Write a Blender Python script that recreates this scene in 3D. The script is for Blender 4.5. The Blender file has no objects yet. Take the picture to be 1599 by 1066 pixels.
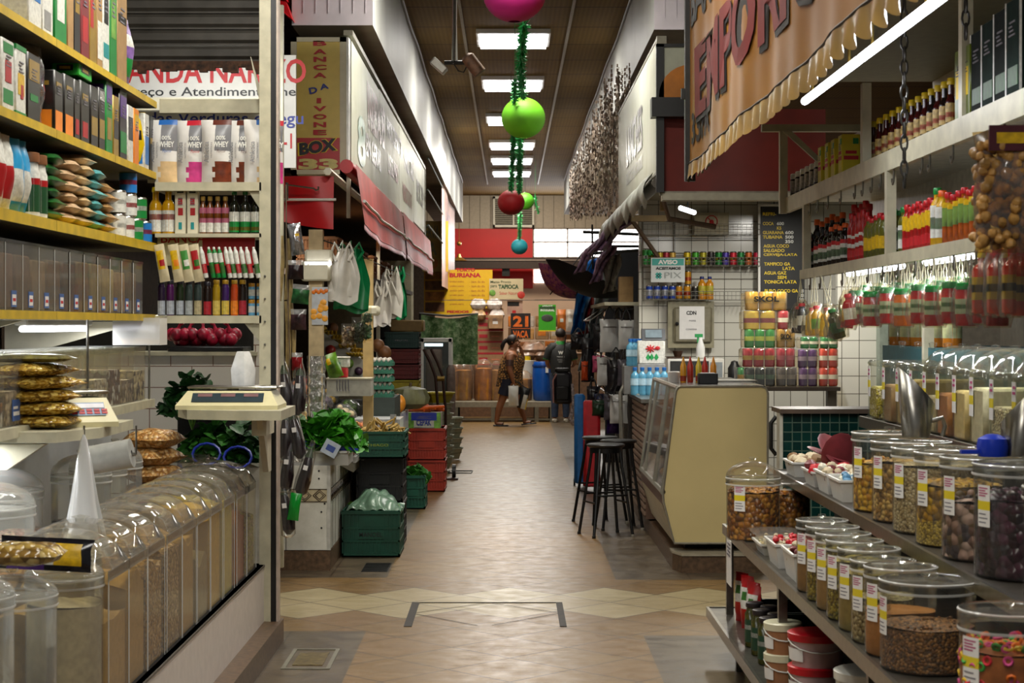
import bpy,math,random
from mathutils import Matrix,Vector
R = random.Random(7)
sc = bpy.context.scene
COL = sc.collection
PI = math.pi
rad = math.radians
# ------------------------------------------------------------------ camera, world, exposure
F,VX,VY,EYE = 2800.0,796.0,508.0,1.68
cam = bpy.data.cameras.new('camera'); cam_o = bpy.data.objects.new('camera',cam); COL.objects.link(cam_o)
cam_o.location = (0,0,EYE); cam_o.rotation_euler = (rad(90),0,0)
cam.sensor_width = 36; cam.lens = F/1599*36
cam.shift_x = (799.5-VX)/1599; cam.shift_y = (VY-533)/1599
cam.clip_start = .1; cam.clip_end = 200
cam.dof.use_dof = True; cam.dof.focus_distance = 12.0; cam.dof.aperture_fstop = 9.0
sc.camera = cam_o
sc.view_settings.view_transform = 'Standard'; sc.view_settings.look = 'None'
sc.view_settings.gamma = 1; sc.view_settings.use_curve_mapping = False
sc.view_settings.exposure = 0.36
try:
    sc.cycles.use_denoising = True; sc.cycles.denoiser = 'OPENIMAGEDENOISE'
    sc.cycles.max_bounces = 8; sc.cycles.diffuse_bounces = 3; sc.cycles.glossy_bounces = 3
    sc.cycles.transparent_max_bounces = 40; sc.cycles.transmission_bounces = 4
    sc.cycles.sample_clamp_indirect = 3.0; sc.cycles.caustics_reflective = False; sc.cycles.caustics_refractive = False
except Exception: pass
w = bpy.data.worlds.new('world'); sc.world = w; w.use_nodes = True
w.node_tree.nodes['Background'].inputs[0].default_value = (.80,.80,.78,1)
w.node_tree.nodes['Background'].inputs[1].default_value = .13

def area(name,loc,size,power,col=(1,.95,.87),rot=(0,0,0)):
    l = bpy.data.lights.new(name,'AREA'); l.shape = 'RECTANGLE'; l.size,l.size_y = size; l.energy = power; l.color = col
    o = bpy.data.objects.new(name,l); o.location = loc; o.rotation_euler = rot; COL.objects.link(o); return o
CEIL = 5.01
LIGHT_Y = [20.6,24.4,28.6,32.6,35.6,38.6]
for yy in [3,8.5,14] + LIGHT_Y: area('ceiling_lamp_light',(.04,yy,CEIL-.10),(.9,.3),95 if yy < 15 else 50,(1,.95,.83))
area('window_daylight',(1.2,45.6,3.7),(3.4,.75),60,(1,.97,.95),(rad(-90),0,0))
area('stall_tube_light',(1.25,7.1,2.60),(.05,1.2),5.5,(.93,.96,1))
area('stall_tube_light',(1.25,5.7,2.60),(.05,1.2),5.5,(.93,.96,1))
area('shelf_tube_light',(1.74,8.5,1.915),(.05,1.3),9,(.93,.96,1))
area('shelf_tube_light',(1.74,6.9,1.915),(.05,1.1),9,(.93,.96,1))
area('grain_stall_light',(-2.1,8.0,1.67),(.06,2.4),24,(.93,.96,1))
area('grain_stall_light',(-2.05,6.4,1.22),(.06,1.4),14,(.93,.96,1))
area('grain_stall_light',(-.9,6.6,4.3),(.4,2.4),34,(1,.97,.88))  # unseen fill added above the aisle to brighten the grain bins
area('bar_tube_light',(1.62,14.2,2.56),(.06,.6),18,(1,.97,.9))
area('bar_tube_light',(2.4,14.6,2.70),(.06,1.2),44,(1,.96,.88))
area('produce_light',(-1.62,14.5,2.2),(.5,.05),6,(.95,.93,1))
area('produce_light',(-1.7,19,2.5),(.05,1.2),14,(1,.9,.75))
area('produce_light',(-1.9,14.0,2.5),(.3,1.2),14,(1,.93,.8))  # added fill over the produce, not a tube of the stall
area('end_shelf_fill',(-1.2,7.6,3.9),(.6,.2),16,(1,.97,.9),(rad(40),0,0))  # added fill that brightens the pouches on the end shelf
area('goods_hall_fill',(.3,42.5,4.85),(2.4,.6),110,(1,.88,.66),(rad(20),0,0))  # added fill turned to the far wall to brighten it
area('neighbour_banner_fill',(-1.9,11.0,3.3),(1.0,.1),13,(1,.98,.93),(rad(48),0,0))  # added fill aimed at the white vegetable banner
area('goods_hall_fill',(-.3,30.5,4.6),(1.2,.5),130,(1,.93,.82))  # added fill for the far goods, no fixture of its own
area('front_fill_light',(0,1.5,3.9),(1.4,.5),38,(1,.96,.9),(rad(25),0,0))  # added front fill for the foreground, no real lamp

# ------------------------------------------------------------------ node helpers
def lin(c):
    if isinstance(c,str): c = tuple(int(c[i:i+2],16) for i in (0,2,4))
    return tuple(((x/255/12.92) if x/255 <= .04045 else ((x/255+.055)/1.055)**2.4) for x in c[:3]) + (1,)
class NT:
    def __init__(s,name):
        s.m = bpy.data.materials.new(name); s.m.use_nodes = True; s.t = s.m.node_tree; s.n = s.t.nodes
        s.b = s.n['Principled BSDF']; s.out = s.n['Material Output']
    def new(s,typ,**kw):
        n = s.n.new(typ)
        for k,v in kw.items(): setattr(n,k,v)
        return n
    def link(s,a,b): s.t.links.new(a,b)
    def put(s,sock,v):
        if isinstance(v,bpy.types.NodeSocket): s.link(v,sock)
        else: sock.default_value = v
    def math(s,op,a,b=0.0,c=0.0):
        n = s.new('ShaderNodeMath',operation=op)
        s.put(n.inputs[0],a); s.put(n.inputs[1],b); s.put(n.inputs[2],c)
        return n.outputs[0]
    def mix(s,f,a,b):
        n = s.new('ShaderNodeMix',data_type='RGBA'); s.put(n.inputs[0],f); s.put(n.inputs[6],a); s.put(n.inputs[7],b); return n.outputs[2]
    def coord(s,kind='Object'): return s.new('ShaderNodeTexCoord').outputs[kind]
    def noise(s,scale,detail=2,vec=None,rough=.5):
        n = s.new('ShaderNodeTexNoise'); n.inputs['Scale'].default_value = scale; n.inputs['Detail'].default_value = detail; n.inputs['Roughness'].default_value = rough
        if vec is not None: s.link(vec,n.inputs['Vector'])
        return n
    def ramp(s,f,stops):
        n = s.new('ShaderNodeValToRGB'); e = n.color_ramp.elements
        while len(e) < len(stops): e.new(.5)
        for i,(p,c) in enumerate(stops): e[i].position = p; e[i].color = c
        s.put(n.inputs[0],f); return n.outputs[0]
    def bump(s,h,strength=.3,dist=.01):
        n = s.new('ShaderNodeBump'); n.inputs['Strength'].default_value = strength; n.inputs['Distance'].default_value = dist
        s.link(h,n.inputs['Height']); s.link(n.outputs[0],s.b.inputs['Normal'])
_M = {}
def mt(name,col,rough=.5,metal=0,var=.12,scale=18,bump=0,emit=0,spec=.5,alpha=1,trans=0):
    key = (name,str(col),rough,metal,var,scale,bump,emit,alpha)
    if key in _M: return _M[key]
    n = NT(name); c = lin(col)
    b = n.b; b.inputs['Roughness'].default_value = rough; b.inputs['Metallic'].default_value = metal
    b.inputs['Specular IOR Level'].default_value = spec
    if var > 0 or bump > 0:
        vec = n.coord(); no = n.noise(scale,4,vec)
        d = tuple(x*(1-var*1.6) for x in c[:3])+(1,); e = tuple(min(1,x*(1+var)) for x in c[:3])+(1,)
        n.link(n.ramp(no.outputs[0],[(.3,d),(.7,e)]),b.inputs['Base Color'])
        if bump: n.bump(no.outputs[0],bump,.02)
    else: b.inputs['Base Color'].default_value = c
    if emit:
        b.inputs['Emission Color'].default_value = c; b.inputs['Emission Strength'].default_value = emit
    if alpha < 1: b.inputs['Alpha'].default_value = alpha
    _M[key] = n.m; return n.m
def clear(name,col='ffffff',haze=.08,rough=.08,gloss=.9,edge=.35):
    """thin clear plastic: see-through with a fresnel sheen and a little milky haze"""
    key = ('clear',name,str(col),haze)
    if key in _M: return _M[key]
    n = NT(name); tr = n.new('ShaderNodeBsdfTransparent'); tr.inputs[0].default_value = lin(col)
    gl = n.new('ShaderNodeBsdfGlossy'); gl.inputs['Roughness'].default_value = rough; gl.inputs[0].default_value = (gloss,)*3+(1,)
    df = n.new('ShaderNodeBsdfDiffuse'); df.inputs[0].default_value = lin('e8e8e4')
    lw = n.new('ShaderNodeLayerWeight'); lw.inputs[0].default_value = .22
    m1 = n.new('ShaderNodeMixShader'); m2 = n.new('ShaderNodeMixShader')
    n.put(m1.inputs[0],n.math('MULTIPLY_ADD',lw.outputs['Facing'],haze*2.2,haze)); n.link(tr.outputs[0],m1.inputs[1]); n.link(df.outputs[0],m1.inputs[2])
    n.put(m2.inputs[0],n.math('MULTIPLY_ADD',lw.outputs['Fresnel'],edge*1.6,.03)); n.link(m1.outputs[0],m2.inputs[1]); n.link(gl.outputs[0],m2.inputs[2])
    n.link(m2.outputs[0],n.out.inputs[0]); _M[key] = n.m; return n.m
def grain(name,cols,size=.01,rough=.6,gap='4a3418'):
    """loose food seen through a jar: cells in several colours with dark gaps"""
    key = ('grain',name,size)
    if key in _M: return _M[key]
    n = NT(name); v = n.new('ShaderNodeTexVoronoi'); v.inputs['Scale'].default_value = 1/size; n.link(n.coord(),v.inputs['Vector'])
    sep = n.new('ShaderNodeSeparateColor'); n.link(v.outputs['Color'],sep.inputs[0])
    st = [(i/max(1,len(cols)),lin(c)) for i,c in enumerate(cols)]
    r = n.ramp(sep.outputs[0],st); r.node.color_ramp.interpolation = 'CONSTANT'
    g = n.math('SMOOTH_MIN',n.math('MULTIPLY',v.outputs['Distance'],1.15),1,.1); g = n.math('POWER',g,3.6)
    n.link(n.mix(g,r,lin(gap)),n.b.inputs['Base Color']); n.b.inputs['Roughness'].default_value = rough
    n.bump(n.math('SUBTRACT',1,v.outputs['Distance']),.8,size*.6); _M[key] = n.m; return n.m
def powder(name,col): return mt(name,col,.9,var=.10,scale=40,bump=.12)

# ------------------------------------------------------------------ mesh helpers
def W(px,py,Y): return Vector(((px-VX)*Y/F,Y,EYE-(py-VY)*Y/F))
def X(px,Y): return (px-VX)*Y/F
def Zh(py,Y): return EYE-(py-VY)*Y/F
class MB:
    def __init__(s): s.v = []; s.f = []; s.mi = []; s.m = 0
    def add(s,vs,fs):
        o = len(s.v); s.v += [tuple(v) for v in vs]; s.f += [tuple(i+o for i in f) for f in fs]; s.mi += [s.m]*len(fs); return s
    def box(s,x0,x1,y0,y1,z0,z1):
        return s.add([(x0,y0,z0),(x1,y0,z0),(x1,y1,z0),(x0,y1,z0),(x0,y0,z1),(x1,y0,z1),(x1,y1,z1),(x0,y1,z1)],
            [(0,3,2,1),(4,5,6,7),(0,1,5,4),(1,2,6,5),(2,3,7,6),(3,0,4,7)])
    def rbox(s,x0,x1,y0,y1,z0,z1,b=.01):
        """box with chamfered vertical edges and rounded top/bottom rings"""
        def ring(i,z):
            a,c,e,g = x0+i,x1-i,y0+i,y1-i; q = max(b-i,b*.3)
            return [(a+q,e,z),(c-q,e,z),(c,e+q,z),(c,g-q,z),(c-q,g,z),(a+q,g,z),(a,g-q,z),(a,e+q,z)]
        rs = [ring(b*.6,z0),ring(0,z0+b*.6),ring(0,z1-b*.6),ring(b*.6,z1)]
        vs = sum(rs,[]); fs = [tuple(range(7,-1,-1)),tuple(range(24,32))]
        for k in range(3):
            for i in range(8): j = (i+1) % 8; fs.append((k*8+i,k*8+j,k*8+8+j,k*8+8+i))
        return s.add(vs,fs)
    def quad(s,a,b,c,d): return s.add([a,b,c,d],[(0,1,2,3)])
    def prism(s,pts,z0,z1):
        """polygon in xy raised from z0 to z1"""
        n = len(pts); vs = [(x,y,z0) for x,y in pts]+[(x,y,z1) for x,y in pts]
        return s.add(vs,[tuple(range(n-1,-1,-1)),tuple(range(n,2*n))]+[(i,(i+1) % n,n+(i+1) % n,n+i) for i in range(n)])
    def prism_y(s,pts,y0,y1):
        """polygon in xz extruded along y"""
        n = len(pts); vs = [(x,y0,z) for x,z in pts]+[(x,y1,z) for x,z in pts]
        return s.add(vs,[tuple(range(n)),tuple(range(2*n-1,n-1,-1))]+[(i,n+i,n+(i+1) % n,(i+1) % n) for i in range(n)])
    def prism_x(s,pts,x0,x1):
        """polygon in yz extruded along x"""
        n = len(pts); vs = [(x0,y,z) for y,z in pts]+[(x1,y,z) for y,z in pts]
        return s.add(vs,[tuple(range(n-1,-1,-1)),tuple(range(n,2*n))]+[(i,(i+1) % n,n+(i+1) % n,n+i) for i in range(n)])
    def lathe(s,prof,seg=20,c=(0,0,0),sx=1,sy=1,cap=True,a0=0,a1=2*PI,jit=None):
        full = abs(a1-a0-2*PI) < 1e-6; n = seg if full else seg+1; vs = []; fs = []
        for (r,z) in prof:
            for i in range(n):
                a = a0+(a1-a0)*i/seg; q = r*(1 if jit is None else 1+jit(a,z))
                vs.append((c[0]+q*sx*math.cos(a),c[1]+q*sy*math.sin(a),c[2]+z))
        for k in range(len(prof)-1):
            for i in range(seg):
                j = (i+1) % n; fs.append((k*n+i,k*n+j,(k+1)*n+j,(k+1)*n+i))
        if cap and full:
            if prof[0][0] > 1e-5: fs.append(tuple(range(n-1,-1,-1)))
            if prof[-1][0] > 1e-5: fs.append(tuple(range((len(prof)-1)*n,len(prof)*n)))
        return s.add(vs,fs)
    def tube(s,pts,r,seg=8,cap=True):
        pts = [Vector(p) for p in pts]; n = len(pts); rs = r if isinstance(r,(list,tuple)) else [r]*n
        vs = []; fs = []; up = None
        for i,p in enumerate(pts):
            d = (pts[min(i+1,n-1)]-pts[max(i-1,0)]);
            if d.length < 1e-9: d = Vector((0,0,1))
            d.normalize()
            if up is None: up = Vector((0,0,1)) if abs(d.z) < .9 else Vector((1,0,0))
            a = d.cross(up)
            if a.length < 1e-5: a = d.cross(Vector((0,1,.1)))
            a.normalize(); b = a.cross(d).normalized(); up = b
            for k in range(seg):
                t = 2*PI*k/seg; vs.append(p+(a*math.cos(t)+b*math.sin(t))*rs[i])
        for i in range(n-1):
            for k in range(seg):
                j = (k+1) % seg; fs.append((i*seg+k,i*seg+j,(i+1)*seg+j,(i+1)*seg+k))
        if cap: fs += [tuple(range(seg-1,-1,-1)),tuple(range((n-1)*seg,n*seg))]
        return s.add(vs,fs)
    def ball(s,c,r,seg=10,rings=6,sx=1,sy=1,sz=1,jit=0):
        pr = [(r*math.sin(PI*k/rings),-r*math.cos(PI*k/rings)*sz) for k in range(rings+1)]
        pr[0] = (0,pr[0][1]); pr[-1] = (0,pr[-1][1])
        o = len(s.v); s.lathe(pr,seg,c,sx,sy,cap=False)
        if jit:
            for i in range(o,len(s.v)):
                v = s.v[i]; s.v[i] = tuple(v[k]+R.uniform(-jit,jit)*r for k in range(3))
        return s
    def grid(s,fn,nu,nv):
        vs = [fn(i/nu,j/nv) for j in range(nv+1) for i in range(nu+1)]
        return s.add(vs,[(j*(nu+1)+i,j*(nu+1)+i+1,(j+1)*(nu+1)+i+1,(j+1)*(nu+1)+i) for j in range(nv) for i in range(nu)])
    def xf(s,M,start=0):
        for i in range(start,len(s.v)): s.v[i] = tuple(M @ Vector(s.v[i]))
        return s
    def mesh(s,name,mats,smooth=True):
        me = bpy.data.meshes.new(name); me.from_pydata(s.v,[],s.f)
        for m in (mats if isinstance(mats,(list,tuple)) else [mats]): me.materials.append(m)
        if len(set(s.mi)) > 1:
            me.polygons.foreach_set('material_index',s.mi)
        if smooth:
            me.shade_smooth(); me.set_sharp_from_angle(angle=rad(38))
        me.update(); return me
    def build(s,name,mats,parent=None,loc=None,smooth=True):
        return put(name,s.mesh(name,mats,smooth),parent,loc)
def put(name,me,parent=None,loc=None,rot=None):
    o = bpy.data.objects.new(name,me); COL.objects.link(o)
    if parent is not None: o.parent = parent
    if loc is not None: o.location = loc
    if rot is not None: o.rotation_euler = rot
    return o
def tag(o,label,cat,group=None,kind=None):
    o['label'] = label; o['category'] = cat
    if group: o['group'] = group
    if kind: o['kind'] = kind
    return o
def thing(name,label,cat,loc=(0,0,0),rz=0,group=None,rot=None):
    o = bpy.data.objects.new(name,None); COL.objects.link(o); o.location = loc; o.rotation_euler = rot or (0,0,rz); o.empty_display_size = .05
    return tag(o,label,cat,group)
def struct(name,mb,mats,smooth=False):
    o = mb.build(name,mats,smooth=smooth); o['kind'] = 'structure'; return o
def dup(root,loc,rz=None,label=None,group=None,rot=None):
    r = root.copy(); COL.objects.link(r); r.location = loc
    if rot is not None: r.rotation_euler = rot
    elif rz is not None: r.rotation_euler = (0,0,rz)
    if label: r['label'] = label
    if group: r['group'] = group
    for ch in list(root.children):
        c = ch.copy(); COL.objects.link(c); c.parent = r
        for g in list(ch.children):
            d = g.copy(); COL.objects.link(d); d.parent = c
    return r
ORD = 'first second third fourth fifth sixth seventh eighth ninth tenth eleventh twelfth thirteenth fourteenth fifteenth sixteenth seventeenth eighteenth nineteenth twentieth'.split()
ORD += ['twenty-'+k for k in ORD[:9]] + ['thirtieth'] + ['thirty-'+k for k in ORD[:9]] + ['fortieth']
CNT = 'one two three four five six seven eight nine ten eleven twelve'.split()
FY,FPX,FNX,FPY = 'fy','fpx','fnx','fpy'
def text(s,width,height,loc,mat,parent,face=FY,name='lettering',bold=.0,depth=.002,shear=0,rot=0,M=None):
    """raised lettering fitted to width x height, centred on loc"""
    cu = bpy.data.curves.new('t','FONT'); cu.body = s; cu.align_x = 'CENTER'; cu.align_y = 'CENTER'; cu.offset = bold; cu.resolution_u = 3; cu.shear = shear; cu.space_line = .95
    o = bpy.data.objects.new('t',cu); me = bpy.data.meshes.new_from_object(o); bpy.data.objects.remove(o); bpy.data.curves.remove(cu)
    if not me.vertices: return None
    xs = [v.co.x for v in me.vertices]; ys = [v.co.y for v in me.vertices]
    cx,cy = (min(xs)+max(xs))/2,(min(ys)+max(ys))/2; sx = width/max(1e-6,max(xs)-min(xs)); sy = height/max(1e-6,max(ys)-min(ys))
    rm = {FY: Matrix.Rotation(rad(90),4,'X'),FPX: Matrix.Rotation(rad(90),4,'Z') @ Matrix.Rotation(rad(90),4,'X'),
          FNX: Matrix.Rotation(rad(-90),4,'Z') @ Matrix.Rotation(rad(90),4,'X'),FPY: Matrix.Rotation(rad(180),4,'Z') @ Matrix.Rotation(rad(90),4,'X')}[face]
    if M is not None: rm = M
    me.transform(Matrix.Translation(Vector(loc)) @ rm @ Matrix.Rotation(rot,4,'Z') @ Matrix.Diagonal((sx,sy,1,1)) @ Matrix.Translation((-cx,-cy,depth)))
    me.name = name; me.materials.clear(); me.materials.append(mat)
    return put(name,me,parent)
# ------------------------------------------------------------------ common materials
white_paint = mt('white_paint','d8d6cf',.45,var=.06,scale=6)
cream_paint = mt('cream_paint','cfc9b2',.45,var=.08,scale=9)
rail_white = mt('rail_white','bab59c',.4,var=.12,scale=12)
yellow_paint = mt('yellow_paint','c4a406',.4,var=.15,scale=10)
black_m = mt('black_plastic','0d0d0e',.4,var=.0)
dark_m = mt('dark_metal','1a1917',.45,.3,var=.2)
steel = mt('stainless_steel','9b9890',.28,1,var=.1,scale=30)
chrome = mt('chrome','b8b6b0',.15,1,var=0)
red_m = mt('red_ink','b5121b',.5,var=.05)
blue_ink = mt('blue_ink','1c2f8f',.5,var=.05)
black_ink = mt('black_ink','14161a',.5,var=0)
white_ink = mt('white_ink','e8e8e2',.5,var=0)
yellow_ink = mt('yellow_ink','e8c81e',.5,var=0)
green_ink = mt('green_ink','1f8f4a',.5,var=0)
paper = mt('paper_label','dcdad6',.6,var=.03)
brown_kerb = mt('brown_kerb_stone','5c4632',.4,var=.3,scale=35,bump=.05)
acr = clear('clear_acrylic','f8f8f4',.012,edge=.28)
acr_box = clear('bin_acrylic','f6f3e8',.04,edge=.34); acr_milky = clear('milky_acrylic','f6f6f2',.085,edge=.4); acr_lid = clear('arched_lid_acrylic','f8f6ee',.05,.06,edge=.55)
poly = clear('plastic_bag','f4f4f4',.16,.2)
cello = clear('crinkled_cellophane','f8f4e8',.025,.15)

# floor: diagonal tiles, pale zigzag band at the crossing, grey stone strips
n = NT('diagonal_floor_tiles'); co = n.coord(); sp = n.new('ShaderNodeSeparateXYZ'); n.link(co,sp.inputs[0]); x,y = sp.outputs[0],sp.outputs[1]
S = .43; k = 1/(S*math.sqrt(2))
u = n.math('MULTIPLY',n.math('ADD',x,n.math('ADD',y,.06)),k); v = n.math('MULTIPLY',n.math('SUBTRACT',n.math('ADD',y,.06),x),k)
i = n.math('ADD',n.math('FLOOR',u),.5); j = n.math('ADD',n.math('FLOOR',v),.5)
yc = n.math('MULTIPLY',n.math('ADD',i,j),S/math.sqrt(2))
band = n.math('LESS_THAN',n.math('ABSOLUTE',n.math('SUBTRACT',yc,10.95)),.52)
def edge(a,wd):
    f = n.math('ABSOLUTE',n.math('SUBTRACT',n.math('FRACT',a),.5)); return n.math('GREATER_THAN',f,.5-wd)
grout = n.math('MAXIMUM',edge(u,.013),edge(v,.013))
wn = n.new('ShaderNodeTexWhiteNoise',noise_dimensions='2D'); cb = n.new('ShaderNodeCombineXYZ'); n.link(i,cb.inputs[0]); n.link(j,cb.inputs[1]); n.link(cb.outputs[0],wn.inputs['Vector'])
streak = n.new('ShaderNodeMapping'); streak.inputs['Scale'].default_value = (2.2,14,1); n.link(co,streak.inputs[0])
ns = n.noise(1.3,6,streak.outputs[0],.65); nb = n.noise(9,5,co,.6)
beige = n.ramp(ns.outputs[0],[(.3,lin('684f2a')),(.7,lin('876a3e'))]); pale = n.ramp(ns.outputs[0],[(.3,lin('9a8b66')),(.7,lin('b0a27c'))])
c = n.mix(band,beige,pale)
c = n.mix(n.math('MULTIPLY',wn.outputs['Value'],.35),c,lin('7c5a36'))
def AND(*a):
    r_ = a[0]
    for q in a[1:]: r_ = n.math('MULTIPLY',r_,q)
    return r_
LT = lambda a,b: n.math('LESS_THAN',a,b)
GT = lambda a,b: n.math('GREATER_THAN',a,b)
g1 = n.math('MAXIMUM',AND(LT(x,-.79),LT(y,9.86)),AND(GT(x,.725),LT(y,9.72)))
g2 = n.math('MAXIMUM',AND(GT(x,.70),GT(y,11.85)),AND(LT(x,-.82),GT(y,11.95)))
gm = n.math('MAXIMUM',g1,g2)
br = n.new('ShaderNodeTexBrick'); br.offset = 0; br.inputs['Scale'].default_value = 1; br.inputs['Brick Width'].default_value = .6; br.inputs['Row Height'].default_value = .6; br.inputs['Mortar Size'].default_value = .006
n.link(co,br.inputs['Vector'])
grey = n.ramp(nb.outputs[0],[(.3,lin('453a2e')),(.7,lin('62543f'))])
c = n.mix(gm,c,grey)
gl = n.mix(gm,grout,br.outputs['Fac']); gl = n.math('MULTIPLY',gl,.85)
c = n.mix(gl,c,lin('3a2c1f'))
n.link(c,n.b.inputs['Base Color'])
n.link(n.ramp(nb.outputs[0],[(.3,(.30,)*3+(1,)),(.75,(.48,)*3+(1,))]),n.b.inputs['Roughness']); n.b.inputs['Specular IOR Level'].default_value = .45
n.bump(n.math('SUBTRACT',ns.outputs[0],n.math('MULTIPLY',gl,.6)),.05,.01)
floor_mat = n.m
m = MB(); m.quad((-9,-3,0),(9,-3,0),(9,47,0),(-9,47,0)); struct('floor',m,floor_mat)

# ceiling: perforated olive panels
n = NT('perforated_ceiling_panels'); co = n.coord(); sp = n.new('ShaderNodeSeparateXYZ'); n.link(co,sp.inputs[0]); x,y = sp.outputs[0],sp.outputs[1]
fy = n.math('FRACT',n.math('MULTIPLY',y,1/1.25)); seam = n.math('LESS_THAN',fy,.03)
rib = n.math('SINE',n.math('MULTIPLY',x,2*PI/.05)); rib2 = n.math('SINE',n.math('MULTIPLY',y,2*PI/.05))
dots = n.math('MULTIPLY',n.math('ADD',rib,1),n.math('ADD',rib2,1.2)); dots = n.math('MULTIPLY',dots,.22)
no = n.noise(.8,3,co); fl = n.new('ShaderNodeTexWhiteNoise',noise_dimensions='1D'); n.link(n.math('FLOOR',n.math('MULTIPLY',y,1/1.25)),fl.inputs['W'])
c = n.mix(n.math('MULTIPLY',dots,.4),lin('6a5222'),lin('9a7a3a')); c = n.mix(n.math('MULTIPLY',fl.outputs[0],.3),c,lin('6a5636')); c = n.mix(n.math('MULTIPLY',seam,.8),c,lin('2a2015'))
n.link(c,n.b.inputs['Base Color']); n.b.inputs['Roughness'].default_value = .75; n.b.inputs['Specular IOR Level'].default_value = .2; n.bump(dots,.2,.01)
ceil_mat = n.m
m = MB(); m.box(-6,6,-3,47,CEIL,CEIL+.1); struct('ceiling',m,ceil_mat)
m = MB()
for xx in (-.52,.66): m.box(xx-.015,xx+.015,-3,42,CEIL-.03,CEIL-.001)
struct('trim_1',m,mt('ceiling_rail','8c8474',.5))

# bulkheads over the stalls
conc = mt('bulkhead_paint','cfd0cc',.5,var=.1,scale=1.2)
conc_end = mt('bulkhead_end_blocks','b7afb6',.7,var=.08,scale=5)
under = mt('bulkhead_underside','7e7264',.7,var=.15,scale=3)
def bulkhead(name,xa,xb,y0,y1,z0):
    m = MB(); m.box(xa,xb,y0,y1,z0,CEIL)
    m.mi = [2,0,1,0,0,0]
    for k in range(6): m.m = 1; m.box(min(xa,xb)+.09+k*.1,min(xa,xb)+.094+k*.1,y0-.004,y0,z0+.1,CEIL)
    struct(name,m,[conc,conc_end,under])
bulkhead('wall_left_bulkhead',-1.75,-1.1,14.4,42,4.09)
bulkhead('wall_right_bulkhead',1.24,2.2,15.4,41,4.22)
m = MB()
pts = [(-1.085,y_,CEIL-.06-.02*math.sin(y_*1.7)) for y_ in [14.5+i*.8 for i in range(34)]]; m.tube(pts,.018,6)
pts = [(1.225,y_,CEIL-.05-.02*math.sin(y_*1.3)) for y_ in [15.5+i*.8 for i in range(32)]]; m.tube(pts,.015,6)
tag(m.build('cable',mt('grey_cable','8d8d8a',.5)),'grey cable run clipped along the top of the bulkheads','cable')

# outer shell
m = MB(); m.box(-6.1,-6,-3,47,0,CEIL); struct('wall_left',m,white_paint)
m = MB(); m.box(6,6.1,-3,47,0,CEIL); struct('wall_right',m,white_paint)
# far wall with panel strip, red field, window row and beam
YB = 46.0
red_wall = mt('red_wall_paint','d00814',.5,var=.06,scale=2)
pink = mt('pale_wall_paint','d9b9a4',.6,var=.06,scale=2)
m = MB(); m.box(-6,6,YB,YB+.1,0,CEIL); struct('wall_far',m,pink)
m = MB(); m.box(-6,6,YB-.05,YB,Zh(357,YB),CEIL)
m.m = 1
for k in range(44): m.box(-5.9+k*.27,-5.885+k*.27,YB-.055,YB-.05,Zh(357,YB),CEIL)
struct('wall_far_upper',m,[mt('grey_panel_wall','b5a99c',.5,var=.06),mt('panel_seam','7f766c',.6)])
m = MB(); m.box(X(690,YB),X(832,YB),YB-.05,YB,Zh(450,YB),Zh(357,YB)); struct('wall_far_red',m,red_wall)
m = MB(); m.m = 0; m.box(X(834,YB),X(1000,YB),YB-.02,YB,Zh(402,YB),Zh(357,YB)); m.box(X(834,YB),X(850,YB),YB-.02,YB,Zh(441,YB),Zh(421,YB))
w1 = m.build('window_1',mt('daylit_glass','fffaf6',.3,var=0,emit=4.5),smooth=False); w1['kind'] = 'structure'
m = MB()
for py in (357,378,402): m.box(X(832,YB),X(1002,YB),YB-.06,YB-.02,Zh(py+1.2,YB),Zh(py-1.2,YB))
for px in (833,886,945,1001): m.box(X(px-1.2,YB),X(px+1.2,YB),YB-.06,YB-.02,Zh(403,YB),Zh(356,YB))
m.build('window_frame',mt('window_bar','8f8378',.5),w1,smooth=False)
m = MB(); m.box(X(680,45),X(1010,45),45.0,45.4,Zh(419,45),Zh(402,45)); struct('trim_2',m,mt('dark_beam_paint','33211c',.6))
m = MB(); m.box(X(680,45),X(1010,45),44.97,45.0,Zh(407,45),Zh(405,45)); struct('trim_3',m,mt('beam_cable_tray','8a7a72',.5))
# ventilation grille
Yv = 45.9
v = thing('ventilation_grille','white louvred ventilation grille high on the far wall behind the red paper lantern','grille',(X(802,Yv),Yv,Zh(331,Yv)))
hw,hh = 32*Yv/F,24*Yv/F
m = MB(); m.box(-hw,hw,-.12,0,-hh,-hh+.06); m.box(-hw,hw,-.12,0,hh-.06,hh); m.box(-hw,-hw+.05,-.12,0,-hh,hh); m.box(hw-.05,hw,-.12,0,-hh,hh); m.box(-.02,.02,-.125,0,-hh,hh); m.build('frame',white_paint,v,smooth=False)
m = MB()
for k in range(12):
    z = -hh+.09+k*(2*hh-.15)/12; m.add([(-hw+.05,-.1,z),(hw-.05,-.1,z),(hw-.05,-.02,z+.045),(-hw+.05,-.02,z+.045)],[(0,1,2,3)])
m.build('louvres',mt('louvre_paint','b9b4aa',.5),v,smooth=False)
m = MB(); m.box(-hw+.03,hw-.03,-.012,-.008,-hh+.03,hh-.03); m.build('backing',black_m,v)

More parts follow.
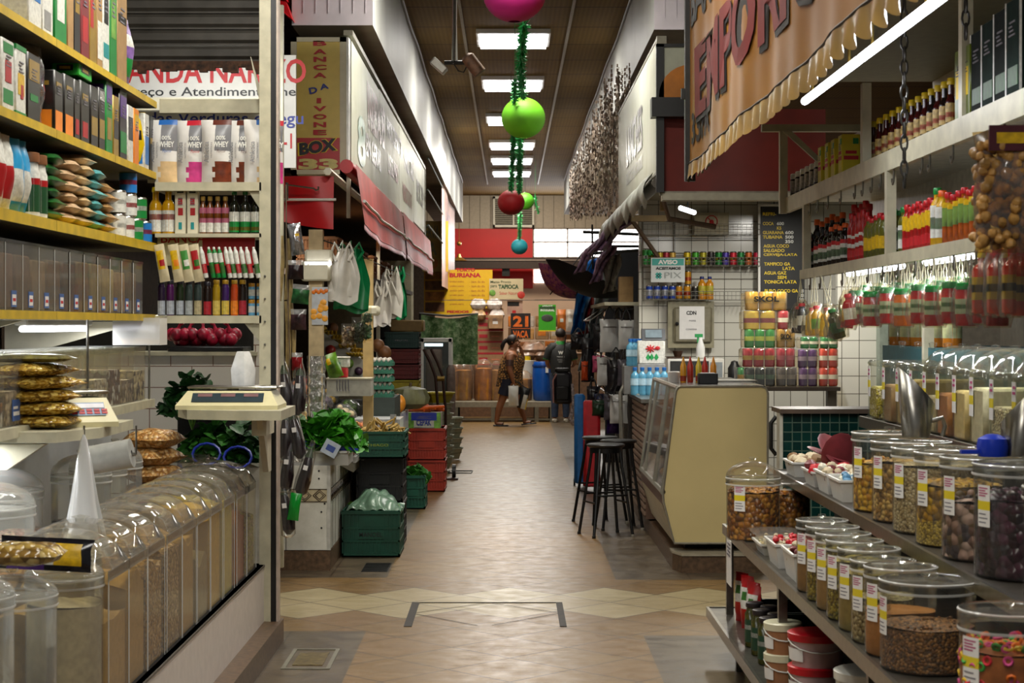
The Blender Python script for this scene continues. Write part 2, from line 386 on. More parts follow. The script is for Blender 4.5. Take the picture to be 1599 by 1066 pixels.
# manhole cover and drains in the floor
def flat(name,px0,px1,x0,x1,y0,y1,mat,z=.002): pass
t = thing('floor_access_cover','square tiled access cover with dark metal rim set in the pale crossing','access cover',(0,0,0))
m = MB(); xa,xb,ya,yb = -.567,.30,10.0,10.87; d = .018
m.box(xa,xb,yb-d*.7,yb,0,.004); m.box(xa-.025,xa+.02,ya,yb,0,.004); m.box(xb-.02,xb+.018,ya,yb,0,.004); m.build('rim',mt('rusty_rim','2b221b',.6,.4,.3),t,smooth=False)
m = MB()
for a,b in (((-.13,10.86),(.29,10.47)),((-.13,10.86),(-.56,10.47)),((-.56,10.45),(-.18,10.03)),((.29,10.46),(-.1,10.04))):
    A,B = Vector(a),Vector(b); d_ = (B-A).normalized(); q = Vector((-d_.y,d_.x))*.004
    m.add([(A.x+q.x,A.y+q.y,.003),(A.x-q.x,A.y-q.y,.003),(B.x-q.x,B.y-q.y,.003),(B.x+q.x,B.y+q.y,.003)],[(0,1,2,3)])
m.build('joints',mt('dark_joint','3a2e24',.8),t)
t = thing('floor_drain','brass and grey framed inspection drain in the grey stone strip by the grain stall','drain',(-1.0,9.03,0))
m = MB(); m.box(-.12,.12,-.27,-.25,0,.005); m.box(-.12,.12,.25,.27,0,.005); m.box(-.12,-.10,-.25,.25,0,.005); m.box(.10,.12,-.25,.25,0,.005); m.build('frame',mt('drain_frame','8c8878',.4,.6),t)
m = MB(); m.box(-.075,.075,-.17,.17,0,.004); m.build('window',mt('drain_brass','7d6a3a',.35,.6,.4,30),t)
t = thing('floor_drain','small black grated drain in front of the green crate with wrapped lettuce','drain',(X(588,12.45),12.45,0))
m = MB(); m.box(-.09,.09,-.22,.22,0,.004); m.m = 1
for k in range(10): m.box(-.085,.085,-.2+k*.042,-.185+k*.042,.004,.007)
m.build('grate',[black_m,dark_m],t)
# ------------------------------------------------------------------ builders for goods
_P = {}
def place(key,maker,loc,label,group=None,rz=0,rot=None):
    if key in _P: return dup(_P[key],loc,rz,label,group,rot)
    t = maker(); _P[key] = t; t.location = loc; t.rotation_euler = rot or (0,0,rz); t['label'] = label
    if group: t['group'] = group
    return t
def root(name,cat): return thing(name,'',cat)
def bottle(name,cat,r,h,body,cap,label,lab=(.2,.6),neck=.35,shoulder=.68,capr=1.05,caph=.10,ribs=0,sq=False,drink=None):
    """thing > body, cap, label; label is a list of (from, to, material) bands in fractions of h"""
    def mk():
        t = root(name,cat); seg = 4 if sq else 14; m = MB(); nr = r*neck; hh = h*(1-caph)
        pr = [(r*.9,0),(r,h*.02),(r,h*shoulder)]
        if ribs:
            pr = [(r*.9,0)]+[(r*(1 if q % 2 else .93),h*.02+(h*(shoulder-.02))*q/(ribs*2)) for q in range(ribs*2+1)]
        pr += [(r*.85,h*(shoulder+.06)),(max(nr,r*.5),h*(shoulder+.13)),(nr,h*(shoulder+.17) if shoulder+.17 < 1-caph else hh*.99),(nr,hh)]
        m.lathe(pr,seg if not sq else 8,a0=0 if not sq else PI/8,a1=2*PI+(0 if not sq else PI/8)) if not sq else m.lathe([(a*1.08,z) for a,z in pr],8,a0=PI/8,a1=2*PI+PI/8)
        m.build('body',body,t)
        m = MB(); cr = nr*capr+.002; m.lathe([(cr,hh-.003),(cr*1.04,hh+.004),(cr,h-.003),(cr*.85,h)],12); m.build('cap',cap,t)
        if label:
            m = MB(); ms = []
            for k,(a,b,mm) in enumerate(label):
                m.m = k; ms.append(mm); rr = r*(1.09 if sq else 1.015)
                m.lathe([(rr,h*a),(rr,h*b)],8 if sq else 16,cap=False,a0=PI/8 if sq else 0,a1=2*PI+(PI/8 if sq else 0))
            m.build('label',ms,t)
        return t
    return mk
def can(name,cat,r,h,mats,bands):
    def mk():
        t = root(name,cat); m = MB(); m.lathe([(r*.85,0),(r,h*.05),(r,h*.93),(r*.86,h)],14); m.build('body',steel,t)
        m = MB()
        for k,(a,b,mi) in enumerate(bands): m.m = mi; m.lathe([(r*1.01,h*a),(r*1.01,h*b)],14,cap=False)
        m.build('label',mats,t); return t
    return mk
def carton(name,cat,w,d,h,mat,bands=(),face='x+',lid=None):
    """printed box: bands are (u0,u1,v0,v1,material) on the front face"""
    def mk():
        t = root(name,cat); m = MB(); m.rbox(-w/2,w/2,-d/2,d/2,0,h,min(w,d)*.05); m.build('body',mat,t)
        if bands:
            m = MB(); ms = []
            for k,(u0,u1,v0,v1,mm) in enumerate(bands):
                if mm not in ms: ms.append(mm)
                m.m = ms.index(mm); e = .0012+k*.0004
                if face == 'x+': m.box(w/2,w/2+e,-d/2+d*u0,-d/2+d*u1,h*v0,h*v1); m.box(-w/2+w*(1-u1),-w/2+w*(1-u0),-d/2-e,-d/2,h*v0,h*v1)
                elif face == 'x-': m.box(-w/2-e,-w/2,d/2-d*u1,d/2-d*u0,h*v0,h*v1); m.box(-w/2+w*u0,-w/2+w*u1,-d/2-e,-d/2,h*v0,h*v1)
                else: m.box(-w/2+w*u0,-w/2+w*u1,-d/2-e,-d/2,h*v0,h*v1)
            m.m = len(ms); ms.append(lab_grey); e = .003
            for q in range(4):
                a,b,z = .28+.06*(q % 2),.72-.1*(q % 3),h*(.62+q*.045)
                if face == 'x+': m.box(w/2,w/2+e,-d/2+d*a,-d/2+d*b,z,z+h*.018)
                elif face == 'x-': m.box(-w/2-e,-w/2,d/2-d*b,d/2-d*a,z,z+h*.018)
                else: m.box(-w/2+w*a,-w/2+w*b,-d/2-e,-d/2,z,z+h*.018)
            m.build('print',ms,t,smooth=False)
        return t
    return mk
def pouch_mb(w,h,d,crimp=.06,seed=0,nu=10,nv=12,wob=.06,gus=.0):
    """upright pillow bag, width along x, standing on z=0"""
    r = random.Random(seed); ph = [r.uniform(0,6) for _ in range(6)]; m = MB()
    for sgn in (1,-1):
        def fn(u,v):
            a = math.sin(PI*min(1,max(0,u)))**.55; vv = (v-crimp)/(1-2*crimp); b = 0 if vv <= 0 or vv >= 1 else math.sin(PI*vv)**(.5 if gus == 0 else .5)
            if gus and vv < .5: b = max(b,(1-max(0,-vv))*gus) if vv > 0 else gus*.6
            t = d/2*a*b*(1+wob*2*math.sin(ph[0]+u*9+v*5)*math.sin(ph[1]+v*11-u*3))
            x = w*(u-.5)*(1-.05*b)+wob*.12*w*math.sin(ph[2]+v*9)
            return (x,-sgn*t-sgn*.0006,h*v+wob*.06*h*math.sin(ph[3]+u*8)*(v > .5))
        g0 = len(m.v); m.grid(fn,nu,nv)
        if sgn < 0: m.f[-nu*nv:] = [f[::-1] for f in m.f[-nu*nv:]]
    return m
def pouch(name,cat,w,h,d,mat,stripes=(),seed=0,gus=0,wob=.06):
    """stripes: (v0,v1,material[,u0,u1]) printed areas, by row of the bag's own mesh"""
    def mk():
        t = root(name,cat); m = pouch_mb(w,h,d,seed=seed,gus=gus,wob=wob); ms = [mat]; nu,nv = 10,12
        for s in stripes:
            if s[2] not in ms: ms.append(s[2])
            u0,u1 = (s[3],s[4]) if len(s) > 3 else (0,1)
            for half in (0,1):
                for j in range(nv):
                    for i in range(nu):
                        if s[0] <= (j+.5)/nv < s[1] and u0 <= (i+.5)/nu < u1: m.mi[half*nu*nv+j*nu+i] = ms.index(s[2])
        m.build('bag',ms,t); return t
    return mk
def pile_bag_mb(w,d,h,seed=0,wob=.12,n=(12,10)):
    """bag lying flat, centre at origin bottom"""
    r = random.Random(seed); ph = [r.uniform(0,6) for _ in range(6)]; m = MB()
    for sgn in (1,-1):
        def fn(u,v):
            e = (max(0,1-abs(2*u-1)**3.5)*max(0,1-abs(2*v-1)**3.0))**.6
            k = 1+wob*math.sin(ph[0]+u*11)*math.sin(ph[1]+v*9)
            return (w*(u-.5)*(1+.03*math.sin(ph[2]+v*7)),d*(v-.5)*(1+.03*math.sin(ph[3]+u*7)),h*.5+sgn*h*.5*e*k*(1 if sgn > 0 else .95))
        m.grid(fn,*n)
        if sgn < 0: k_ = n[0]*n[1]; m.f[-k_:] = [f[::-1] for f in m.f[-k_:]]
    return m
def price_tag_mb(r,a,z0,z1,half):
    m = MB(); m.lathe([(r,z0),(r,z1)],4,cap=False,a0=a-half,a1=a+half); return m
mag = mt('magenta_print','a8356a',.6,var=0); ylab = mt('yellow_price','d2bd1c',.6,var=0); lab_grey = mt('grey_print','6d6a72',.6,var=0)
def jar(name,r,h,fill,cont,dome=.0,tag_a=PI,knob=True,lump=0,body=None,two=None,seed=0,tagz=None,lidh=.035):
    """round acrylic tub: body, contents, lid (> knob), price_label"""
    def mk():
        t = root(name,'food container'); m = MB(); m.lathe([(r*.96,0),(r,.006),(r,h-lidh*.3)],28,cap=True); m.build('body',body or acr,t)
        rr = random.Random(seed); m = MB(); top = h*fill; ri = r*.965
        ph = [rr.uniform(0,6) for _ in range(4)]
        pr = [(ri*.96,.004),(ri,.01),(ri,top-.006)]; m.lathe(pr,28,cap=False)
        o = len(m.v); m.lathe([(ri*q,top+(1-q)*h*.03) for q in (1,.85,.65,.4,.2,0)],28,cap=False)
        for i in range(o,len(m.v)):
            x,y,z = m.v[i]; q = math.hypot(x,y)/ri
            m.v[i] = (x,y,z+(math.sin(ph[0]+x/r*2.2)*math.sin(ph[1]+y/r*2.5)*h*.035+rr.uniform(-1,1)*lump*.5)*(1 if q < .99 else .4))
        if lump:
            for k in range(46):
                a = rr.uniform(0,2*PI); q = math.sqrt(rr.random())*.92*ri; m.ball((q*math.cos(a),q*math.sin(a),top+rr.uniform(-.3,.6)*lump),lump*rr.uniform(.7,1.1),7,5,sz=rr.uniform(.6,1))
        m.build('contents',cont,t)
        if two:
            m = MB(); z1 = top*two[0]; m.lathe([(ri*1.006,.008),(ri*1.006,z1)],28,cap=False)
            for i in range(len(m.v)//2,len(m.v)): x,y,z = m.v[i]; m.v[i] = (x,y,z+math.sin(ph[2]+math.atan2(y,x)*2)*h*.04)
            m.build('lower_layer',two[1],t)
        m = MB(); rl = r*1.03
        if dome: pr = [(rl,h-lidh),(rl,h)]+[(rl*math.cos(q*PI/2/7),h+dome*math.sin(q*PI/2/7)) for q in range(1,8)]
        else: pr = [(rl,h-lidh),(rl,h-.003),(rl*.97,h),(rl*.9,h-.006),(0,h-.005)]
        pr[-1] = (0,pr[-1][1]); m.lathe(pr,28,cap=False); l = m.build('lid',body or acr,t)
        m = MB(); m.lathe([(rl*1.004,h-lidh),(rl*1.012,h-lidh+.004),(rl*1.004,h-lidh+.008)],28,cap=False); m.lathe([(rl*1.0,h-.006),(rl*1.01,h-.002),(rl*.985,h+.001)],28,cap=False)
        m.build('rim',clear('acrylic_edge','ffffff',.32,.1),l)
        if knob:
            zt = h+dome-.003; m = MB(); m.lathe([(r*.06,zt),(r*.07,zt+.008),(r*.16,zt+.014),(r*.15,zt+.022),(0,zt+.024)],12,cap=False); m.build('knob',acr,l)
        if tag_a is not None:
            ha = .022/r if r > .11 else .02/r; z1 = tagz or h*.82; hh_ = min(h*.42,.12); m = MB()
            for k,(a,b) in enumerate(((0,.38),(.38,.6),(.6,1))):
                m.m = k; m.lathe([(r*1.008,z1-hh_*b),(r*1.008,z1-hh_*a)],5,cap=False,a0=tag_a-ha*1.3,a1=tag_a+ha*1.3)
            m.m = 3
            for k in range(4): m.lathe([(r*1.012,z1-hh_*(.06+k*.06)),(r*1.012,z1-hh_*(.09+k*.06))],3,cap=False,a0=tag_a-ha,a1=tag_a+ha*(.9-.4*(k % 2)))
            for k in range(3): m.m = 4; m.lathe([(r*1.012,z1-hh_*(.68+k*.1)),(r*1.012,z1-hh_*(.71+k*.1))],3,cap=False,a0=tag_a-ha,a1=tag_a+ha*(.6+.3*(k % 2)))
            m.build('price_label',[paper,ylab,paper,mag,lab_grey],t)
        return t
    return mk
def crate_mb(w,d,h,bars=6,vb=9,th=.012):
    """stackable ventilated crate, origin at base centre; returns body mesh builder"""
    m = MB(); x,y = w/2,d/2
    m.box(-x,x,-y,y,0,th)
    for z in (0,h*.33,h*.62,h-.02):
        t_ = .028 if z > h*.9 or z == 0 else .014
        m.box(-x,x,-y,-y+th,z,z+t_); m.box(-x,x,y-th,y,z,z+t_); m.box(-x,-x+th,-y,y,z,z+t_); m.box(x-th,x,-y,y,z,z+t_)
    m.box(-x-.006,x+.006,-y-.006,-y+th,h-.018,h); m.box(-x-.006,x+.006,y-th,y+.006,h-.018,h); m.box(-x-.006,-x+th,-y,y,h-.018,h); m.box(x-th,x+.006,-y,y,h-.018,h)
    nx = max(4,int(w/.028)); ny = max(4,int(d/.028))
    for k in range(nx+1):
        q = -x+k*(w-.008)/nx
        for s_ in (-y+.002,y-th-.0): m.box(q,q+.008,s_,s_+th-.002,0,h*.62) if abs(q+.004) < w*.2 else m.box(q,q+.008,s_,s_+th-.002,0,h)
    for k in range(ny+1):
        q = -y+k*(d-.008)/ny
        for s_ in (-x+.002,x-th-.0): m.box(s_,s_+th-.002,q,q+.008,0,h*.62) if abs(q+.004) < d*.15 else m.box(s_,s_+th-.002,q,q+.008,0,h)
    m.box(-x+th,x-th,-y+th,-y+th+.002,0,h*.93); m.box(-x+th,x-th,y-th-.002,y-th,0,h*.93); m.box(-x+th,-x+th+.002,-y+th,y-th,0,h*.93); m.box(x-th-.002,x-th,-y+th,y-th,0,h*.93); m.box(-w*.22,w*.22,-y-.002,-y+th,h*.40,h*.60)
    return m
def scatter_balls(m,n,x0,x1,y0,y1,z0,z1,r,rr,**k):
    for _ in range(n): m.ball((rr.uniform(x0,x1),rr.uniform(y0,y1),rr.uniform(z0,z1)),r*rr.uniform(.8,1.15),9,6,**k)
def leafy_mb(rr,n,ext,z0,h,size,curl=.6,round_=False):
    """many small leaves on stems rising from z0 in an ellipse; returns leaves"""
    m = MB()
    for _ in range(n):
        a = rr.uniform(0,2*PI); q = math.sqrt(rr.random()); c = Vector((ext[0]*q*math.cos(a),ext[1]*q*math.sin(a),z0+h*(1-q*q*.8)*rr.uniform(.5,1)))
        s = size*rr.uniform(.6,1.2); M_ = Matrix.Translation(c) @ Matrix.Rotation(rr.uniform(0,6.3),4,'Z') @ Matrix.Rotation(rr.uniform(-1.1,1.1),4,'X') @ Matrix.Rotation(rr.uniform(-.7,.7),4,'Y')
        o = len(m.v)
        if round_: pts = [(0,-1,0),(.6,-.5,.15),(.9,.2,.25),(.5,.8,.1),(0,1,-.15),(-.5,.8,.1),(-.9,.2,.25),(-.6,-.5,.15),(0,0,0)]
        else: pts = [(0,-1,0),(.45,-.6,.2),(.35,-.1,.05),(.75,.3,.25),(.3,.5,0),(0,1,-.3),(-.3,.5,0),(-.75,.3,.25),(-.35,-.1,.05),(-.45,-.6,.2),(0,0,-.05)]
        k = len(pts)-1; m.add([(p[0]*s,p[1]*s,p[2]*s*curl) for p in pts],[(i,(i+1) % k,k) for i in range(k)]); m.xf(M_,o)
    return m
leaf_g = mt('leaf_green','2e6a1e',.5,var=.35,scale=25); leaf_d = mt('dark_leaf','1c4a1a',.5,var=.35,scale=25)
leaf_l = mt('light_leaf','6a9c3a',.5,var=.3,scale=25)
# ================================================================== LEFT: grain stall
XF = -1.87
m = MB(); m.box(-6,-3.3,4,9.5,0,3.4); m.box(-3.3,-3.25,3,10.6,0,3.6); struct('wall_left_stall',m,mt('stall_wall','d3d4d2',.5,var=.04))
m = MB(); m.box(-1.31,-1.205,2.5,9.56,0,.12); struct('trim_4',m,brown_kerb)
m = MB(); m.box(-1.36,-1.295,2.5,9.5,.12,.42); m.m = 1; m.box(-1.37,-1.29,2.5,9.5,.41,.42)
lw_ = m.build('low_counter_wall',[mt('low_wall_white','cfc6bd',.4,var=.05),mt('worn_edge','5f5a52',.5,.4)],smooth=False); lw_['kind'] = 'structure'
m = MB(); m.box(-3.2,-1.36,2.5,9.5,.36,.415); tag(m.build('counter_shelf',mt('grey_board','8a8478',.6)),'low grey counter board holding the clear grain bins of the stall','counter')
# yellow-edged wall shelving
sh = thing('display_shelving','four-tier wall shelving with yellow painted edges above the grain bins','shelving',(XF,5.0,0))
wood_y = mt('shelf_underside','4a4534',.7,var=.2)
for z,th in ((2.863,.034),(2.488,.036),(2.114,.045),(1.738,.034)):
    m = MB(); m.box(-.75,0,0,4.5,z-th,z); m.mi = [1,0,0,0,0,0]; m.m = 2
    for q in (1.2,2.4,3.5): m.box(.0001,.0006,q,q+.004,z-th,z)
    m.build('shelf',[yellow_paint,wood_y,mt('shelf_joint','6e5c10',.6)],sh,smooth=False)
m = MB(); m.box(-.78,-.75,0,4.5,1.70,3.5); m.build('back_panel',mt('shelf_back','55503f',.7),sh)
for q in (.05,2.0,4.3): m = MB(); m.prism_y([(-.75,1.70),(-.03,1.70),(-.75,1.50)],q,q+.03); m.build('bracket',cream_paint,sh)
# white end shelving facing the aisle mouth
YE = 9.45
e = thing('end_shelving','white metal shelf rack facing the camera beside the black-edged post','shelving',(0,YE,0))
xl,xr = XF,-1.31
for z,th in ((2.435,.045),(2.165,.02),(1.732,.04)):
    m = MB(); m.box(xl,xr,0,.32,z-th,z); m.build('shelf',rail_white,e)
m = MB(); m.box(xl,xr+.03,.12,.17,Zh(172,YE),Zh(150,YE)); m.build('cross_bar',rail_white,e)
m = MB(); m.box(xr-.01,xr+.05,.0,.06,.12,3.9); m.prism_y([(xr-.09,1.69),(xr,1.69),(xr,1.58)],.02,.05); m.prism_y([(xr-.07,2.39),(xr,2.39),(xr,2.28)],.02,.05); m.prism_y([(xr-.06,3.1),(xr,2.9),(xr,2.8)],.02,.05); m.build('post',rail_white,e)
m = MB(); m.box(xr+.051,xr+.078,.0,.08,.12,3.9); m.build('rubber_edge',black_m,e)
m = MB(); m.box(xr+.079,xr+.09,.0,.08,.12,3.9); m.build('post_highlight',mt('pinkish_highlight','b9a99c',.4),e)  # pale strip stands in for the thin highlight along the post
m = MB()
for z in [1.1+.12*k for k in range(8)]: m.tube([(xr+.02,-.006,z),(xr+.02,.001,z)],.006,6)
m.build('bolt',steel,e)
# BANCA sign partly hidden behind the pouches
s = thing('shop_sign','cream sign panel with red lettering hidden behind the hanging mayonnaise pouches','sign',(X(322,YE+.1),YE+.1,Zh(388,YE+.1)))
m = MB(); m.box(-.26,.26,0,.01,-.09,.09); m.m = 1; m.box(-.02,.26,-.002,0,-.09,.06); m.build('panel',[mt('sign_cream','d8cfa0',.5),red_m],s)
text('BANCA',.24,.05,(-.12,-.003,.055),red_m,s,bold=.01)
# dark rolling shutter and neighbour's banner
t = thing('rolling_shutter','dark half-lowered roller shutter with rusty bottom edge above the vegetable banner','shutter',(0,10.6,0))
m = MB(); z = Zh(96,10.6); a,b = X(120,10.6),X(408,10.6)
for k in range(16):
    z0 = z+k*.095; m.prism_x([(0,z0),(.0,z0+.012),(-.018,z0+.03),(-.018,z0+.07),(0,z0+.09),(.012,z0+.09),(.012,z0)],a,b)
m.build('slats',mt('shutter_slats','4a4742',.5,.3,.25,6),t,smooth=False)
m = MB()
for k in range(24):
    q = a+(b-a)*k/24; m.box(q,q+(b-a)/24+.001,-.02,.02,z-.045-.012*math.sin(k*1.7)-.008*(k % 3),z)
m.build('rusty_bottom',mt('rust','4b2f1c',.8,var=.5,scale=30),t)
m = MB(); m.box(X(-60,10.62),b+.02,.03,.1,z+.1,3.9); m.build('guide',dark_m,t)
Yb = 12.0
t = thing('vegetable_banner','white banner with red, black and blue lettering behind the shutter and post','banner',(0,Yb,0))
m = MB(); m.box(X(100,Yb),X(462,Yb),0,.01,Zh(262,Yb),Zh(86,Yb)); m.build('sheet',mt('banner_white','cfcfca',.5,var=.03),t)
def ptext(s_,x0,x1,y0,y1,Y,mat,par,yoff,bold=0,shear=0,nm='lettering'):
    """lettering on a board facing the camera, given its extents; par sits at (.., yoff, ..)"""
    a,b = W(x0,y1,Y),W(x1,y0,Y); c = (a+b)/2; l = par.location
    return text(s_,b.x-a.x,b.z-a.z,(c.x-l.x,Y-l.y-.002,c.z-l.z),mat,par,bold=bold,shear=shear,name=nm)
ptext('BANDA NARIZO',178,478,92,130,Yb,red_m,t,0,.02)
ptext('Preço e Atendimento me',196,462,136,153,Yb,black_ink,t,0,.01)
ptext('Todas Verduras e Legu',196,474,175,200,Yb,mt('navy_ink','23338a',.5,var=0),t,0,.012)
ptext('Fone 3-1',380,456,208,232,Yb,red_m,t,0,.01)
m = MB(); m.box(X(190,Yb-.2),X(410,Yb-.2),-.2,-.14,Zh(172,Yb-.2),Zh(152,Yb-.2)); m.box(X(436,Yb-.3),X(442,Yb-.3),-.3,-.25,.1,Zh(20,Yb)); m.build('rail',rail_white,t)

# the row of square acrylic bins with arched lids
SX = -1.32; bins = [6.04,6.35,6.68,7.04,7.365,7.71,8.05,8.41,8.8,9.14]
bc = ['b8965c','b08c4c','a07830','977c44','a9884a','8d7c52','c09c2c','b9a93f','9c5a1a','b5a82a']
bn = ['pale tan meal','beige flour','brown granola','brown flakes','tan grain','grey-brown seed','golden flour','yellow-green grain','red-brown powder','yellow split peas']
fl_ = [.62,.80,.80,.84,.82,.55,.9,.92,.72,.6]
def mkbin(k):
    def mk():
        t = root('food_bin','food bin'); wd,L,H = .315,.40,.45
        m = MB(); m.box(-L,0,-wd/2,wd/2,0,H); m.f = [f for i_,f in enumerate(m.f) if i_ != 1]; m.mi = m.mi[:5]; m.build('body',acr_box,t)
        m = MB(); q = .94; top = H*fl_[k]; rr = random.Random(k)
        x0,x1,y0,y1 = -L+.01,-.008,-wd/2+.008,wd/2-.008; nn = 8
        hs = [[top+.03*math.sin(i_*.8+k)*math.cos(j_*.9+k*2)+rr.uniform(-.004,.004)+(.05*math.exp(-((i_-4)**2+(j_-4)**2)/8)) for i_ in range(nn+1)] for j_ in range(nn+1)]
        m.grid(lambda u,v: (x0+(x1-x0)*u,y0+(y1-y0)*v,hs[round(v*nn)][round(u*nn)]),nn,nn)
        for (fa,n_) in (((lambda u: (x1,y0+(y1-y0)*u,hs[round(u*nn)][nn])),0),((lambda u: (x0+(x1-x0)*u,y0,hs[0][round(u*nn)])),1),((lambda u: (x1+(x0-x1)*u,y1,hs[nn][nn-round(u*nn)])),2)):
            m.grid(lambda u,v: (fa(u)[0],fa(u)[1],.006+(fa(u)[2]-.006)*v),nn,1)
        cm = grain('bin'+str(k),[bc[k],bc[k],'d0b080','6e4a20'],.012) if k in (2,3,9) else powder('meal'+str(k),bc[k]); m.build('contents',cm,t)
        m = MB(); m.grid(lambda u,v: (-L-.005+(L+.01)*u,(wd/2+.003)*(2*v-1),H+.0+.12*max(0,1-abs(2*u-1)**2.6)**.6*max(0,1-abs(2*v-1)**7)**.5),14,10)
        m.box(-L-.006,.006,-wd/2-.003,-wd/2+.001,H-.03,H+.004); m.box(-L-.006,.006,wd/2-.001,wd/2+.003,H-.03,H+.004); m.box(.002,.006,-wd/2,wd/2,H-.03,H+.004)
        l = m.build('lid',acr_lid,t)
        m = MB(); m.lathe([(.018,H+.117),(.02,H+.128),(.035,H+.134),(0,H+.142)],10,(-L/2,0,0),cap=False); m.build('knob',acr,l)
        m = MB(); m.tube([(.004,-wd/2,.006),(.004,-wd/2,H)],.0018,4); m.tube([(.004,wd/2,.006),(.004,wd/2,H)],.0018,4); m.tube([(.004,-wd/2,H-.03),(.004,wd/2,H-.03)],.0016,4); m.build('seam',clear('bin_edge','ffffff',.45,.1),t)
        return t
    return mk
for k,yb in enumerate(bins):
    place(('bin',k),mkbin(k),(SX,yb,.42),f'clear arch-lidded bin of {bn[k]} on the low wall, {ORD[k]} from the near end','arch-lidded grain bins on the low wall')

# round jars tier one (near, x -1.5) and tier two behind
sugar = powder('cream_powder','c9b78c'); brownp = grain('dark_granola',['2a1608','3a2010','1a0e06','4a2c12'],.011)
nuts = grain('mixed_nuts',['a9713a','c48c50','8a5524','d0a66c'],.02)
specs = [(-1.53,5.05,.13,.50,.42,powder('white_starch','c8c4b4'),'white starch'),(-1.52,5.47,.135,.44,.28,brownp,'dark granola'),
         (-1.46,5.88,.125,.44,.80,sugar,'cream-coloured powder'),(-1.55,6.22,.13,.46,.62,powder('tan_meal','bda171'),'tan meal'),(-1.50,4.62,.13,.44,.7,sugar,'pale flour')]
for k,(x_,y_,r_,h_,f_,c_,w_) in enumerate(specs):
    place(('rj',k),jar('food_jar',r_,h_,f_,c_,dome=.06,tag_a=None,seed=k,knob=(k == 1),body=acr_milky),(x_,y_,.42),f'round clear tub of {w_} in the front corner row, {ORD[k]} of the row' if k < 4 else 'round clear tub of pale flour nearest the camera beside the low wall','round tubs in the near corner')
m = MB(); m.box(-2.35,-1.76,4.5,9.3,.42,.62); tag(m.build('inner_step',mt('step_board','9c978a',.6)),'raised inner step behind the grain bins holding the second row of tubs','step')
pinkc = grain('pink_sweets',['c98a78','d8a48c','b06a5a','e0c0a0'],.02); orange = grain('orange_chips',['e09a18','f0b430','c87a10'],.02)
sp2 = [(-1.9,6.55,.16,pinkc,.35,'pink sweets'),(-2.05,7.2,.17,pinkc,.55,'rosy dried fruit'),(-1.93,6.0,.16,powder('pale_meal2','b8a585'),.5,'pale meal'),(-1.9,7.95,.13,brownp,.5,'dark seeds'),(-1.91,8.32,.13,orange,.45,'orange chips'),(-1.92,8.72,.13,powder('cream2','c0ab82'),.3,'cream powder')]
for k,(x_,y_,r_,c_,f_,w_) in enumerate(sp2):
    place(('r2',k),jar('food_jar',r_,.40,f_,c_,dome=.09,tag_a=None,seed=k+9,body=acr_milky,lump=.01 if k in (0,1,4) else 0),(x_,y_,.62),f'dome-lidded clear tub of {w_} on the inner step behind the bins','dome-lidded tubs on the inner step')
# stacked bags of nuts + tall square jars beyond them
snack = [('0',.0),('1',.09),('2',.18),('3',.26),('4',.34),('5',.42)]
for k in range(6):
    def mk(k=k):
        t = root('snack_bag','bag'); m = pile_bag_mb(.26,.24,.10,k); m.build('bag',grain('bagged_nuts',['c08c4c','d4a868','a07038','e0be88'],.018,.3,'8a5c2c'),t); return t
    place(('nb',k),mk,(-1.80+.012*(k % 2),9.02,.62+k*.088),f'clear bag of brown nuts, {ORD[k]} from the bottom of the stack by the back shelf','stacked bags of nuts',rz=k*.25)
for k,(x_,y_,h_,z_,c_,w_) in enumerate([(-1.62,9.18,.38,.62,powder('white_flour','d8d3c2'),'white flour'),(-1.47,9.3,.24,.62,orange,'orange corn flakes'),(-1.42,9.33,.22,.42,brownp,'dark seed')]):
    def mk(h_=h_,c_=c_):
        t = root('square_canister','food container'); w_ = .07; m = MB(); m.box(-w_,w_,-w_,w_,0,h_); m.build('body',acr_box,t,smooth=False)
        m = MB(); m.box(-w_*.93,w_*.93,-w_*.93,w_*.93,.004,h_*.55); m.build('contents',c_,t)
        m = MB(); m.rbox(-w_*1.06,w_*1.06,-w_*1.06,w_*1.06,h_-.02,h_+.015,.01); m.build('lid',acr,t); return t
    place(('sc',k),mk,(x_,y_,.62 if z_ > .5 else .42),f'square clear canister of {w_} near the inside of the white post','square canisters by the post')

# second tier of upright acrylic bins (z 1.30 to 1.60), on a hanging shelf
m = MB(); m.box(-2.3,-1.84,6.3,9.3,1.26,1.30); tag(m.build('hanging_shelf',rail_white),'white hanging shelf carrying the middle row of square acrylic bins','shelf')
for y_ in (6.35,7.9,9.25): m = MB(); m.tube([(-1.86,y_,1.3),(-1.86,y_,1.705)],.006,6); m.build('hanger_rod',steel,bpy.data.objects['hanging_shelf'])
cc2 = ['d9d9d6','c5b59a','3a2a20','9a6a34','7a6a52','4b4038','d4cdb8','6a4a2c','8c7a60','cdbf98']
for k in range(10):
    y_ = 6.5+k*.285
    def mk(k=k):
        t = root('food_bin','food bin'); H = .27; m = MB(); m.box(-.34,0,-.135,.135,0,H); m.build('body',acr_box,t,smooth=False)
        m = MB(); m.box(-.33,-.006,-.13,.13,.004,H*(.35+.35*((k*7) % 5)/5)); m.build('contents',grain('mid'+str(k),[cc2[k],cc2[(k+3) % 10],cc2[k]],.03),t)
        m = MB(); m.box(-.345,.005,-.138,.138,H-.02,H+.006); m.build('lid',acr,t,smooth=False)
        if k < 4:
            m = MB(); m.box(.001,.003,-.05,.05,.02,.10); m.m = 1; m.box(.003,.004,-.04,.04,.04,.055); m.box(.003,.004,-.04,.02,.065,.075); m.build('price_label',[mt('blue_frame','3d5f9a',.5),paper],t)
        return t
    place(('mb',k),mk,(-1.87,y_,1.30),f'square clear bin on the hanging shelf under the yellow shelves, {ORD[k]} from the near end','square bins on the hanging shelf')
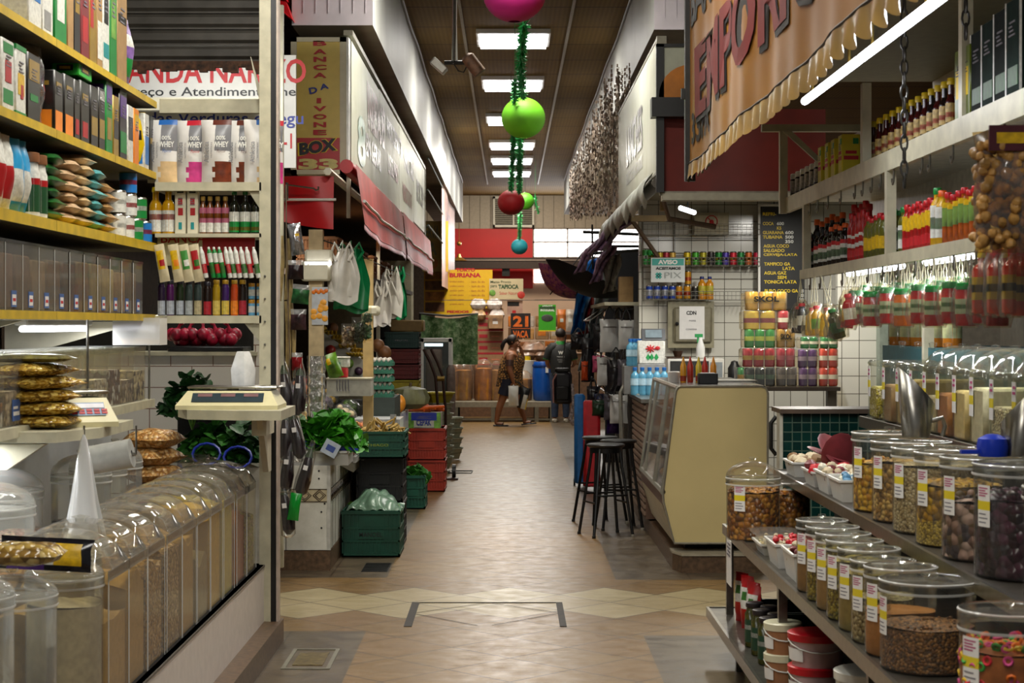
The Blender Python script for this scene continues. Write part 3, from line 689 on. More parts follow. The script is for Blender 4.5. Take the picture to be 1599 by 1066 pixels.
# upper acrylic bins on the lowest yellow shelf
edges = [5.95,6.2,6.44,6.69,6.93,7.17,7.41,7.66,7.92,8.18,8.44,8.69,8.95,9.22]
kraft = mt('kraft_wafer','8a6a48',.6,var=.25,scale=12)
for k in range(len(edges)-1):
    y_ = (edges[k]+edges[k+1])/2
    def mk(k=k):
        t = root('food_bin','food bin'); H = .255; wd = .235; m = MB(); m.box(-.4,0,-wd/2,wd/2,0,H); m.build('body',acr_box,t,smooth=False)
        m = MB(); m.m = 0; rr = random.Random(k)
        for q in range(3): m.rbox(-.36+q*.11,-.27+q*.11+.02,-wd/2+.01,wd/2-.01-.02*(q % 2),.004,H*(.9-.12*rr.random()),.01)
        cols = ['a9a18a','b5a58a','8a6442','76563a','6e5138','8a6a48','6a4c30','3a2418','7c5c3a','a09068','c4b078','b28a60','6a4a2c']
        m.build('contents',mt('packet'+str(k),cols[k],.5,var=.3,scale=14),t)
        m = MB(); m.box(-.405,.004,-wd/2-.002,wd/2+.002,H,H+.012); m.build('lid',acr,t,smooth=False)
        m = MB(); m.box(.001,.003,-.035,.035,.012,.075); m.m = 1; m.box(.003,.0036,-.026,.026,.02,.06); m.m = 2; m.box(.0036,.004,-.02,.02,.034,.046); m.build('price_label',[mt('blue_frame','3d5f9a',.5),paper,red_m],t,smooth=False)
        m = MB(); m.tube([(.002,-wd/2,0),(.002,-wd/2,H)],.002,4); m.build('seam',clear('bin_edge','ffffff',.45,.1),t)
        return t
    place(('ub',k),mk,(-1.885,y_,1.738),f'square clear bin of wrapped wafers on the lowest yellow shelf, {ORD[k]} from the near end','square bins on the lowest yellow shelf')

# goods on yellow shelves: Y from pixel along the front plane
def YL(px): return 1.93*F/(VX-px)
g_green = mt('pack_green','0f7a34',.4,var=.08); g_white = mt('pack_white','d0d0c8',.45,var=.14,scale=60); g_dark = mt('pack_dark','181614',.35,var=.4,scale=30)
g_kraft = mt('pack_kraft','9a7a4e',.6,var=.1); g_red = mt('pack_red','a3141c',.4,var=.06); g_yel = mt('pack_yellow','d0a810',.35,var=.18,scale=50)
g_maroon = mt('pack_maroon','6d1a20',.45,var=.08); g_blue = mt('pack_blue','1d6fb8',.35,var=.08); g_orange = mt('pack_orange','e0801a',.4,var=.05)
g_purple = mt('pack_purple','4a2478',.35,var=.05); g_gold = mt('pack_gold','9a7c2c',.35,.3,.1); g_silver = mt('pack_silver','c0c0c4',.2,.9,.2,25,.3); g_teal = mt('pack_teal','1e8a8c',.4)
def shelfbox(px0,px1,ytop,z0,mat,bands,word,grp,nm='carton',cat='box',back=.12):
    y0,y1 = YL(px0),YL(px1); yc_ = (y0+y1)/2; h = (EYE-(ytop-VY)*yc_/F)-z0; d = (y1-y0)*.96; key = ('sb',px0,px1,z0)
    place(key,carton(nm,cat,back,d,h,mat,bands),(-1.89-back/2,yc_,z0),word,grp)
S1 = 2.863
top = [(28,50,-42,g_white,[(.1,.9,.5,.8,g_blue)],'white carton with blue panel'),(50,68,-40,g_white,[(.2,.8,.1,.4,mt('pack_grey','8a8a88',.5))],'silver-white carton'),
       (70,90,-48,g_green,[(.2,.8,.3,.7,g_white)],'bright green carton'),(91,101,-44,g_kraft,[],'plain kraft carton'),(101,112,-44,g_dark,[(.2,.8,.5,.7,g_gold)],'near-black carton'),
       (112,126,-40,g_maroon,[(.2,.8,.2,.5,g_red)],'maroon carton'),(126,138,-40,g_gold,[(.1,.5,.4,.9,g_red)],'gold carton with red stripe'),(138,147,-40,g_kraft,[(.1,.9,.1,.5,g_white)],'kraft carton with white label'),
       (147,158,-38,g_white,[(.1,.9,.15,.3,g_teal),(.2,.8,.5,.9,g_dark)],'pale carton with teal mark'),(158,170,-30,g_green,[(.2,.8,.4,.8,leaf_l)],'dark green carton'),(170,186,-20,g_kraft,[(.1,.9,.62,.7,g_dark)],'tall kraft carton at the end')]
for a,b,yt,mm,bd,wd in top: shelfbox(a,b,yt,S1,mm,bd,f'{wd} on the topmost yellow shelf','cartons on the topmost yellow shelf')
place('flowerbag',pouch('snack_bag','bag',.2,.36,.12,mt('flower_bag','7a5a9a',.4,var=.4,scale=20),[(.2,.4,g_green),(.6,.75,g_white)],4),(-1.95,YL(194),S1),'purple and green patterned bag at the end of the topmost yellow shelf',rz=rad(80))
S2 = 2.488
r2 = [(-14,6,62,g_white,[(.1,.9,.1,.3,g_green),(.1,.9,.8,.95,g_green),(.25,.75,.4,.7,g_red)],'white and green toy-like carton'),(8,25,72,g_white,[(0,1,0,.06,g_green),(0,1,.93,1,g_green),(.2,.8,.3,.6,g_yel),(.45,.7,.25,.45,g_red)],'white carton with green border and yellow print'),
      (27,48,85,g_dark,[(.2,.8,.3,.4,g_green),(.1,.9,.6,.9,g_gold)],'dark pack with gold folded top'),(70,84,112,g_dark,[(.1,.9,.02,.35,g_orange),(.2,.8,.75,.82,g_gold)],'dark pack with orange label'),(86,101,118,g_dark,[(.1,.9,.02,.35,g_orange),(.2,.8,.75,.82,g_gold)],'second dark pack with orange label'),
      (102,111,125,g_dark,[(.2,.8,.1,.35,g_red)],'dark pack with small red label'),(112,126,128,g_dark,[(.2,.8,.1,.35,g_red),(.2,.8,.7,.8,g_gold)],'dark pack below the green box'),(128,140,135,g_dark,[(.1,.9,.2,.5,g_gold)],'dark and gold tea pack'),(141,151,138,g_dark,[(.1,.9,.2,.5,g_gold),(.1,.9,.8,.95,g_silver)],'dark and silver tea pack'),
      (152,163,128,g_green,[(.1,.9,.7,.95,g_purple),(.2,.8,.2,.5,g_gold)],'green pack with purple top'),(164,173,150,g_gold,[(.1,.9,.3,.6,g_dark)],'gold-fronted tea pack'),(174,186,140,g_dark,[(.1,.9,.6,.9,g_purple),(.1,.9,.1,.4,g_green)],'slim dark pack with purple panel'),
      (187,196,165,g_white,[(.1,.9,.4,.8,g_dark)],'pale slim pack'),(197,205,170,g_orange,[(.1,.9,.7,.9,g_yel)],'orange slim pack'),(214,221,178,g_white,[(.1,.9,.1,.6,g_blue)],'blue and white slim pack'),(222,232,182,g_dark,[(.1,.9,.5,.6,g_gold)],'navy slim pack')]
for a,b,yt,mm,bd,wd in r2: shelfbox(a,b,yt,S2,mm,bd,f'{wd} on the second yellow shelf from the top','packs on the second yellow shelf')
place('silverbag',pouch('foil_bag','bag',.2,.36,.1,g_silver,[(.3,.5,g_red,0,.3),(.3,.5,g_red,.8,1)],3,wob=.2),(-1.97,YL(58),S2),'crinkled silver foil bag with red edges on the second yellow shelf',rz=rad(70))
shelfbox(108,130,100,S2+.29,mt('lime_box','1fa82c',.4),[(.2,.8,.3,.7,g_dark),(.3,.7,.4,.6,g_yel)],'small bright green carton lying on top of the dark packs',None)
place('bluebag',pouch('snack_bag','bag',.15,.30,.09,mt('bag_blue','1c4fa0',.3,var=.25,scale=30),[(.3,.5,g_orange),(.55,.8,g_white,.3,.7)],8),(-1.95,YL(208),S2),'shiny blue snack bag among the slim packs on the second yellow shelf',rz=rad(80))
place('yellowbag',pouch('long_bag','bag',.10,.30,.07,mt('bag_yellow','c9ab08',.3,var=.12,scale=18),[(0,.09,g_dark),(.5,.7,g_dark,.2,.5)],9),(-1.93,9.3,S2),'long yellow bag with black bottom at the aisle end of the second yellow shelf',rz=rad(50))
S3 = 2.114
for k,(px,col,st) in enumerate([(-6,g_white,g_red),(8,g_white,g_red),(24,mt('sky_pack','1c8fc4',.35),g_white),(34,mt('sky_pack','1c8fc4',.35),g_white)]):
    place(('p3',k),pouch('milk_powder_pouch','bag',.16,.30,.10,col,[(.2,.55,st,.25,.75)],20+k),(-1.95,YL(px),S3),f'{"white and red" if k < 2 else "blue and white"} pouch on the third yellow shelf, {"nearer" if k % 2 == 0 else "farther"} of the two','pouches on the third yellow shelf',rz=rad(80))
for k,(px,z_) in enumerate([(46,0),(58,0)]):
    place('browncapjar',bottle('tall_jar','jar',.042,.26,g_white,mt('brown_cap','8a5a38',.5),[(.08,.5,mt('jar_green_label','1a4a2c',.4)),(.5,.6,g_red)],neck=.8,capr=1.15,caph=.14),(-1.93,YL(px),S3),f'brown-capped white tall jar on the third yellow shelf, {"nearer" if k == 0 else "farther"} one','brown-capped jars on the third yellow shelf')
bagc = [('green',mt('seed_bag_green','1f5a24',.3,var=.3,scale=30),72,6),('dark brown and cream',mt('seed_bag_brown','b79a78',.35,var=.5,scale=16),100,6),('cream',mt('seed_bag_cream','c4ab80',.3,var=.35,scale=25),122,7),('teal and white',mt('seed_bag_teal','5aa0a0',.35,var=.5,scale=20),140,6),('golden brown',mt('seed_bag_gold','b08a58',.3,var=.5,scale=22),158,5)]
for w_,mm,px,nn in bagc:
    for k in range(nn):
        place(('sb',w_),(lambda mm=mm: (lambda t: (pile_bag_mb(.22,.24,.055,5).build('bag',mm,t),t)[1])(root('seed_bag','bag'))),(-1.99+.01*(k % 2),YL(px)+.015*((k*3) % 4-1),S3+k*.046),f'{w_} seed bag on the third yellow shelf, {ORD[k]} from the bottom','bags stacked on the third yellow shelf',rz=.1*(k % 3-1))
for k,(px,lv,c_) in enumerate([(183,0,g_white),(196,0,g_white),(210,0,g_green),(224,0,g_blue),(183,1,g_green),(200,1,g_green),(216,1,g_white),(200,2,g_green)]):
    place(('tin',k % 4),can('round_tin','tin',.045,.115,[c_,g_red,g_white],[(.05,.9,0),(.4,.6,1 if k % 2 else 2)]),(-1.93,YL(px),S3+lv*.115),f'printed tin at the aisle end of the third yellow shelf, {ORD[k]} counting upwards','tins at the end of the third yellow shelf')

# pouches on end shelving
ath = mt('pouch_white','d9d7d3',.35,var=.03); grey_p = mt('pouch_grey','75767a',.35,var=.05)
hdr = {'blue': mt('hdr_blue','1f5faa',.4,var=0),'red': mt('hdr_red','b2182c',.4,var=0),'brown': mt('hdr_brown','5a2414',.4,var=0)}
acc = {'blue': mt('acc_cream','d8b98a',.4),'red': mt('acc_pink','d0408a',.4,var=.2),'brown': mt('acc_choc','6a2c14',.4,var=.3,scale=30)}
for k,(px,py,hc) in enumerate([(250,0,'blue'),(292,1,'red'),(334,2,'brown'),(370,3,'brown'),(401,5,'blue'),(413,8,'red')]):
    def mk(hc=hc,k=k):
        t = root('protein_pouch','pouch'); w_,h_ = .165,.335
        m = pouch_mb(w_,h_,.09,seed=k,gus=.7,wob=.03); ms = [ath,hdr[hc],grey_p,acc[hc]]
        for half in (0,1):
            for j in range(12):
                for i in range(10):
                    f = 0
                    if j >= 11 and i >= 4: f = 1
                    elif 6 <= j < 11 and i >= 5: f = 2
                    elif j < 4 and i >= 4+j % 2: f = 3
                    m.mi[half*120+j*10+i] = f
        m.build('bag',ms,t)
        text('100%',.06,.022,(.03,-.048,.235),white_ink,t,bold=.02); text('WHEY',.085,.03,(.035,-.052,.20),white_ink,t,bold=.03)
        text('Athletica',.11,.026,(-.042,-.050,.16),grey_p,t,rot=PI/2,bold=.01); text('NUTRITION',.08,.008,(-.014,-.054,.17),grey_p,t,rot=PI/2)
        text('Flavour',.05,.016,(.04,-.055,.165),hdr[hc],t,shear=.3); return t
    place(('whey',k),mk,(X(px,YE+.1)+.02,YE+.06+.03*(k % 2),2.435),f'white whey powder pouch with {hc} top on the white end shelf, {ORD[k]} from the left','whey pouches on the end shelf',rz=rad(-4 if k < 4 else 12))
# oils and vinegars
oil = mt('oil_gold','c08e10',.15,var=.1); glassd = mt('dark_glass','10140e',.12,var=.0); amberb = mt('amber_liquor','6a3a14',.15,var=.1)
YO = YE+.08; Z2 = 2.165
for k,px in enumerate((243,263)):
    place('oilb',bottle('oil_bottle','bottle',.034,.25,oil,mt('cap_yellow','d9bd14',.4),[(.05,.5,g_white),(.3,.42,g_red)],neck=.5,shoulder=.6),(X(px,YO),YO,Z2),f'golden oil bottle with white label on the end shelf, {"left" if k == 0 else "right"} one of the pair','golden oil bottles')
for k,px in enumerate((283,302)):
    place('applec',carton('vinegar_carton','box',.058,.058,.245,cream_paint,[(.3,.75,.4,.56,g_red),(.3,.7,.62,.78,g_red),(.35,.65,.1,.25,g_teal),(.2,.8,.88,.92,g_dark)],'y'),(X(px,YO),YO,Z2),f'cream carton printed with two red apples, {"left" if k == 0 else "right"} one','apple vinegar cartons')
for k,px in enumerate((317,328,340,352)):
    place('vinb',bottle('vinegar_bottle','bottle',.020,.20,amberb,mt('cap_gold','b99a4a',.4),[(.05,.3,g_white),(.3,.42,mt('pink_lab','b0607a',.5)),(.55,.7,mt('pink_lab','b0607a',.5))],neck=.5),(X(px,YO),YO,Z2),f'slim amber vinegar bottle with pink label, {ORD[k]} of four from the left','amber vinegar bottles')
for k,px in enumerate((366,383,400)):
    place('oliveb',bottle('olive_oil_bottle','bottle',.028,.235,glassd,mt('cap_green','1b6a34',.4),[(.04,.28,g_green),(.28,.5,g_white),(.08,.16,g_gold)],neck=.4,shoulder=.6),(X(px,YO),YO,Z2),f'dark olive oil bottle with green cap on the end shelf, {ORD[k]} of three','dark olive oil bottles')
# hanging sachets
for k,(px,cA,cB) in enumerate([(258,g_yel,g_red),(280,g_yel,g_orange),(296,mt('sachet_green','3f8a3a',.4),g_white),(312,g_red,leaf_g)]):
    place(('sach',k),pouch('spice_sachet','sachet',.055,.20,.02,mt('sachet_cream','c4b896',.4,var=.15),[(.35,.85,cA,.15,.8),(.4,.6,cB,.3,.8)],40+k),(X(px,YE-.03),YE-.03,Zh(440,YE)),f'hanging spice sachet with {"yellow" if k < 2 else "green"} print in front of the cream sign, {ORD[k]} from the left','hanging spice sachets',rot=(0,rad(-10),0))
sq_w = mt('tube_white','d0d2cc',.4)
for k,px in enumerate((322,334,342,350,360,367,375,384,393,404)):
    gr = 1 <= k <= 3
    place(('sq',gr,k % 2),bottle('sauce_pouch','pouch',.013,.165,g_green if gr else sq_w,sq_w,[(.15,.45,leaf_g if k % 2 else g_red),(.5,.8,g_white)],neck=.35,shoulder=.8,caph=.1),(X(px,YE-.03),YE-.03,Zh(434,YE)),f'{"green" if gr else "white and green"} capped sauce pouch leaning on the end shelf, {ORD[k]} from the left','capped sauce pouches',rot=(0,rad(-10),0))
# spice bottles on the lowest end shelf
Z1 = 1.732
sp = [(252,'2a1a3a','b8c0cc',.19),(266,'4a1050','b8c0cc',.19),(281,'20301a','b8c0cc',.19),(295,'3a4a4a','b0b8bc',.19),(309,'3a4a4a','c0b48c',.19),(324,'1a0c08','b02030',.18),(338,'b09018','d8c060',.19),(352,'3a1a60','d8c050',.19),(366,'c04818','e08020',.19),(379,'160a08','a02030',.19)]
for k,(px,c1,c2,h_) in enumerate(sp):
    place(('spb',k),bottle('seasoning_bottle','bottle',.0205,h_,mt('sb'+c1,c1,.25),mt('capg','a88420',.4) if k > 5 else mt('cap_dark','22202a',.4),[(.03,.42,mt('sl'+c2,c2,.5,var=.15,scale=60)),(.42,.8,mt('sb2'+c1,c1,.35))],neck=.7,shoulder=.78),(X(px,YO),YO,Z1),f'seasoning bottle on the lowest end shelf, {ORD[k]} from the left','seasoning bottles on the end shelf')
for k in range(4):
    place('spicejar',bottle('spice_jar','jar',.018,.085,mt('sj_blue','5a9ac0',.4),mt('sj_cap','c08a20',.4),[(.2,.6,g_white)],neck=.8,shoulder=.75,caph=.2),(X(393+13*(k % 2),YO),YO,Z1+.088*(k//2)),f'small blue-labelled spice jar at the right of the end shelf, {["lower left","lower right","upper left","upper right"][k]} of four','blue spice jars')
# scale board at left, scale and bagged snacks
m = MB(); m.prism([(-2.35,6.72),(-1.70,6.72),(-1.60,7.0),(-1.60,7.62),(-2.35,7.62)],1.24,1.28); tag(m.build('scale_board',rail_white),'white cantilevered board carrying the scale and the bagged snacks','board')
m = MB(); m.prism_y([(-2.3,1.22),(-1.8,1.22),(-1.95,1.12),(-2.3,1.12)],6.95,7.0); m.build('bracket',rail_white,bpy.data.objects['scale_board'])
def scale(label,loc,rz,w_=.36,d_=.30,h_=.11,disp='front'):
    t = thing('price_scale',label,'scale',loc,rz); beige_ = mt('scale_beige','cfc79c',.4,var=.04)
    m = MB(); a,b = w_/2,d_/2
    m.add([(-a,-b,.0),(a,-b,0),(a,b,0),(-a,b,0),(-a,-b,.02),(a,-b,.02),(a,b,.02),(-a,b,.02),(-a*.82,-b*.5,h_*.8),(a*.82,-b*.5,h_*.8),(a*.82,b*.85,h_*.8),(-a*.82,b*.85,h_*.8)],
          [(3,2,1,0),(0,1,5,4),(1,2,6,5),(2,3,7,6),(3,0,4,7),(4,5,9,8),(5,6,10,9),(6,7,11,10),(7,4,8,11),(8,9,10,11)]); m.build('housing',beige_,t,smooth=False)
    m = MB(); m.rbox(-a*.85,a*.95,-b*.4,b*.95,h_*.9,h_,.01); m.tube([(0,b*.2,h_*.7),(0,b*.2,h_*.92)],.03,8); m.build('pan',steel,t)
    n_ = Vector((0,-(h_*.8-.02),-(b*.5))).normalized()
    M_ = Matrix.Translation((0,-b*.74,.02+(h_*.8-.02)*.52)) @ Matrix.Rotation(math.atan2(h_*.8-.02,b*.5),4,'X')
    m = MB(); m.box(-a*.7,a*.7,-.033,.033,.002,.004); m.m = 1
    for q in (-.45,0,.45): m.box(a*q-.035,a*q+.035,.004,.026,.004,.006)
    if disp == 'keys':
        m.m = 2
        for q in range(7):
            for s_ in range(2): m.box(-a*.6+q*.03,-a*.6+q*.03+.022,-.026+.014*s_,-.016+.014*s_,.004,.006)
    m.xf(M_); m.build('display',[mt('display_panel','2c3a40' if disp == 'front' else '4a6a90',.3),mt('display_lcd','7a5a5a' if disp == 'front' else 'c8c8d0',.3),red_m],t,smooth=False)
    return t
scale('beige price scale with blue keypad beside the stack of bagged snacks',(-1.76,7.18,1.28),rad(28),.30,.34,.14,'keys')
m = MB(); m.prism([(X(278,8.95),8.95),(X(292,8.72),8.72),(X(372,8.62),8.62),(-1.10,8.62),(-1.10,9.2),(X(278,9.1),9.2)],Zh(655,8.7),Zh(640,8.7))
b2 = m.build('scale_board',rail_white); tag(b2,'white board on the post carrying the wide beige scale','board')
m = MB(); m.box(-1.31,-1.235,9.1,9.4,1.12,1.23); m.prism_x([(9.05,1.21),(9.4,1.21),(9.4,.92),(9.3,.92)],-1.28,-1.25); m.build('bracket',cream_paint,b2)
scale('wide beige price scale with digital display on the board at the post',(X(362,8.9),8.9,Zh(640,8.7)),0,.50,.34,.11)
for k in range(5):
    def mk(k=k):
        t = root('snack_bag','bag'); pile_bag_mb(.30,.26,.055,k+3).build('bag',grain('trail_mix',['c09a40','a07a28','dcc060','7a5a24','d0b460'],.016,.2,'8a6a24'),t)
        if k == 4: m_ = MB(); m_.box(-.07,.07,-.03,.03,.05,.054); m_.build('label',mt('dark_label','1e2a2a',.4),t)
        return t
    place(('tm',k),mk,(X(58+6*(k % 2)-k*3,6.95),6.98,1.28+k*.05),f'clear bag of golden trail mix, {ORD[k]} from the bottom of the stack beside the scale','stacked trail mix bags',rz=.3*k)
for k in range(1):
    def mk():
        t = root('snack_bag','bag'); pile_bag_mb(.34,.20,.035,33).build('bag',mt('dark_snack','6a6438',.2,var=.5,scale=30),t); return t
    place('tmtop',mk,(X(45,6.95),6.97,1.28+.255),'shiny flat bag on top of the trail mix stack')
# plastic bag roll and hanging cone bag
t = thing('plastic_bag_roll','roll of clear produce bags hanging under the left scale board','bag roll',(X(172,6.9),6.9,Zh(713,6.9)))
m = MB(); m.lathe([(.012,-.085),(.055,-.085),(.056,.085),(.012,.085)],20,cap=False); m.xf(Matrix.Rotation(rad(80),4,'Y')); m.build('film',mt('film_grey','a8a9a4',.3,var=.08,scale=30),t)
m = MB(); m.tube([(-.1,0,0),(.1,0,.01)],.008,6); m.tube([(-.1,0,0),(-.1,0,.12)],.004,6); m.tube([(.1,0,.01),(.1,0,.12)],.004,6); m.build('holder',steel,t)
def cone(): 
    m = MB(); m.lathe([(.004,.44),(.012,.42),(.028,.34),(.05,.2),(.078,.06),(.095,0)],22,cap=False,sx=1,sy=.7,jit=lambda a,z: .10*math.sin(a*5)*(.5-z)*2); return m
tag(cone().build('hanging_plastic_bag',clear('bag_cone','f0f0f6',.55,.2),loc=(X(131,6.5),6.5,Zh(868,6.5))),'cone-shaped clear plastic bag hanging from under the scale board','bag')
# snack packs resting on near jars
t = place('snackpack',pouch('snack_pack','bag',.30,.105,.05,mt('pack_black_shiny','15141a',.15,var=.5,scale=30),[(.2,.8,g_yel,.62,.9),(.2,.8,g_white,.32,.62),(0,.2,g_purple,.1,.5)],61),(X(72,5.72),5.70,Zh(889,5.72)),'shiny black pack with white and yellow print lying across the near tubs',rot=(rad(-12),rad(3),0))
text('Yoki',.06,.035,(-.01,-.032,.055),red_m,t,bold=.03,rot=rad(-80))
m = MB(); m.box(-2.5,-2.42,3.5,10.9,.42,1.22); struct('wall_left_low',m,mt('low_partition_white','d2d6d8',.5,var=.03))
place('chipbag',(lambda: (lambda t: (pile_bag_mb(.24,.16,.07,13).build('bag',grain('chips',['b89a50','d0b878','8a6a30'],.03,.2),t),t)[1])(root('snack_bag','bag'))),(X(40,5.45),5.42,.42+.535),'clear bag of yellowish chips resting on the domed tub near the camera')
m = MB(); m.rbox(-.03,.03,-.6,.6,-.02,.02,.008); m.m = 1; m.tube([(0,-.58,-.035),(0,.58,-.035)],.014,8)
tag(m.build('tube_lamp',[white_paint,mt('lit_tube','f4f6ff',.3,var=0,emit=6)],loc=(-2.1,8.3,1.70)),'lit fluorescent tube under the lowest yellow shelf of the grain stall','lamp')
place('litbox',(lambda: (lambda t: (MB().box(-.12,.12,-.1,.1,0,.14).build('body',clear('frost_box','ffffff',.5),t,smooth=False),MB().box(-.11,.11,-.09,.09,.005,.03).build('contents',orange,t),MB().rbox(-.125,.125,-.105,.105,.14,.155,.01).build('lid',acr,t),t)[3])(root('plastic_box','food container'))),(X(222,9.3),9.25,1.58),'frosted plastic box with orange slices on the hanging shelf bins')

# neighbour's white tiled back seen through the rack: red net sacks and greens
nbt = NT('long_white_tile'); co = nbt.coord(); br = nbt.new('ShaderNodeTexBrick'); br.inputs['Scale'].default_value = 1; br.inputs['Brick Width'].default_value = .26; br.inputs['Row Height'].default_value = .13; br.inputs['Mortar Size'].default_value = .003; br.inputs['Color1'].default_value = br.inputs['Color2'].default_value = lin('d4d0c6'); br.inputs['Mortar'].default_value = lin('7a5a4a')
mp = nbt.new('ShaderNodeMapping'); mp.inputs['Rotation'].default_value = (rad(-90),0,0); nbt.link(co,mp.inputs[0]); nbt.link(mp.outputs[0],br.inputs['Vector']); nbt.link(br.outputs[0],nbt.b.inputs['Base Color']); nbt.b.inputs['Roughness'].default_value = .3
YN2 = 11.0; m = MB(); m.box(-3.2,X(396,YN2),YN2,YN2+.12,0,Zh(555,YN2)); m.m = 1; m.box(-3.2,X(402,YN2),YN2-.04,YN2+.5,Zh(555,YN2),Zh(549,YN2)); m.m = 2; m.box(-3.2,X(398,YN2),YN2+.45,YN2+.5,Zh(549,YN2),Zh(500,YN2)); m.m = 0; m.box(X(396,YN2),X(412,YN2),YN2,YN2+.1,0,Zh(500,YN2)); struct('wall_left_neighbour',m,[nbt.m,rail_white,dark_m])
m = MB(); m.rbox(X(262,YN2),X(380,YN2),YN2-.02,YN2+.35,0,.03,.01); tag(m.build('dark_tray',black_m,loc=(0,0,Zh(549,YN2))),'flat black tray under the red net sacks on the white ledge','tray')
netr = mt('red_net','9a1030',.4,var=.4,scale=30)
for k,px in enumerate((272,290,312,332,354)):
    def mk(): t = root('net_sack','sack'); m = MB(); rr = random.Random(3); [m.ball((.035*math.cos(a),.035*math.sin(a),.045+.03*(a > 3)),.042,9,7) for a in (0,1.5,3.1,4.6)]; m.build('onions',netr,t); m = MB(); m.tube([(0,0,.09),(.01,0,.13),(.03,0,.15)],[.02,.008,.015],7); m.build('tied_neck',netr,t); return t
    place('net',mk,(X(px,YN2),YN2+.12,Zh(549,YN2)+.03),f'red net sack of onions on the white tiled ledge, {ORD[k]} from the left','red net sacks of onions',rz=k*.9)
for k,(px,py,e_,mm,wd) in enumerate(((300,625,.18,leaf_d,'tall dark greens behind the wide scale'),(330,700,.22,leaf_g,'curly parsley below the scale board'),(378,705,.18,leaf_d,'parsley bunch tied with blue tape by the post'))):
    q = W(px,py,10.4); t = thing('greens_bunch',wd,'vegetable',(q.x,q.y,q.z-.12)); leafy_mb(random.Random(k+2),170,(e_,.15),.0,.30,.045,1,True).build('leaves',mm,t)
    m = MB(); [m.tube([(0,0,-.05),(.08*math.cos(a),.08*math.sin(a),.18)],.004,4) for a in range(7)]; m.build('stems',leaf_l,t)
    if k: m = MB(); m.tube([(.08*math.cos(a),-.17+.02*math.sin(a),.1+.06*math.sin(a)) for a in [q_*PI/6 for q_ in range(13)]],.008,5); m.build('tape',mt('tie_blue','1a2fa0',.4),t)
m = MB(); m.box(X(262,10.3),X(408,10.3),10.25,10.6,0,Zh(722,10.3)); m.m = 1; m.box(X(262,10.3),X(408,10.3),10.6,10.62,Zh(722,10.3),Zh(650,10.3)); tag(m.build('greens_stand',[mt('stand_pale','9a968a',.5),dark_m]),'low pale stand holding the parsley behind the scale board','stand')
place('wpb',(lambda: (lambda t: (MB().lathe([(.055,0),(.06,.08),(.035,.16),(.03,.17)],14,jit=lambda a,z: .08*math.sin(a*4)).build('bag',mt('white_bag_soft','d8d8d4',.4),t),t)[1])(root('white_plastic_bag','bag'))),(X(380,9.0),9.0,Zh(640,8.7)+.11),'soft white plastic bag standing behind the pan of the wide scale')
# ================================================================== LEFT: greengrocer stall behind
wallA = mt('stall_inner_wall','453628',.7,var=.2)
m = MB(); m.box(-3.4,-3.3,12.0,42,0,4.09); m.box(-3.4,-1.75,41.9,42,0,4.09); m.box(-3.3,-1.6,27.5,27.6,0,4.09); struct('wall_left_greengrocer',m,wallA)
m = MB(); m.box(-3.3,-1.45,14.6,27.5,2.86,2.92); struct('ceiling_greengrocer',m,mt('stall_ceiling','3a3026',.7))

# red beam end and grey sill at top
t = m2 = MB(); m2.box(X(443,15),X(464,15),15.0,15.3,Zh(25,15),CEIL-.01); m2.add([(X(443,15),15,Zh(25,15)),(X(464,15),15,Zh(28,15)),(X(474,15),14.98,Zh(55,15)),(X(462,15),14.98,Zh(45,15)),(X(443,15),15.3,Zh(25,15)),(X(464,15),15.3,Zh(28,15)),(X(474,15),15.2,Zh(55,15)),(X(462,15),15.2,Zh(45,15))],[(0,1,2,3),(7,6,5,4),(1,5,6,2),(2,6,7,3),(3,7,4,0)])
t.xf(Matrix.Translation((0,-.75,0))); tag(t.build('red_sign_bracket',mt('bright_red','c00d18',.35,var=.05),smooth=False),'bright red angular bracket against the block-work end of the left bulkhead','bracket')
# BANCA DA IVONE light box
YS = 13.8
s = thing('light_box_sign','tall yellow and red light box sign reading BANCA DA IVONE BOX 33','sign',(X(498,YS),YS,Zh(272,YS)))
fw = 44*YS/F; H = 214*YS/F; fr = mt('sign_frame_cream','cbc5a8',.4,var=.05)
m = MB(); b = .035
m.box(-fw,fw,0,.16,0,b); m.box(-fw,fw,0,.16,H-b,H); m.box(-fw,-fw+b*1.3,0,.16,0,H); m.box(fw-b*1.6,fw,0,.16,0,H); m.m = 1; m.box(fw-.004,fw+.012,-.004,.16,0,H); m.build('frame',[fr,mt('alu_edge','a9a6a0',.35,.6)],s,smooth=False)
m = MB(); z1 = 57*YS/F; m.box(-fw+.03,fw-.03,.012,.02,z1,H-.02); m.m = 1; m.box(-fw+.03,fw-.03,.010,.02,.02,z1); m.build('panel',[mt('sign_yellow','d4bc56',.4,var=.03),mt('sign_red','b8141e',.4,var=.03)],s,smooth=False)
def L(ch,px,py,wpx,hpx,mat,rot=0,sh=0,d=-.004,nm='letter',bold=.035): text(ch,wpx*YS/F,hpx*YS/F,((px-498)*YS/F,.006+d,(272-py)*YS/F),mat,s,bold=bold,rot=rot,shear=sh,name=nm)
for ch,py in (('B',67.5),('A',80.5),('N',92.5),('C',105),('A',117.5),('V',169.5),('O',182),('N',194.5),('E',206.5)): L(ch,499.5,py,21 if ch != 'N' else 20,8,red_m)
L('I',498,157,7,8,red_m); L('D',489,141,13,10,blue_ink,.2); L('A',506,135,14,9,blue_ink,.2)
for d,mm,g in ((0,yellow_ink,1.06),(-.003,black_ink,.97)): L('BOX',496,229,62*g,20*g,mm,.14,.1,d,bold=.05)
L('33',497,256,62,17,mt('pale_yellow','d8c878',.4),0,0,-.002,bold=.06)
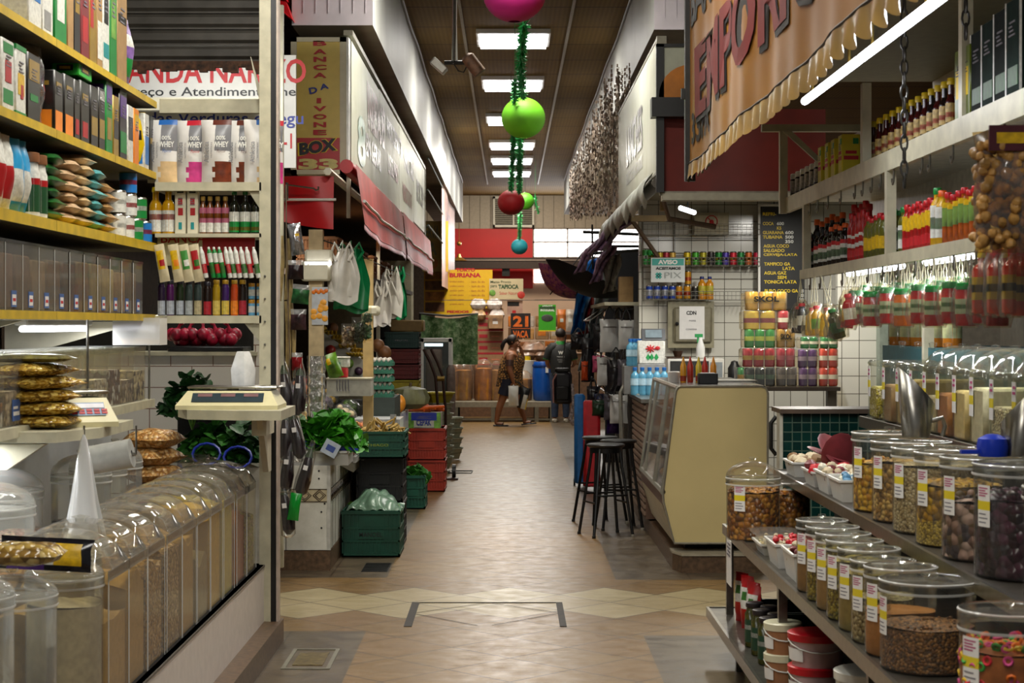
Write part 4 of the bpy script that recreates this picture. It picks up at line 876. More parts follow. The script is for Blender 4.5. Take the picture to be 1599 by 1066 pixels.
# long translucent side panels with faded lettering
XS = -1.235
n = NT('fascia_panel'); co = n.coord(); w_ = n.noise(.5,2,co); c = n.ramp(w_.outputs[0],[(.3,lin('b6b59c')),(.7,lin('ccd0c4'))]); n.link(c,n.b.inputs['Base Color']); n.b.inputs['Roughness'].default_value = .42; n.b.inputs['Specular IOR Level'].default_value = .35; wv = n.noise(2.2,1,co); n.bump(wv.outputs[0],.25,.05); fascia = n.m
faded = mt('faded_red_print','a5726c',.3,var=.4,scale=25); fgreen = mt('faded_green_print','5d8a6c',.3,var=.3); fgrey = mt('faded_purple_print','857f86',.3,var=.4,scale=25)
p = thing('fascia_board','long glossy pale fascia board with faded lettering over the greengrocer stall','fascia',(XS,13.98,2.88))
def zt(u): return 1.02
m = MB()
for q in range(4): m.box(-.05,0,q*3.02,q*3.02+2.99,.02+q*.04,1.02+q*.02)
m.build('panel',fascia,p,smooth=False)
m = MB(); m.box(-.06,.012,-.01,12.08,-.02,.03); m.box(-.06,.012,-.01,12.08,1.06,1.10); m.box(-.06,.012,12.05,12.1,0,1.1); m.build('frame',mt('dull_alu','8d8878',.4,.4),p,smooth=False)
for st,w_,h_,yy,zz,mm in (('8',.8,.42,.95,.33,fgreen),('VARIEDADES',2.2,.40,2.6,.72,faded),('EM GERAL',1.8,.20,2.3,.36,fgrey),('HORTIFRUTI',2.4,.2,5.2,.8,fgrey),('LEGUMES',1.6,.2,5.0,.45,faded),('FRUTAS',2.0,.24,8.0,.75,fgrey),('VERDURAS',2.0,.2,7.6,.35,faded),('BOX 33',1.6,.3,10.6,.6,fgrey)):
    text(st,w_,h_,(.002,yy,zz),mm,p,FPX,bold=.03)
# bright red front curtain and long red roll-down awning
redv = mt('red_vinyl','b81016',.38,var=.1,scale=6,spec=.4); redv2 = mt('pink_sheen_red_vinyl','b43a34',.45,var=.18,scale=3,spec=.3)  # second red has the pinkish sheen of the plastic put into its colour
Yr = 12.9
m = MB(); x0,x1,z0,z1 = X(438,Yr),X(521,Yr),Zh(358,Yr),Zh(275,Yr)
m.grid(lambda u,v: (x0+(x1-x0)*u,Yr+.02*math.sin(u*5+v*2),z0+(z1-z0)*v+(1-v)*.06*(1-u)**1.5),14,10)
c_ = m.build('short_curtain',redv); tag(c_,'short bright red vinyl curtain under the yellow sign','curtain')
m = MB(); m.tube([(x0-.03,Yr-.03,Zh(312,Yr)),(x1+.02,Yr-.03,Zh(312,Yr))],.010,8); m.build('rod',white_paint,c_)
m = MB(); hk = [W(446,316,Yr-.1),W(446,290,Yr-.1),W(452,289,Yr-.1),W(490,294,Yr-.1),W(493,297,Yr-.1),W(497,296,Yr-.1),W(497,291,Yr-.1)]
m.tube(hk,.007,6); m.tube([W(448,285,Yr-.1),W(448,312,Yr-.1)],.012,6); tag(m.build('crank_hook',steel),'pale metal crank hook hanging in front of the red curtain','hook')
def awn(y0,y1,ztop,zbot,sd):
    def fn(u,v):
        k = math.sin(u*9+sd)*.012+math.sin(u*23+sd*2)*.006; sag = .06*math.sin(PI*u)
        return (-1.10+.05*(1-v)+k*(1.3-v),y0+(y1-y0)*u,ztop+(zbot-ztop)*(1-v)-sag*v*.0-sag*(1-v)*.3)
    m = MB(); m.grid(fn,50,10)
    b = MB(); b.grid(lambda u,v: (fn(u,0)[0]-.004,fn(u,0)[1],fn(u,0)[2]-(.045 if int(u*120) % 2 else .02)*v),120,1)
    return m,b,fn
for k,(y0,y1,sd) in enumerate(((12.75,18.4,1),(18.45,24.9,3))):
    a_ = thing('roll_down_awning',f'{"nearer" if k == 0 else "farther"} half of the glossy pinkish red awning drop below the fascia','awning',(0,0,0),group='red awning drops')
    m,b,fn = awn(y0,y1,2.83+.02*k,2.40+.01*k,sd); m.build('sheet',redv2,a_); b.build('fringe',redv,a_)
    m = MB(); m.tube([(fn(u/20,.38)[0]+.02,fn(u/20,.38)[1],fn(u/20,.38)[2]) for u in range(21)],.012,6); m.build('rod',white_paint,a_)
    m = MB(); m.tube([(-1.16,y0-.02,2.81),(-1.16,y1,2.83)],.05,12); m.build('roller',redv if k == 0 else redv2,a_)
m = MB(); m.tube([(-1.3,12.8,2.78),(-1.3,25,2.78)],.03,6); m.box(X(543,13.9)-.01,X(543,13.9)+.02,13.9,13.95,Zh(340,13.9),2.9); struct('trim_5',m,cream_paint)
# hanging pale banners further along
for k,(px0,px1,col,c2) in enumerate(((690,709,'c9a49e','b8a8b8'),)):
    Ya,Yb_ = 1.16*F/(VX-px0),1.16*F/(VX-px1)
    b_ = thing('hanging_banner','pale pink and lilac hanging banner beyond the red awnings on the left','banner',(-1.16,Ya,0))
    m = MB(); m.grid(lambda u,v: (.02*math.sin(u*7),(Yb_-Ya)*u,2.35+.12*0+(1.75*v)),12,6); m.build('sheet',mt('banner_pink',col,.4,var=.15,scale=2),b_)
    for st,z_ in (('PASTEL',3.6),('CALDO',3.2),('FRIOS',2.8)): text(st,2.2,.25,(.03,2.6,z_),mt('lilac_print','9a7f96',.4),b_,FPX)
m = MB()
for z_ in (3.1,3.6,4.05): m.tube([(-1.16,25.4,z_),(-1.16,31,z_)],.015,6)
tag(m.build('banner_rail',mt('dark_green_rail','3e4a40',.5,.3)),'thin dark rails carrying the pale banner beyond the awnings','rail')
def board(name,label,px0,px1,py0,py1,Y,mat,th=.02,cat='sign'):
    t = thing(name,label,cat,(X((px0+px1)/2,Y),Y,Zh(py1,Y))); w2 = (px1-px0)*Y/F/2; h = (py1-py0)*Y/F
    m = MB(); m.box(-w2,w2,0,th,0,h); m.build('panel',mat,t,smooth=False); return t
def bt(t,s_,x0,x1,y0,y1,Y,mat,bold=.01,nm='lettering',sh=0): return ptext(s_,x0,x1,y0,y1,Y,mat,t,0,bold,sh,nm)
ysign = mt('sign_mustard','c9a83a',.45,var=.15,scale=3)
t = board('mustard_board','mustard patterned board behind the pale hanging banner',660,700,345,424,32,ysign)
bt(t,'ERVA',664,686,352,372,32,mt('olive_print','8a8a58',.5),.03); bt(t,'A',668,682,378,398,32,mt('olive_print','8a8a58',.5),.03); bt(t,'O',664,684,402,420,32,mt('orange_print','d08a20',.5),.05)

# tiled counter at the near corner
YC = 12.3
tile = NT('marbled_tile'); co = tile.coord(); ns = tile.noise(3,6,co,.7); tile.link(tile.ramp(ns.outputs[0],[(.35,lin('b9b8ac')),(.6,lin('d3d2c8'))]),tile.b.inputs['Base Color']); tile.b.inputs['Roughness'].default_value = .25; tile = tile.m
c_ = thing('tiled_counter','white marbled tile counter with a diamond-patterned border and brown plinth','counter',(0,YC,0))
xr_,xl_ = -1.235,-2.6; zt_ = .72; LY = 1.7
m = MB(); m.box(xl_,xr_,0,LY,.14,zt_); m.build('body',tile,c_,smooth=False)
m = MB(); m.box(xl_-.01,xr_+.004,-.006,LY,0,.135); m.build('plinth',brown_kerb,c_,smooth=False)
m = MB(); m.box(xr_-.018,xr_+.006,-.008,.012,.14,zt_); m.build('corner_strip',mt('strip_grey','b5b4ac',.4),c_)
m = MB(); band0,band1 = .47,.56; m.box(xl_,xr_-.018,-.004,0,band0,band1); m.box(xr_,xr_+.004,.012,LY,band0,band1); m.build('border_band',mt('border_cream','b5a888',.4),c_,smooth=False)
m = MB(); m.box(xl_,xr_-.018,-.006,-.003,band1-.006,band1); m.box(xl_,xr_-.018,-.006,-.003,band0,band0+.005); m.box(xr_,xr_+.006,.012,LY,band1-.006,band1); m.box(xr_,xr_+.006,.012,LY,band0,band0+.005)
zc = (band0+band1)/2
for k in range(9):
    x_ = xr_-.07-k*.10
    for a in (.04,.026): m.tube([(x_-a*1.1,-.007,zc),(x_,-.007,zc+a),(x_+a*1.1,-.007,zc),(x_,-.007,zc-a),(x_-a*1.1,-.007,zc)],.003,4)
for k in range(16):
    y_ = .07+k*.10
    for a in (.04,.024): m.tube([(xr_+.006,y_-a*1.1,zc),(xr_+.006,y_,zc+a),(xr_+.006,y_+a*1.1,zc),(xr_+.006,y_,zc-a),(xr_+.006,y_-a*1.1,zc)],.003,4)
m.build('diamond_pattern',mt('pattern_brown','3a2e22',.5),c_)
m = MB(); m.box(X(446,YC),X(447.2,YC),-.002,.0,.14,zt_)
for k in range(8): m.box(xr_,xr_+.002,.2*k+.2,.2*k+.203,.14,zt_)
m.build('joints',mt('joint_dark','4a4238',.8),c_)
m = MB()
for px,py in ((498,735),(498,747),(507,786),(502,799),(502,824)): q = W(px,py,YC); m.lathe([(.007,0),(.006,.004),(0,.005)],8,(q.x,q.z,0))
for i_,v_ in enumerate(m.v): m.v[i_] = (v_[0],-v_[2]-.001,v_[1])
m.build('screws',black_m,c_)
t = thing('produce_tray','clear plastic tray of leafy greens on the tiled counter','tray',(-1.46,YC+.2,zt_)); m = MB(); m.box(-.35,.35,-.19,.19,0,.095); m.f = m.f[:1]+m.f[2:]; m.mi = m.mi[:5]; m.build('tray',clear('cloudy_tray','d8d8b8',.4),t,smooth=False)
m = MB(); m.box(-.355,.355,-.2,-.19,.085,.1); m.box(.345,.36,-.2,.2,.085,.1); m.build('tray_rim',clear('cloudy_rim','e0e0c0',.6),t)
rr = random.Random(3); leaf_b = mt('bright_leaf','3c8a1c',.45,var=.35,scale=25)
for nm,x_,mm,e_,h_,s_,lab in (('parsley_bunch',-1.56,leaf_g,(.20,.16),.34,.055,'bushy dark parsley bunch at the left of the tray on the tiled counter'),('lettuce_bunch',-1.24,leaf_b,(.22,.20),.27,.075,'bright leafy greens bunch spilling over the tray corner towards the aisle')):
    t = thing(nm,lab,'vegetable',(x_,YC+.2,zt_+.02)); m = leafy_mb(rr,210,e_,.06,h_,s_,1.0,True); m.build('leaves',mm,t)
    m = MB()
    for k in range(14): a = rr.uniform(0,6); m.tube([(0,0,0),(.1*math.cos(a),.1*math.sin(a),.2)],.004,5)
    m.build('stems',leaf_l,t)
    m = MB(); a = e_[0]*.9; m.add([(-a,-.16,h_*.55),(a,-.17,h_*.35),(a,-.17,h_*.35-.03),(-a,-.16,h_*.55-.03)],[(0,1,2,3)]); m.build('tie_band',mt('tie_blue','1a2fa0',.4),t)
m = MB(); m.box(-.055,.055,-.002,.0,-.05,.05); m.m = 1; m.box(-.03,.03,-.004,-.002,-.02,.02); m.xf(Matrix.Rotation(.5,4,'Y')); tag(m.build('price_ticket',[mt('ticket_grey','a8b4c0',.4),mt('ticket_blue','3a4f90',.4)],loc=(X(519,YC),YC-.12,Zh(698,YC))),'pale blue printed ticket tied on the leafy greens','ticket')
# cabbage
m = MB(); m.ball((0,0,.10),.115,20,14,sz=.88,jit=.03); t = thing('cabbage','round pale green cabbage behind the leafy greens','vegetable',(X(516,12.75),12.75,.72)); m.build('head',mt('cabbage_green','a8c070',.45,var=.18,scale=14),t)
m = MB(); m.box(-2.4,-1.2,14.02,16.25,0,.72); q = m.build('produce_bench',mt('base_dark','3c382e',.7)); tag(q,'low dark base bench carrying the sloping produce display','bench')

# foil-wrapped and bare posts
n = NT('crumpled_foil'); co = n.coord(); mp = n.new('ShaderNodeMapping'); mp.inputs['Scale'].default_value = (1,1,.45); n.link(co,mp.inputs[0]); v_ = n.noise(16,5,mp.outputs[0],.7); n.bump(v_.outputs[0],1.0,.05)
n.b.inputs['Metallic'].default_value = 1; n.b.inputs['Roughness'].default_value = .25; n.b.inputs['Base Color'].default_value = lin('c2c2be'); foil = n.m
YP = 12.95
t = thing('wrapped_post','timber post wrapped in crinkled silver foil standing behind the greens','post',(X(494,YP),YP,.72)); m = MB(); m.box(-.05,.05,-.05,.05,0,1.65); m.build('timber',mt('pale_timber','b8a27a',.6,var=.12),t,smooth=False)
m = MB(); m.grid(lambda u,v: ((.058+.004*math.sin(v*60+u*20))*math.cos(u*2*PI)*1.15,(.058+.004*math.sin(v*50))*math.sin(u*2*PI)*1.15,.12+v*.62),24,40); m.build('foil',foil,t)
m = MB(); m.rbox(-.1,.11,-.1,.1,1.28,1.42,.02); m.build('bracket',cream_paint,t)
YQ = 14.6
t = thing('timber_post','bare pale timber post between the two groups of hanging carrier bags','post',(X(575,YQ),YQ,.72)); m = MB(); m.box(-.04,.04,-.04,.04,0,1.5); m.build('timber',mt('pale_timber2','bb9f68',.6,var=.1),t,smooth=False)
m = MB(); m.rbox(-.05,.10,-.06,.02,1.04,1.12,.03); m.build('cross_piece',cream_paint,t)
t = board('tube_lamp','lit white fluorescent tube behind the hanging bags of the greengrocer',476,517,408.5,413.5,12.85,mt('lit_tube','f4f6ff',.3,var=0,emit=6),.03,'lamp')
m = MB(); m.rbox(-.1,.1,.02,.12,.02,.11,.02); m.build('holder',cream_paint,t)
# sign cards
t = board('fruit_poster','poster of orange fruit slices fixed on the wrapped post',487,512,448,507,12.888,mt('poster_grey','b8bcc0',.4),.01,'poster')
rr = random.Random(5); m = MB()
for k in range(9): a = rr.uniform(-.045,.045); m.ball((a,-.004,rr.uniform(.03,.17)),.022,8,6,sy=.15)
m.build('print',mt('orange_slice','e8a030',.4,var=.15,scale=30),t)
m = MB()
for k in range(6): m.ball((-.045+k*.018,-.004,.235+.01*(k % 2)),.014,8,6,sy=.2)
m.build('print_top',mt('orange_deep','d87010',.4),t)

# hanging carrier bags
def carrier(name,w_,h_,seed,mat,n_=3):
    def mk():
        t = root(name,'carrier bag'); m = MB(); r = random.Random(seed)
        for k in range(n_):
            ph = r.uniform(0,6); ox = r.uniform(-.02,.02)*n_; oy = k*.018-.02; hh_ = h_*r.uniform(.9,1)
            def fn(u,v,ph=ph,ox=ox,oy=oy,hh_=hh_):
                sp = min(1,.22+1.25*(1-v)**.8) if v > .0 else 1
                return ((u-.5)*w_*sp+ox*v,oy+.02*math.sin(u*10+ph)*(.5+v)+.012*math.sin(v*6+ph),-hh_+hh_*v+.02*math.sin(u*6+ph)*(1-v))
            m.grid(fn,16,12)
        m.build('bags',mat,t)
        m = MB()
        for s_ in (-1,1): m.tube([(s_*.02,-.01,-.02),(s_*w_*.25,-.03,.04),(s_*w_*.35,-.03,-.03),(s_*w_*.2,-.025,-.09)],.012,6)
        m.tube([(0,0,-.02),(0,0,.06)],.004,5); m.build('handles',mat,t); return t
    return mk
wbag = mt('white_carrier','cfcabf',.45,var=.12,scale=8); gbag = mt('green_carrier','0c8a52',.35,var=.15,scale=8)
place('cbw',carrier('carrier_bag',.22,.40,1,wbag),W(535,388,12.95),'bundle of white carrier bags hanging beside the wrapped post','hanging carrier bags')
place('cbg',carrier('carrier_bag',.26,.48,2,gbag,2),W(548,388,13.35),'bundle of bright green carrier bags hanging behind the white ones','hanging carrier bags')
place('cbw2',carrier('carrier_bag',.17,.40,6,wbag,3),W(612,425,15.6),'narrower bundle of white carrier bags hanging beyond the timber post','hanging carrier bags')
place('cbg2',carrier('carrier_bag',.13,.42,7,gbag,2),W(624,425,15.9),'narrow bundle of green carrier bags hanging beyond the timber post','hanging carrier bags')
place('cbw3',carrier('carrier_bag',.16,.36,8,wbag,2),W(596,447,15.4),'lowest crumpled white carrier bag hanging beyond the timber post','hanging carrier bags')
m = MB(); m.tube([W(494,372,12.95),W(535,385,12.95),W(548,385,13.35),W(575,405,14.6),W(612,422,15.6),W(624,422,15.9),W(640,430,18)],.005,5); tag(m.build('bag_wire',dark_m),'dark wire between the posts on which the carrier bags hang','wire')
# cello bags hanging of herbs
herb = mt('herb_dark','2a3a1a',.5,var=.5,scale=30)
for k,(px,py,w_,h_,mm,wd) in enumerate(((560,495,.11,.2,herb,'dark herbs'),(545,505,.12,.17,grain('mushroom',['b9a08a','d8c8b0','8a705a'],.03),'mushrooms'),(572,478,.08,.27,leaf_d,'long green herbs'))):
    def mk(w_=w_,h_=h_,mm=mm,k=k):
        t = root('hanging_produce_bag','bag'); m = pouch_mb(w_,h_,.08,seed=k); m.xf(Matrix.Translation((0,0,-h_))); m.build('bag',cello,t)
        m = MB(); rr = random.Random(k)
        for q in range(26): m.ball((rr.uniform(-.3,.3)*w_,rr.uniform(-.015,.015),-h_*rr.uniform(.25,.92)),.02,6,5,jit=.3)
        m.build('contents',mm,t); return t
    place(('hp',k),mk,W(px,py,13.9),f'clear bag of {wd} hanging below the green carrier bags','hanging produce bags')
# long hanging string of bagged goods next to the white post
YG = 11.2
aub = mt('aubergine','1a0c12',.22,var=.3,scale=10,spec=.8)
def aubp():
    t = root('bagged_aubergine','vegetable'); m = MB(); m.tube([(0,0,.30),(.0,0,.24),(.004,0,.19),(.008,0,.10),(.004,0,.03),(0,0,0)],[.008,.024,.033,.042,.040,.012],14); m.build('fruit',aub,t)
    m = MB(); m.tube([(0,0,.305),(0,0,.27),(0,0,.25)],[.01,.02,.028],8); m.build('stalk',mt('stalk','2a3a1c',.6),t)
    m = MB(); m.lathe([(.012,.36),(.016,.33),(.04,.26),(.047,.10),(.044,.0),(.02,-.02)],14,cap=False,jit=lambda a,z: .1*math.sin(a*4+z*20)); m.build('bag',clear('bag_thin','ffffff',.02,.15),t)
    m = MB(); m.box(-.014,.014,-.052,-.050,.17,.20); m.build('price_label',paper,t); return t
for k,(px,py,r_) in enumerate([(446,642,-.05),(464,644,.06),(443,714,.05),(468,712,-.16),(444,762,.1),(467,770,.25),(451,830,-.12)]):
    place('aub',aubp,W(px,py+4,YG),f'bagged dark aubergine in the hanging string by the white post, {ORD[k]} counting downwards','hanging bagged aubergines',rot=(0,r_,0))
t = place('greenbag',pouch('green_packet','bag',.07,.17,.05,mt('bag_green_shiny','0c8a2c',.2,var=.1),[],71),W(457,812,YG-.08),'shiny green packet hanging low in the string of aubergines',rot=(0,rad(8),0))
for k,(px,py,w_,h_,mm,wd,r_) in enumerate([(466,398,.085,.20,g_silver,'silver foil packet with yellow label',-.15),(462,436,.10,.12,mt('dark_prunes','241418',.3,var=.4),'clear bag of dark prunes',0),(468,474,.11,.12,mt('green_mix','1f5a2c',.4,var=.5,scale=30),'bag with green leaves',.1),(466,515,.10,.13,mt('dark_pinkish','40282c',.3,var=.6),'bag of dark fruit with white label',0),(464,578,.07,.11,mt('red_sauce','8a1018',.2,var=.2),'clear cup-shaped bag of red sauce',0)]):
    place(('str',k),pouch('hanging_packet','bag',w_,h_,.06,mm,[(.75,1,poly)] if k else [(.55,.7,g_yel,.5,.8)],80+k),W(px,py,YG),f'{wd} in the hanging string beside the white post','packets in the hanging string',rot=(0,r_,0))
for k,(px,y0,y1) in enumerate([(441,368,470),(448,372,468),(452,372,560),(446,470,590),(455,470,590)]):
    m = MB(); a,b = W(px,y0,YG+.06),W(px-4+k*2,y1,YG+.06); m.tube([a-a,(b-a)*.4+Vector((.01,0,0)),b-a],[.008,.014,.010],7)
    tag(m.build('hanging_utensil',mt('bamboo','a08a58',.5,var=.2),loc=a),f'long pale bamboo handle in the hanging string near the post, {ORD[k]} from the top left','utensil','bamboo handles hanging by the post')
m = MB(); m.tube([W(447,288,YG+.02),W(447,372,YG+.02),W(455,640,YG+.02),W(452,830,YG+.02)],.004,5); tag(m.build('hanging_string',mt('twine','6a5a48',.7)),'thin vertical twine that holds the bagged goods beside the post','string')

# sloping produce display
fruits = {'orange': mt('fruit_orange','d8771a',.4,var=.15),'red': mt('fruit_red','9a2a22',.35,var=.25),'green': mt('fruit_green','5a7a2a',.4,var=.25),'purple': mt('fruit_purple','4a3048',.4,var=.3),'yellow': mt('fruit_yellow','c9a02a',.4,var=.15),'pale': mt('fruit_pale','c2b088',.45,var=.15),'brown': mt('fruit_brown','7a4f2c',.55,var=.2)}
def slope_z(x,y): return 1.10-(x+1.85)*.52+(y-13)*.035
ds = thing('produce_display','sloping produce display bench stepping down towards the aisle','display',(0,0,0))
m = MB(); pts = [(-1.95,.725),(-1.14,.725),(-1.14,slope_z(-1.14,13)-.12),(-1.95,slope_z(-1.95,13)-.10)]; m.prism_y(pts,13.05,16.24); m.build('slope',mt('display_grey','6e6a5c',.6),ds,smooth=False)
m = MB(); m.box(-1.16,-1.12,13.05,16.24,.725,slope_z(-1.14,13)-.05); m.build('front_lip',clear('clear_lip','e8e8e8',.3),ds)
names = [('orange','oranges'),('green','green limes'),('yellow','yellow fruit'),('red','red onions'),('green','okra'),('purple','purple fruit'),('pale','garlic heads'),('red','tomatoes'),('yellow','yellow peppers'),('purple','beetroot'),('pale','turnips'),('green','green peppers')]
kk = 0
for ix in range(4):
    for iy in range(6):
        x_ = -1.82+ix*.195; y_ = 13.22+iy*.52; fr_,wd = names[(ix*5+iy*3) % 12]
        def mk(fr_=fr_,s_=(ix*5+iy*3) % 12):
            t = root('wrapped_produce_tray','tray of produce'); m = MB(); m.lathe([(.06,0),(.085,.03),(.088,.034),(.06,.006)],10,cap=False,sy=1.7); m.build('tray',mt('tray_black','18181a',.4) if s_ % 3 else g_white,t)
            rr = random.Random(s_); m = MB()
            for k in range(13): m.ball((rr.uniform(-.055,.055),rr.uniform(-.11,.11),rr.uniform(.03,.085)),rr.uniform(.022,.034),8,6)
            m.build('produce',fruits[fr_],t)
            m = MB(); m.ball((0,0,.05),.1,12,8,sy=1.6,sz=.75,jit=.10); m.build('wrap',clear('tray_wrap','ffffff',.05,.1),t); return t
        place(('wt',(ix*5+iy*3) % 12),mk,(x_,y_,slope_z(x_,y_)-.075),f'wrapped tray of {wd} on the sloping display, {ORD[ix]} column, {ORD[iy]} row from the camera','film-wrapped produce trays',rot=(0,rad(27),0)); kk += 1
# banana shelf with white side panel
YN = 16.8
t = thing('banana_rack','slanting white rack with bananas and other fruit behind the timber post','rack',(0,0,0))
a,b = W(503,518,YN),W(588,577,YN)
m = MB(); m.prism_y([(a.x,a.z),(b.x,b.z),(b.x,b.z-.16),(a.x,a.z-.30)],YN,YN+.9); m.build('side_panel',mt('rack_white','aca89e',.5,var=.05),t,smooth=False)
m = MB(); a2,b2 = W(500,560,YN),W(585,620,YN); m.prism_y([(a2.x,a2.z),(b2.x,b2.z),(b2.x,b2.z-.05),(a2.x,a2.z-.05)],YN-.1,YN); m.build('lower_ledge',mt('rack_green','1f5a2c',.5),t)
m = MB(); m.box(-1.95,-1.34,YN-.5,YN+1.0,.0,.95); m.build('base',mt('base_dark','3c382e',.7),t)
ban = mt('banana','c09a28',.4,var=.2)
def hand():
    t = root('banana_bunch','fruit'); m = MB()
    for k in range(5):
        o = (k-2)*.025; m.tube([(o*.4,0,.05),(o,-.04,.035),(o*1.3,-.09,.03),(o*1.5,-.13,.05)],[.008,.017,.018,.006],8)
    m.build('fingers',ban,t); m = MB(); m.tube([(0,0,.05),(0,.02,.07)],.012,6); m.build('stalk',mt('stalk_brown','4a3a20',.6),t); return t
for k in range(9):
    u = .02+k*.115; px = 503+85*u; py = 518+59*u
    place('ban',hand,W(px,py-1,YN+.06+.1*(k % 2)),f'yellow banana bunch along the slanting white rack, {ORD[k]} from its upper end','banana bunches on the slanting rack',rz=.5*(k % 3-1))
for k,(px,py,mm,r_,wd) in enumerate([(520,520,fruits['brown'],.05,'brown coconut'),(552,534,fruits['brown'],.05,'second brown coconut'),(590,550,fruits['brown'],.065,'orange-brown melon'),(600,562,fruits['brown'],.07,'larger orange-brown melon'),(516,555,fruits['red'],.05,'red fruit on the lower ledge'),(545,575,fruits['green'],.045,'green fruit on the lower ledge'),(560,586,fruits['purple'],.04,'dark purple fruit on the lower ledge')]):
    m = MB(); m.ball((0,0,r_),r_,12,9); q = W(px,py,YN+.3 if k < 4 else YN-.05); tag(m.build('round_fruit',mm,loc=(q.x,q.y,q.z)),f'{wd} of the slanting white rack','fruit','round fruit around the slanting rack')
# small items: ice-cream tub, banana leaf-type peppers bag
place('tub',(lambda: (lambda t: (MB().rbox(-.07,.07,-.05,.05,0,.07,.012).build('tub',g_white,t),MB().rbox(-.075,.075,-.055,.055,.07,.085,.012).build('lid',mt('tub_lid','c0bcae',.4),t),MB().box(-.04,.0,-.053,-.051,.02,.04).build('label',g_teal,t),t)[3])(root('plastic_tub','tub'))),(X(532,14.3),14.32,1.347),'white rectangular plastic tub with a lid above the produce trays')
place('redtub',(lambda: (lambda t: (MB().rbox(-.055,.055,-.05,.05,0,.08,.012).build('tub',red_m,t),MB().lathe([(.02,.02),(.025,.03),(.02,.045)],10,(-.02,-.04,0)).build('label',g_teal,t),t)[2])(root('plastic_tub','tub'))),(X(532,14.3),14.32,1.265),'red plastic tub under the white one above the produce trays')
m = MB(); m.box(-.22,.13,-.10,.2,-.14,0); m.m = 1; m.box(-.225,.135,-.11,.2,-.008,.002); tag(m.build('white_box_shelf',[mt('box_white_dull','a8a69a',.5),rail_white],loc=W(555,590,14.3)),'white box shelf under the timber post with utensils hooked on it','shelf')
for k in range(5):
    m = MB(); m.tube([(0,0,0),(0,-.005,-.06),(.004,-.005,-.09),(.012,-.005,-.09)],.004,6); tag(m.build('hook',mt('hook_grey','8a8a94',.3,.8),loc=W(526+k*4.5,592,14.18)),f'small grey hook on the white box shelf edge, {ORD[k]} from the left','hook','hooks on the white box shelf')
place('peppers',pouch('pepper_bag','bag',.12,.20,.07,mt('pepper_mix','5f8a24',.3,var=.5,scale=14),[(.6,.8,g_yel,.2,.5)],90),(-1.37,14.22,1.265),'clear bag of green and yellow peppers leaning by the foil-wrapped post',rot=(0,rad(-20),0))
# egg trays
for k in range(5):
    def mk():
        t = root('egg_tray','egg tray'); m = MB(); m.box(-.10,.10,-.14,.14,0,.03)
        for i_ in range(5):
            for j_ in range(7): m.lathe([(.018,.02),(.006,.048)],6,(-.08+i_*.04,-.12+j_*.04,0))
        m.build('tray',mt('egg_green','1f5a44',.7,var=.15),t)
        m = MB()
        for i_ in range(4):
            for j_ in range(6): m.ball((-.06+i_*.04,-.10+j_*.04,.048),.018,8,6,sz=1.25)
        m.build('eggs',mt('egg_shell','d0c8ba',.5,var=.06),t); return t
    place('egg',mk,(X(597,15.6),15.6,1.06+k*.068),f'green egg tray with pale eggs, {ORD[k]} from the bottom of its stack','stacked egg trays',rz=rad(5*(k % 2)))
m = MB(); m.box(-.14,.12,-.18,.6,0,1.06); tag(m.build('egg_stand',mt('stand_dark','26302a',.6),loc=(X(597,15.6),15.6,0)),'dark stand under the stack of egg trays','stand')
place('pumpkin',(lambda: (lambda t: (MB().lathe([(.01,.02),(.09,.0),(.17,.05),(.185,.11),(.15,.19),(.05,.215),(.01,.2)],40,cap=False,jit=lambda a,z: .05*math.cos(a*10)).build('body',mt('pumpkin_grey','6a6a4a',.5,var=.3,scale=8),t),MB().tube([(0,0,.19),(.01,0,.25)],[.02,.012],8).build('stalk',mt('stalk_brown','4a3a20',.6),t),t)[2])(root('pumpkin','vegetable'))),W(640,638,17.3),'large grey-green ribbed pumpkin on the bench beside the dark crates')
place('papaya',(lambda: (lambda t: (MB().ball((0,0,.09),.075,14,10,sz=1.2).build('body',mt('papaya','d88a2a',.4,var=.15),t),t)[1])(root('orange_papaya','fruit'))),W(621,645,16.6),'single orange papaya in front of the grey-green pumpkin')
m = MB(); m.box(-1.32,-1.02,16.3,17.7,0,.84); m.m = 1; m.box(-1.02,-1.0,16.3,17.7,.5,.86); tag(m.build('side_bench',[mt('base_dark','3c382e',.7),clear('clear_lip','e8e8e8',.3)]),'dark bench under the pumpkin and papaya','bench')
m = MB(); m.box(-1.00,-.80,17.15,17.75,.78,.84); 
# clear-fronted glass tray
t = thing('clear_display_box','clear-fronted display box with pale produce above the ginger crate','display box',(X(600,14.9),14.9,.64)); m = MB(); m.box(-.26,.13,0,.5,0,.26); m.build('box',clear('clear_lip','e8e8e8',.3),t,smooth=False)
m = MB(); scatter_balls(m,26,-.24,.1,.05,.4,.04,.12,.035,random.Random(2)); m.build('produce',fruits['pale'],t)
m = MB(); m.box(.05,.10,-.01,.02,-.5,.30); m.build('strut',mt('strut_grey','8e8e8a',.4,.4),t)

